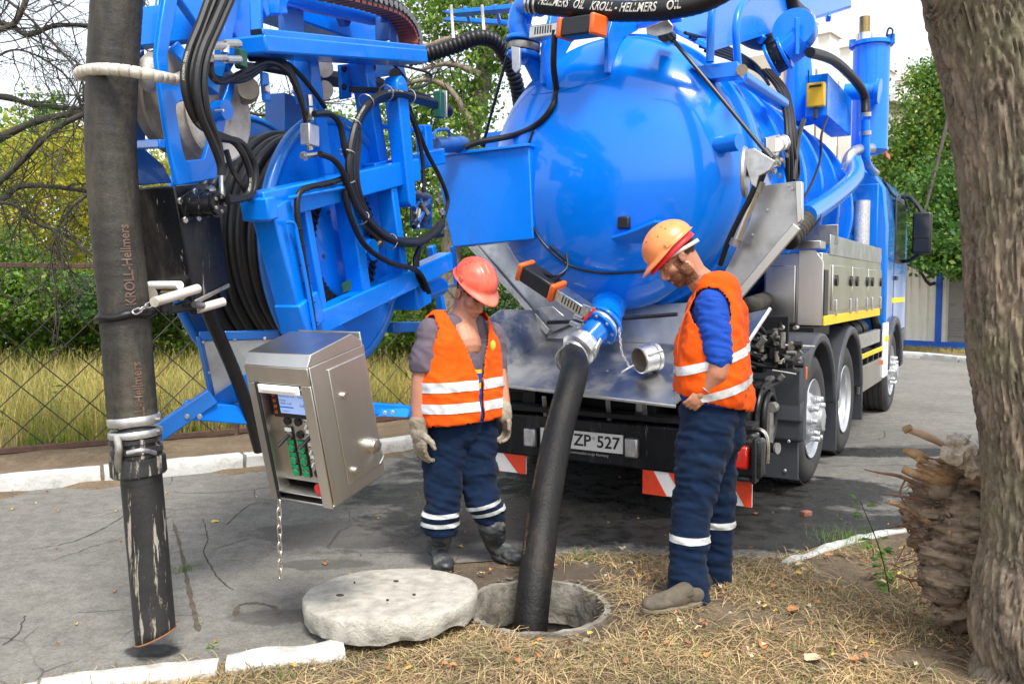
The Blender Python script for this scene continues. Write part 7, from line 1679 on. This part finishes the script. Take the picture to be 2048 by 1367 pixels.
# straw litter on the verge
def verge_pts(n, bx, yb, mask=.0, hole=.40):
    out = []
    while len(out) < n:
        x = random.uniform(*bx); y = yb[0]+(yb[1]-yb[0])*random.random()**1.3
        if math.hypot(x-MC.x, y-MC.y) < hole or inpoly(x, y, ASP): continue
        dm = math.hypot(x-MC.x-.05, (y-MC.y-.12)); pr_ = noise.noise(Vector((x*2.6, y*2.6, 4)))+.25*noise.noise(Vector((x*8, y*8, 1)))-max(0, .9-dm)*.55*(1 if y > MC.y-.15 else .25)
        if pr_ < mask-.35*random.random(): continue
        out.append((x, y, verge_h(x, y)))
    return np.array(out)
blades(verge_pts(34000, (-2.1, 3.2), (2.7, 4.7), -.06), .03, .19, .0032, (.35, 1.), m_straw, 'straw_litter', seg=3, horiz=True)
blades(verge_pts(6500, (-2.1, 3.2), (2.7, 4.7), .02), .02, .065, .0022, (.3, .9), m_straw, 'dry_grass_tufts', seg=2)
blades(verge_pts(1300, (-2.1, 3.2), (2.7, 4.8), .28), .02, .07, .003, (.2, .8), m_lf_grn, 'green_grass_blades', seg=2)
def tuft(px, py, n, r, h, mat, z=.006, nm='grass_tuft'):
    c = ground(px, py); P = np.array([[c.x+random.gauss(0, r), c.y+random.gauss(0, r), z] for _ in range(n)]); return blades(P, h*.4, h, .003, (.3, .9), mat, nm, seg=2)
tuft(372, 1140, 90, .03, .035, m_lf_grn); tuft(1165, 1115, 120, .06, .05, m_lf_grn); tuft(1700, 1085, 200, .1, .10, m_lf_mid)
# crack strip with dirt in the asphalt
m_crk = M('dirt_filled_crack', (.085, .068, .05), .95, 0, .4, 20, bump=.8, bs=60)
for pts, w0 in (([(345, 1040), (362, 1100), (372, 1150), (380, 1190), (392, 1240), (398, 1262)], .011), ([(470, 1232), (478, 1210), (510, 1205), (545, 1212), (560, 1228)], .012)):
    P = spl([ground(x, y, .008) for x, y in pts], 8); vs = []; 
    for i, p in enumerate(P):
        t = (P[min(i+1, len(P)-1)]-P[max(i-1, 0)]).normalized(); s_ = Vector((-t.y, t.x, 0)); w_ = w0*(.5+.9*random.random())*(1 if 1 < i < len(P)-2 else .2); vs += [p+s_*w_, p-s_*w_*(.6+.6*random.random())]
    mesh_obj('crack_fill', vs, [(2*i, 2*i+2, 2*i+3, 2*i+1) for i in range(len(P)-1)], m_crk, None, smooth=0, kind='structure')
m_crl = M('dark_hairline_crack', (.04, .034, .03), .95, 0, .3, 20)
for pts in ([(408, 1035), (415, 1075), (408, 1105), (430, 1150), (455, 1180)], [(60, 1100), (150, 1080), (235, 1040), (265, 1010)], [(455, 1050), (500, 1010), (540, 1005)], [(0, 1290), (40, 1262), (58, 1230)], [(420, 1100), (500, 1075)], [(1900, 845), (1700, 850), (1500, 900)]):
    P = spl([ground(x, y, .009)+Vector((random.gauss(0, .01), random.gauss(0, .01), 0)) for x, y in pts], 14); P = [p+Vector((.006*noise.noise(p*35), .02*noise.noise(p*22+Vector((3,0,0))), 0)) for p in P]; vs = []
    for i, p in enumerate(P): t = (P[min(i+1, len(P)-1)]-P[max(i-1, 0)]).normalized(); s_ = Vector((-t.y, t.x, 0)); w_ = .0028*(.5+random.random()); vs += [p+s_*w_, p-s_*w_]
    mesh_obj('crack_line', vs, [(2*i, 2*i+2, 2*i+3, 2*i+1) for i in range(len(P)-1)], m_crl, None, smooth=0, kind='structure')
# fallen leaves and bits: every one its own thing
m_leafy = M('yellow_fallen_leaf', (.45, .32, .06), .7, 0, .2, 30); m_leafb = M('brown_fallen_leaf', (.26, .13, .055), .8, 0, .3, 30); m_leafo = M('orange_fallen_leaf', (.40, .17, .06), .7, 0, .2, 30); m_leafp = M('pale_fallen_leaf', (.50, .41, .26), .7, 0, .2, 30)
def fleaf(px, py, s_, mat, label, name='fallen_leaf', z=.01, group=None):
    c = ground(px, py); zz = verge_h(c.x, c.y)+z+.012 if not inpoly(c.x, c.y, ASP) else z
    c.z = zz; a = random.uniform(0, 6.28); R = Matrix.Rotation(a, 3, 'Z') @ Matrix.Rotation(random.uniform(-.3, .3), 3, 'X'); vs = [c+R @ Vector((0, 0, .004))]; n_ = 12
    for k in range(n_): t = 2*pi*k/n_; r = s_*(.75+.25*cos(t)+.14*(k % 2)); vs.append(c+R @ Vector((r*cos(t), r*.62*sin(t), .012*abs(sin(t))*random.uniform(.3, 1.3))))
    o = mesh_obj(name, vs, [(0, k+1, (k+1) % n_+1) for k in range(n_)], mat, None, smooth=0); tag(o, label, 'leaf', group); return o
for i, (x, y, s_, mt, lb) in enumerate(((432, 1046, .032, m_leafy, 'yellow-brown leaf on the asphalt left of the hanging chain'), (333, 989, .02, m_leafy, 'small yellow leaf on the asphalt near the left kerb'), (25, 1020, .02, m_leafy, 'small leaf on the asphalt at the left edge'),
    (650, 1131, .028, m_leafb, 'brown leaf on the dark asphalt above the concrete lid'), (1622, 1345, .055, m_leafp, 'large pale leaf standing in the straw at the bottom right'), (1583, 1245, .045, m_leafo, 'orange leaf in the straw right of the bearded worker'),
    (1525, 1310, .04, m_leafo, 'orange leaf in the straw at the bottom right'), (1660, 1122, .03, m_leafo, 'reddish leaf on the verge near the right kerb'), (1600, 1140, .028, m_leafp, 'beige leaf lying beside the right kerb'),
    (1415, 1335, .03, m_leafo, 'orange leaf low in the straw below the shoes'), (1245, 1100, .035, m_leafp, 'curled beige leaf behind the shaft edge'), (1010, 1105, .03, m_leafp, 'pale leaf beside the rubber boot'), (918, 1095, .03, m_leafy, 'ochre leaf between the rubber boots'),
    (1512, 1030, .02, m_leafo, 'small red leaf on the wet asphalt'), (812, 1275, .03, m_leafp, 'cream leaf just below the concrete lid'))): fleaf(x, y, s_, mt, lb)
gl = [m_leafy, m_leafb, m_leafo, m_leafp, m_leafb, m_leafb]
for k in range(150):
    while True:
        x = random.uniform(560, 1950); y = random.uniform(1085, 1360); c = ground(x, y)
        if math.hypot(c.x-MC.x, c.y-MC.y) > .42 and not inpoly(c.x, c.y, ASP) and (c-lc).length > .5: break
    fleaf(x, y, random.uniform(.010, .026), random.choice(gl), 'small dry leaf scrap scattered in the straw of the verge', 'leaf_scrap', group='dry leaf scraps scattered on the verge')
for k in range(60):
    while True:
        x = random.uniform(20, 1950); y = random.uniform(900, 1300); c = ground(x, y)
        if inpoly(c.x, c.y, ASP): break
    fleaf(x, y, random.uniform(.006, .016), random.choice(gl), 'tiny leaf scrap scattered on the asphalt', 'leaf_scrap', group='tiny leaf scraps on the asphalt', z=.012)
m_brick = M('broken_brick', (.24, .10, .07), .9, 0, .3, 20, bump=.5)
c = ground(1612, 1032); b_ = MB().box(c+Vector((0,0,.02)), (.07, .045, .035), Matrix.Rotation(.5, 3, 'Z')).build('brick_piece', m_brick, None, bevel=.006); tag(b_, 'broken piece of red brick on the wet asphalt behind the wheels', 'brick')
m_stone = M('grey_pebble', (.30, .28, .25), .9, 0, .3, 20, bump=.4)
for k in range(90):
    x = random.uniform(700, 1950); y = random.uniform(1100, 1360); c = ground(x, y)
    if math.hypot(c.x-MC.x, c.y-MC.y) < .42 or inpoly(c.x, c.y, ASP) or (c-lc).length < .48: continue
    s_ = random.uniform(.006, .018); o = MB().ell(c+Vector((0,0,verge_h(c.x, c.y)+s_*.3)), (s_, s_*.8, s_*.6), Matrix.Rotation(k, 3, 'Z'), 7, 5).build('pebble', m_stone, None, smooth=.5); tag(o, 'small grey stone lying loose on the earth verge', 'stone', 'small stones on the verge')
# weeds
def weed(px, py, h, n, size, mat, label, Y=None, top=None, nm='weed'):
    base = ground(px, py) if Y is None else Vector((at(px, py, Y).x, Y, 0)); t = thing(nm, label, 'weed', base)
    top = base+Vector((random.uniform(-.05, .05), 0, h)) if top is None else top; m2 = MB(); PP = limb(m2, [base, base.lerp(top, .5)+Vector((.02, 0, 0)), top], .004, .0015, 6); m2.build('stem', m_lf_grn, t, smooth=1)
    for i in range(n):
        p = PP[int((i+1)/n*(len(PP)-1))]; a = random.uniform(0, 6.28); d = Vector((cos(a), sin(a)*.6, random.uniform(-.2, .3))).normalized(); s_ = d.cross(Vector((0,0,1))).normalized(); z_ = s_.cross(d); L_ = size*random.uniform(.7, 1.2); q = p+d*.015
        mesh_obj('leaf', [q, q+d*L_*.35+s_*L_*.36, q+d*L_*.75+s_*L_*.3+z_*.004, q+d*L_-z_*L_*.15, q+d*L_*.75-s_*L_*.3+z_*.004, q+d*L_*.35-s_*L_*.36], [(0,1,2,3),(0,3,4,5)], mat, t, smooth=0)
weed(1780, 1190, .0, 22, .05, m_lf_mid, 'green weed with small lobed leaves before the root plate', top=at(1720, 1000, 3.75)); weed(1775, 1170, .16, 16, .05, m_lf_grn, 'low green weed at the foot of the root plate'); weed(1745, 1120, .12, 12, .045, m_lf_mid, 'small weed beside the right kerb end'); weed(420, 1300, .03, 4, .02, m_lf_mid, 'tiny weed at the joint of the near kerb'); weed(722, 1292, .03, 5, .018, m_lf_grn, 'tiny weed under the concrete lid')
weed(100, 850, .62, 18, .10, m_lf_mid, 'tall broad-leaved weed standing in the dry grass behind the fence', Y=8.4); weed(140, 850, .42, 10, .09, m_leafyg := leafmat('lime_leaves', (.35, .40, .05), (.50, .45, .06)), 'lime-yellow weed beside the tall weed behind the fence', Y=8.3)
weed(60, 840, .3, 8, .09, m_lf_grn, 'short dark weed low behind the fence at the left', Y=8.5)

for k, (px, h, n_, mt, lb) in enumerate(((20, .35, 9, m_lf_mid, 'leafy weed low in the grass at the far left behind the fence'), (180, .30, 8, m_lf_grn, 'leafy weed just left of the thick hose behind the fence'), (330, .45, 12, m_lf_mid, 'leafy weed in the grass between thick hose and blue guard bar'), (360, .3, 8, m_leafyg, 'yellowish weed in the grass beside the blue guard bar'), (790, .5, 14, m_lf_grn, 'leafy weed behind the fence left of the grey t-shirt'), (770, .3, 9, m_lf_mid, 'low weed by the fence foot left of the grey glove'))):
    weed(px, 800, h, n_, .09, mt, lb, Y=8.2+.2*k if px < 500 else 10.2+.2*k)
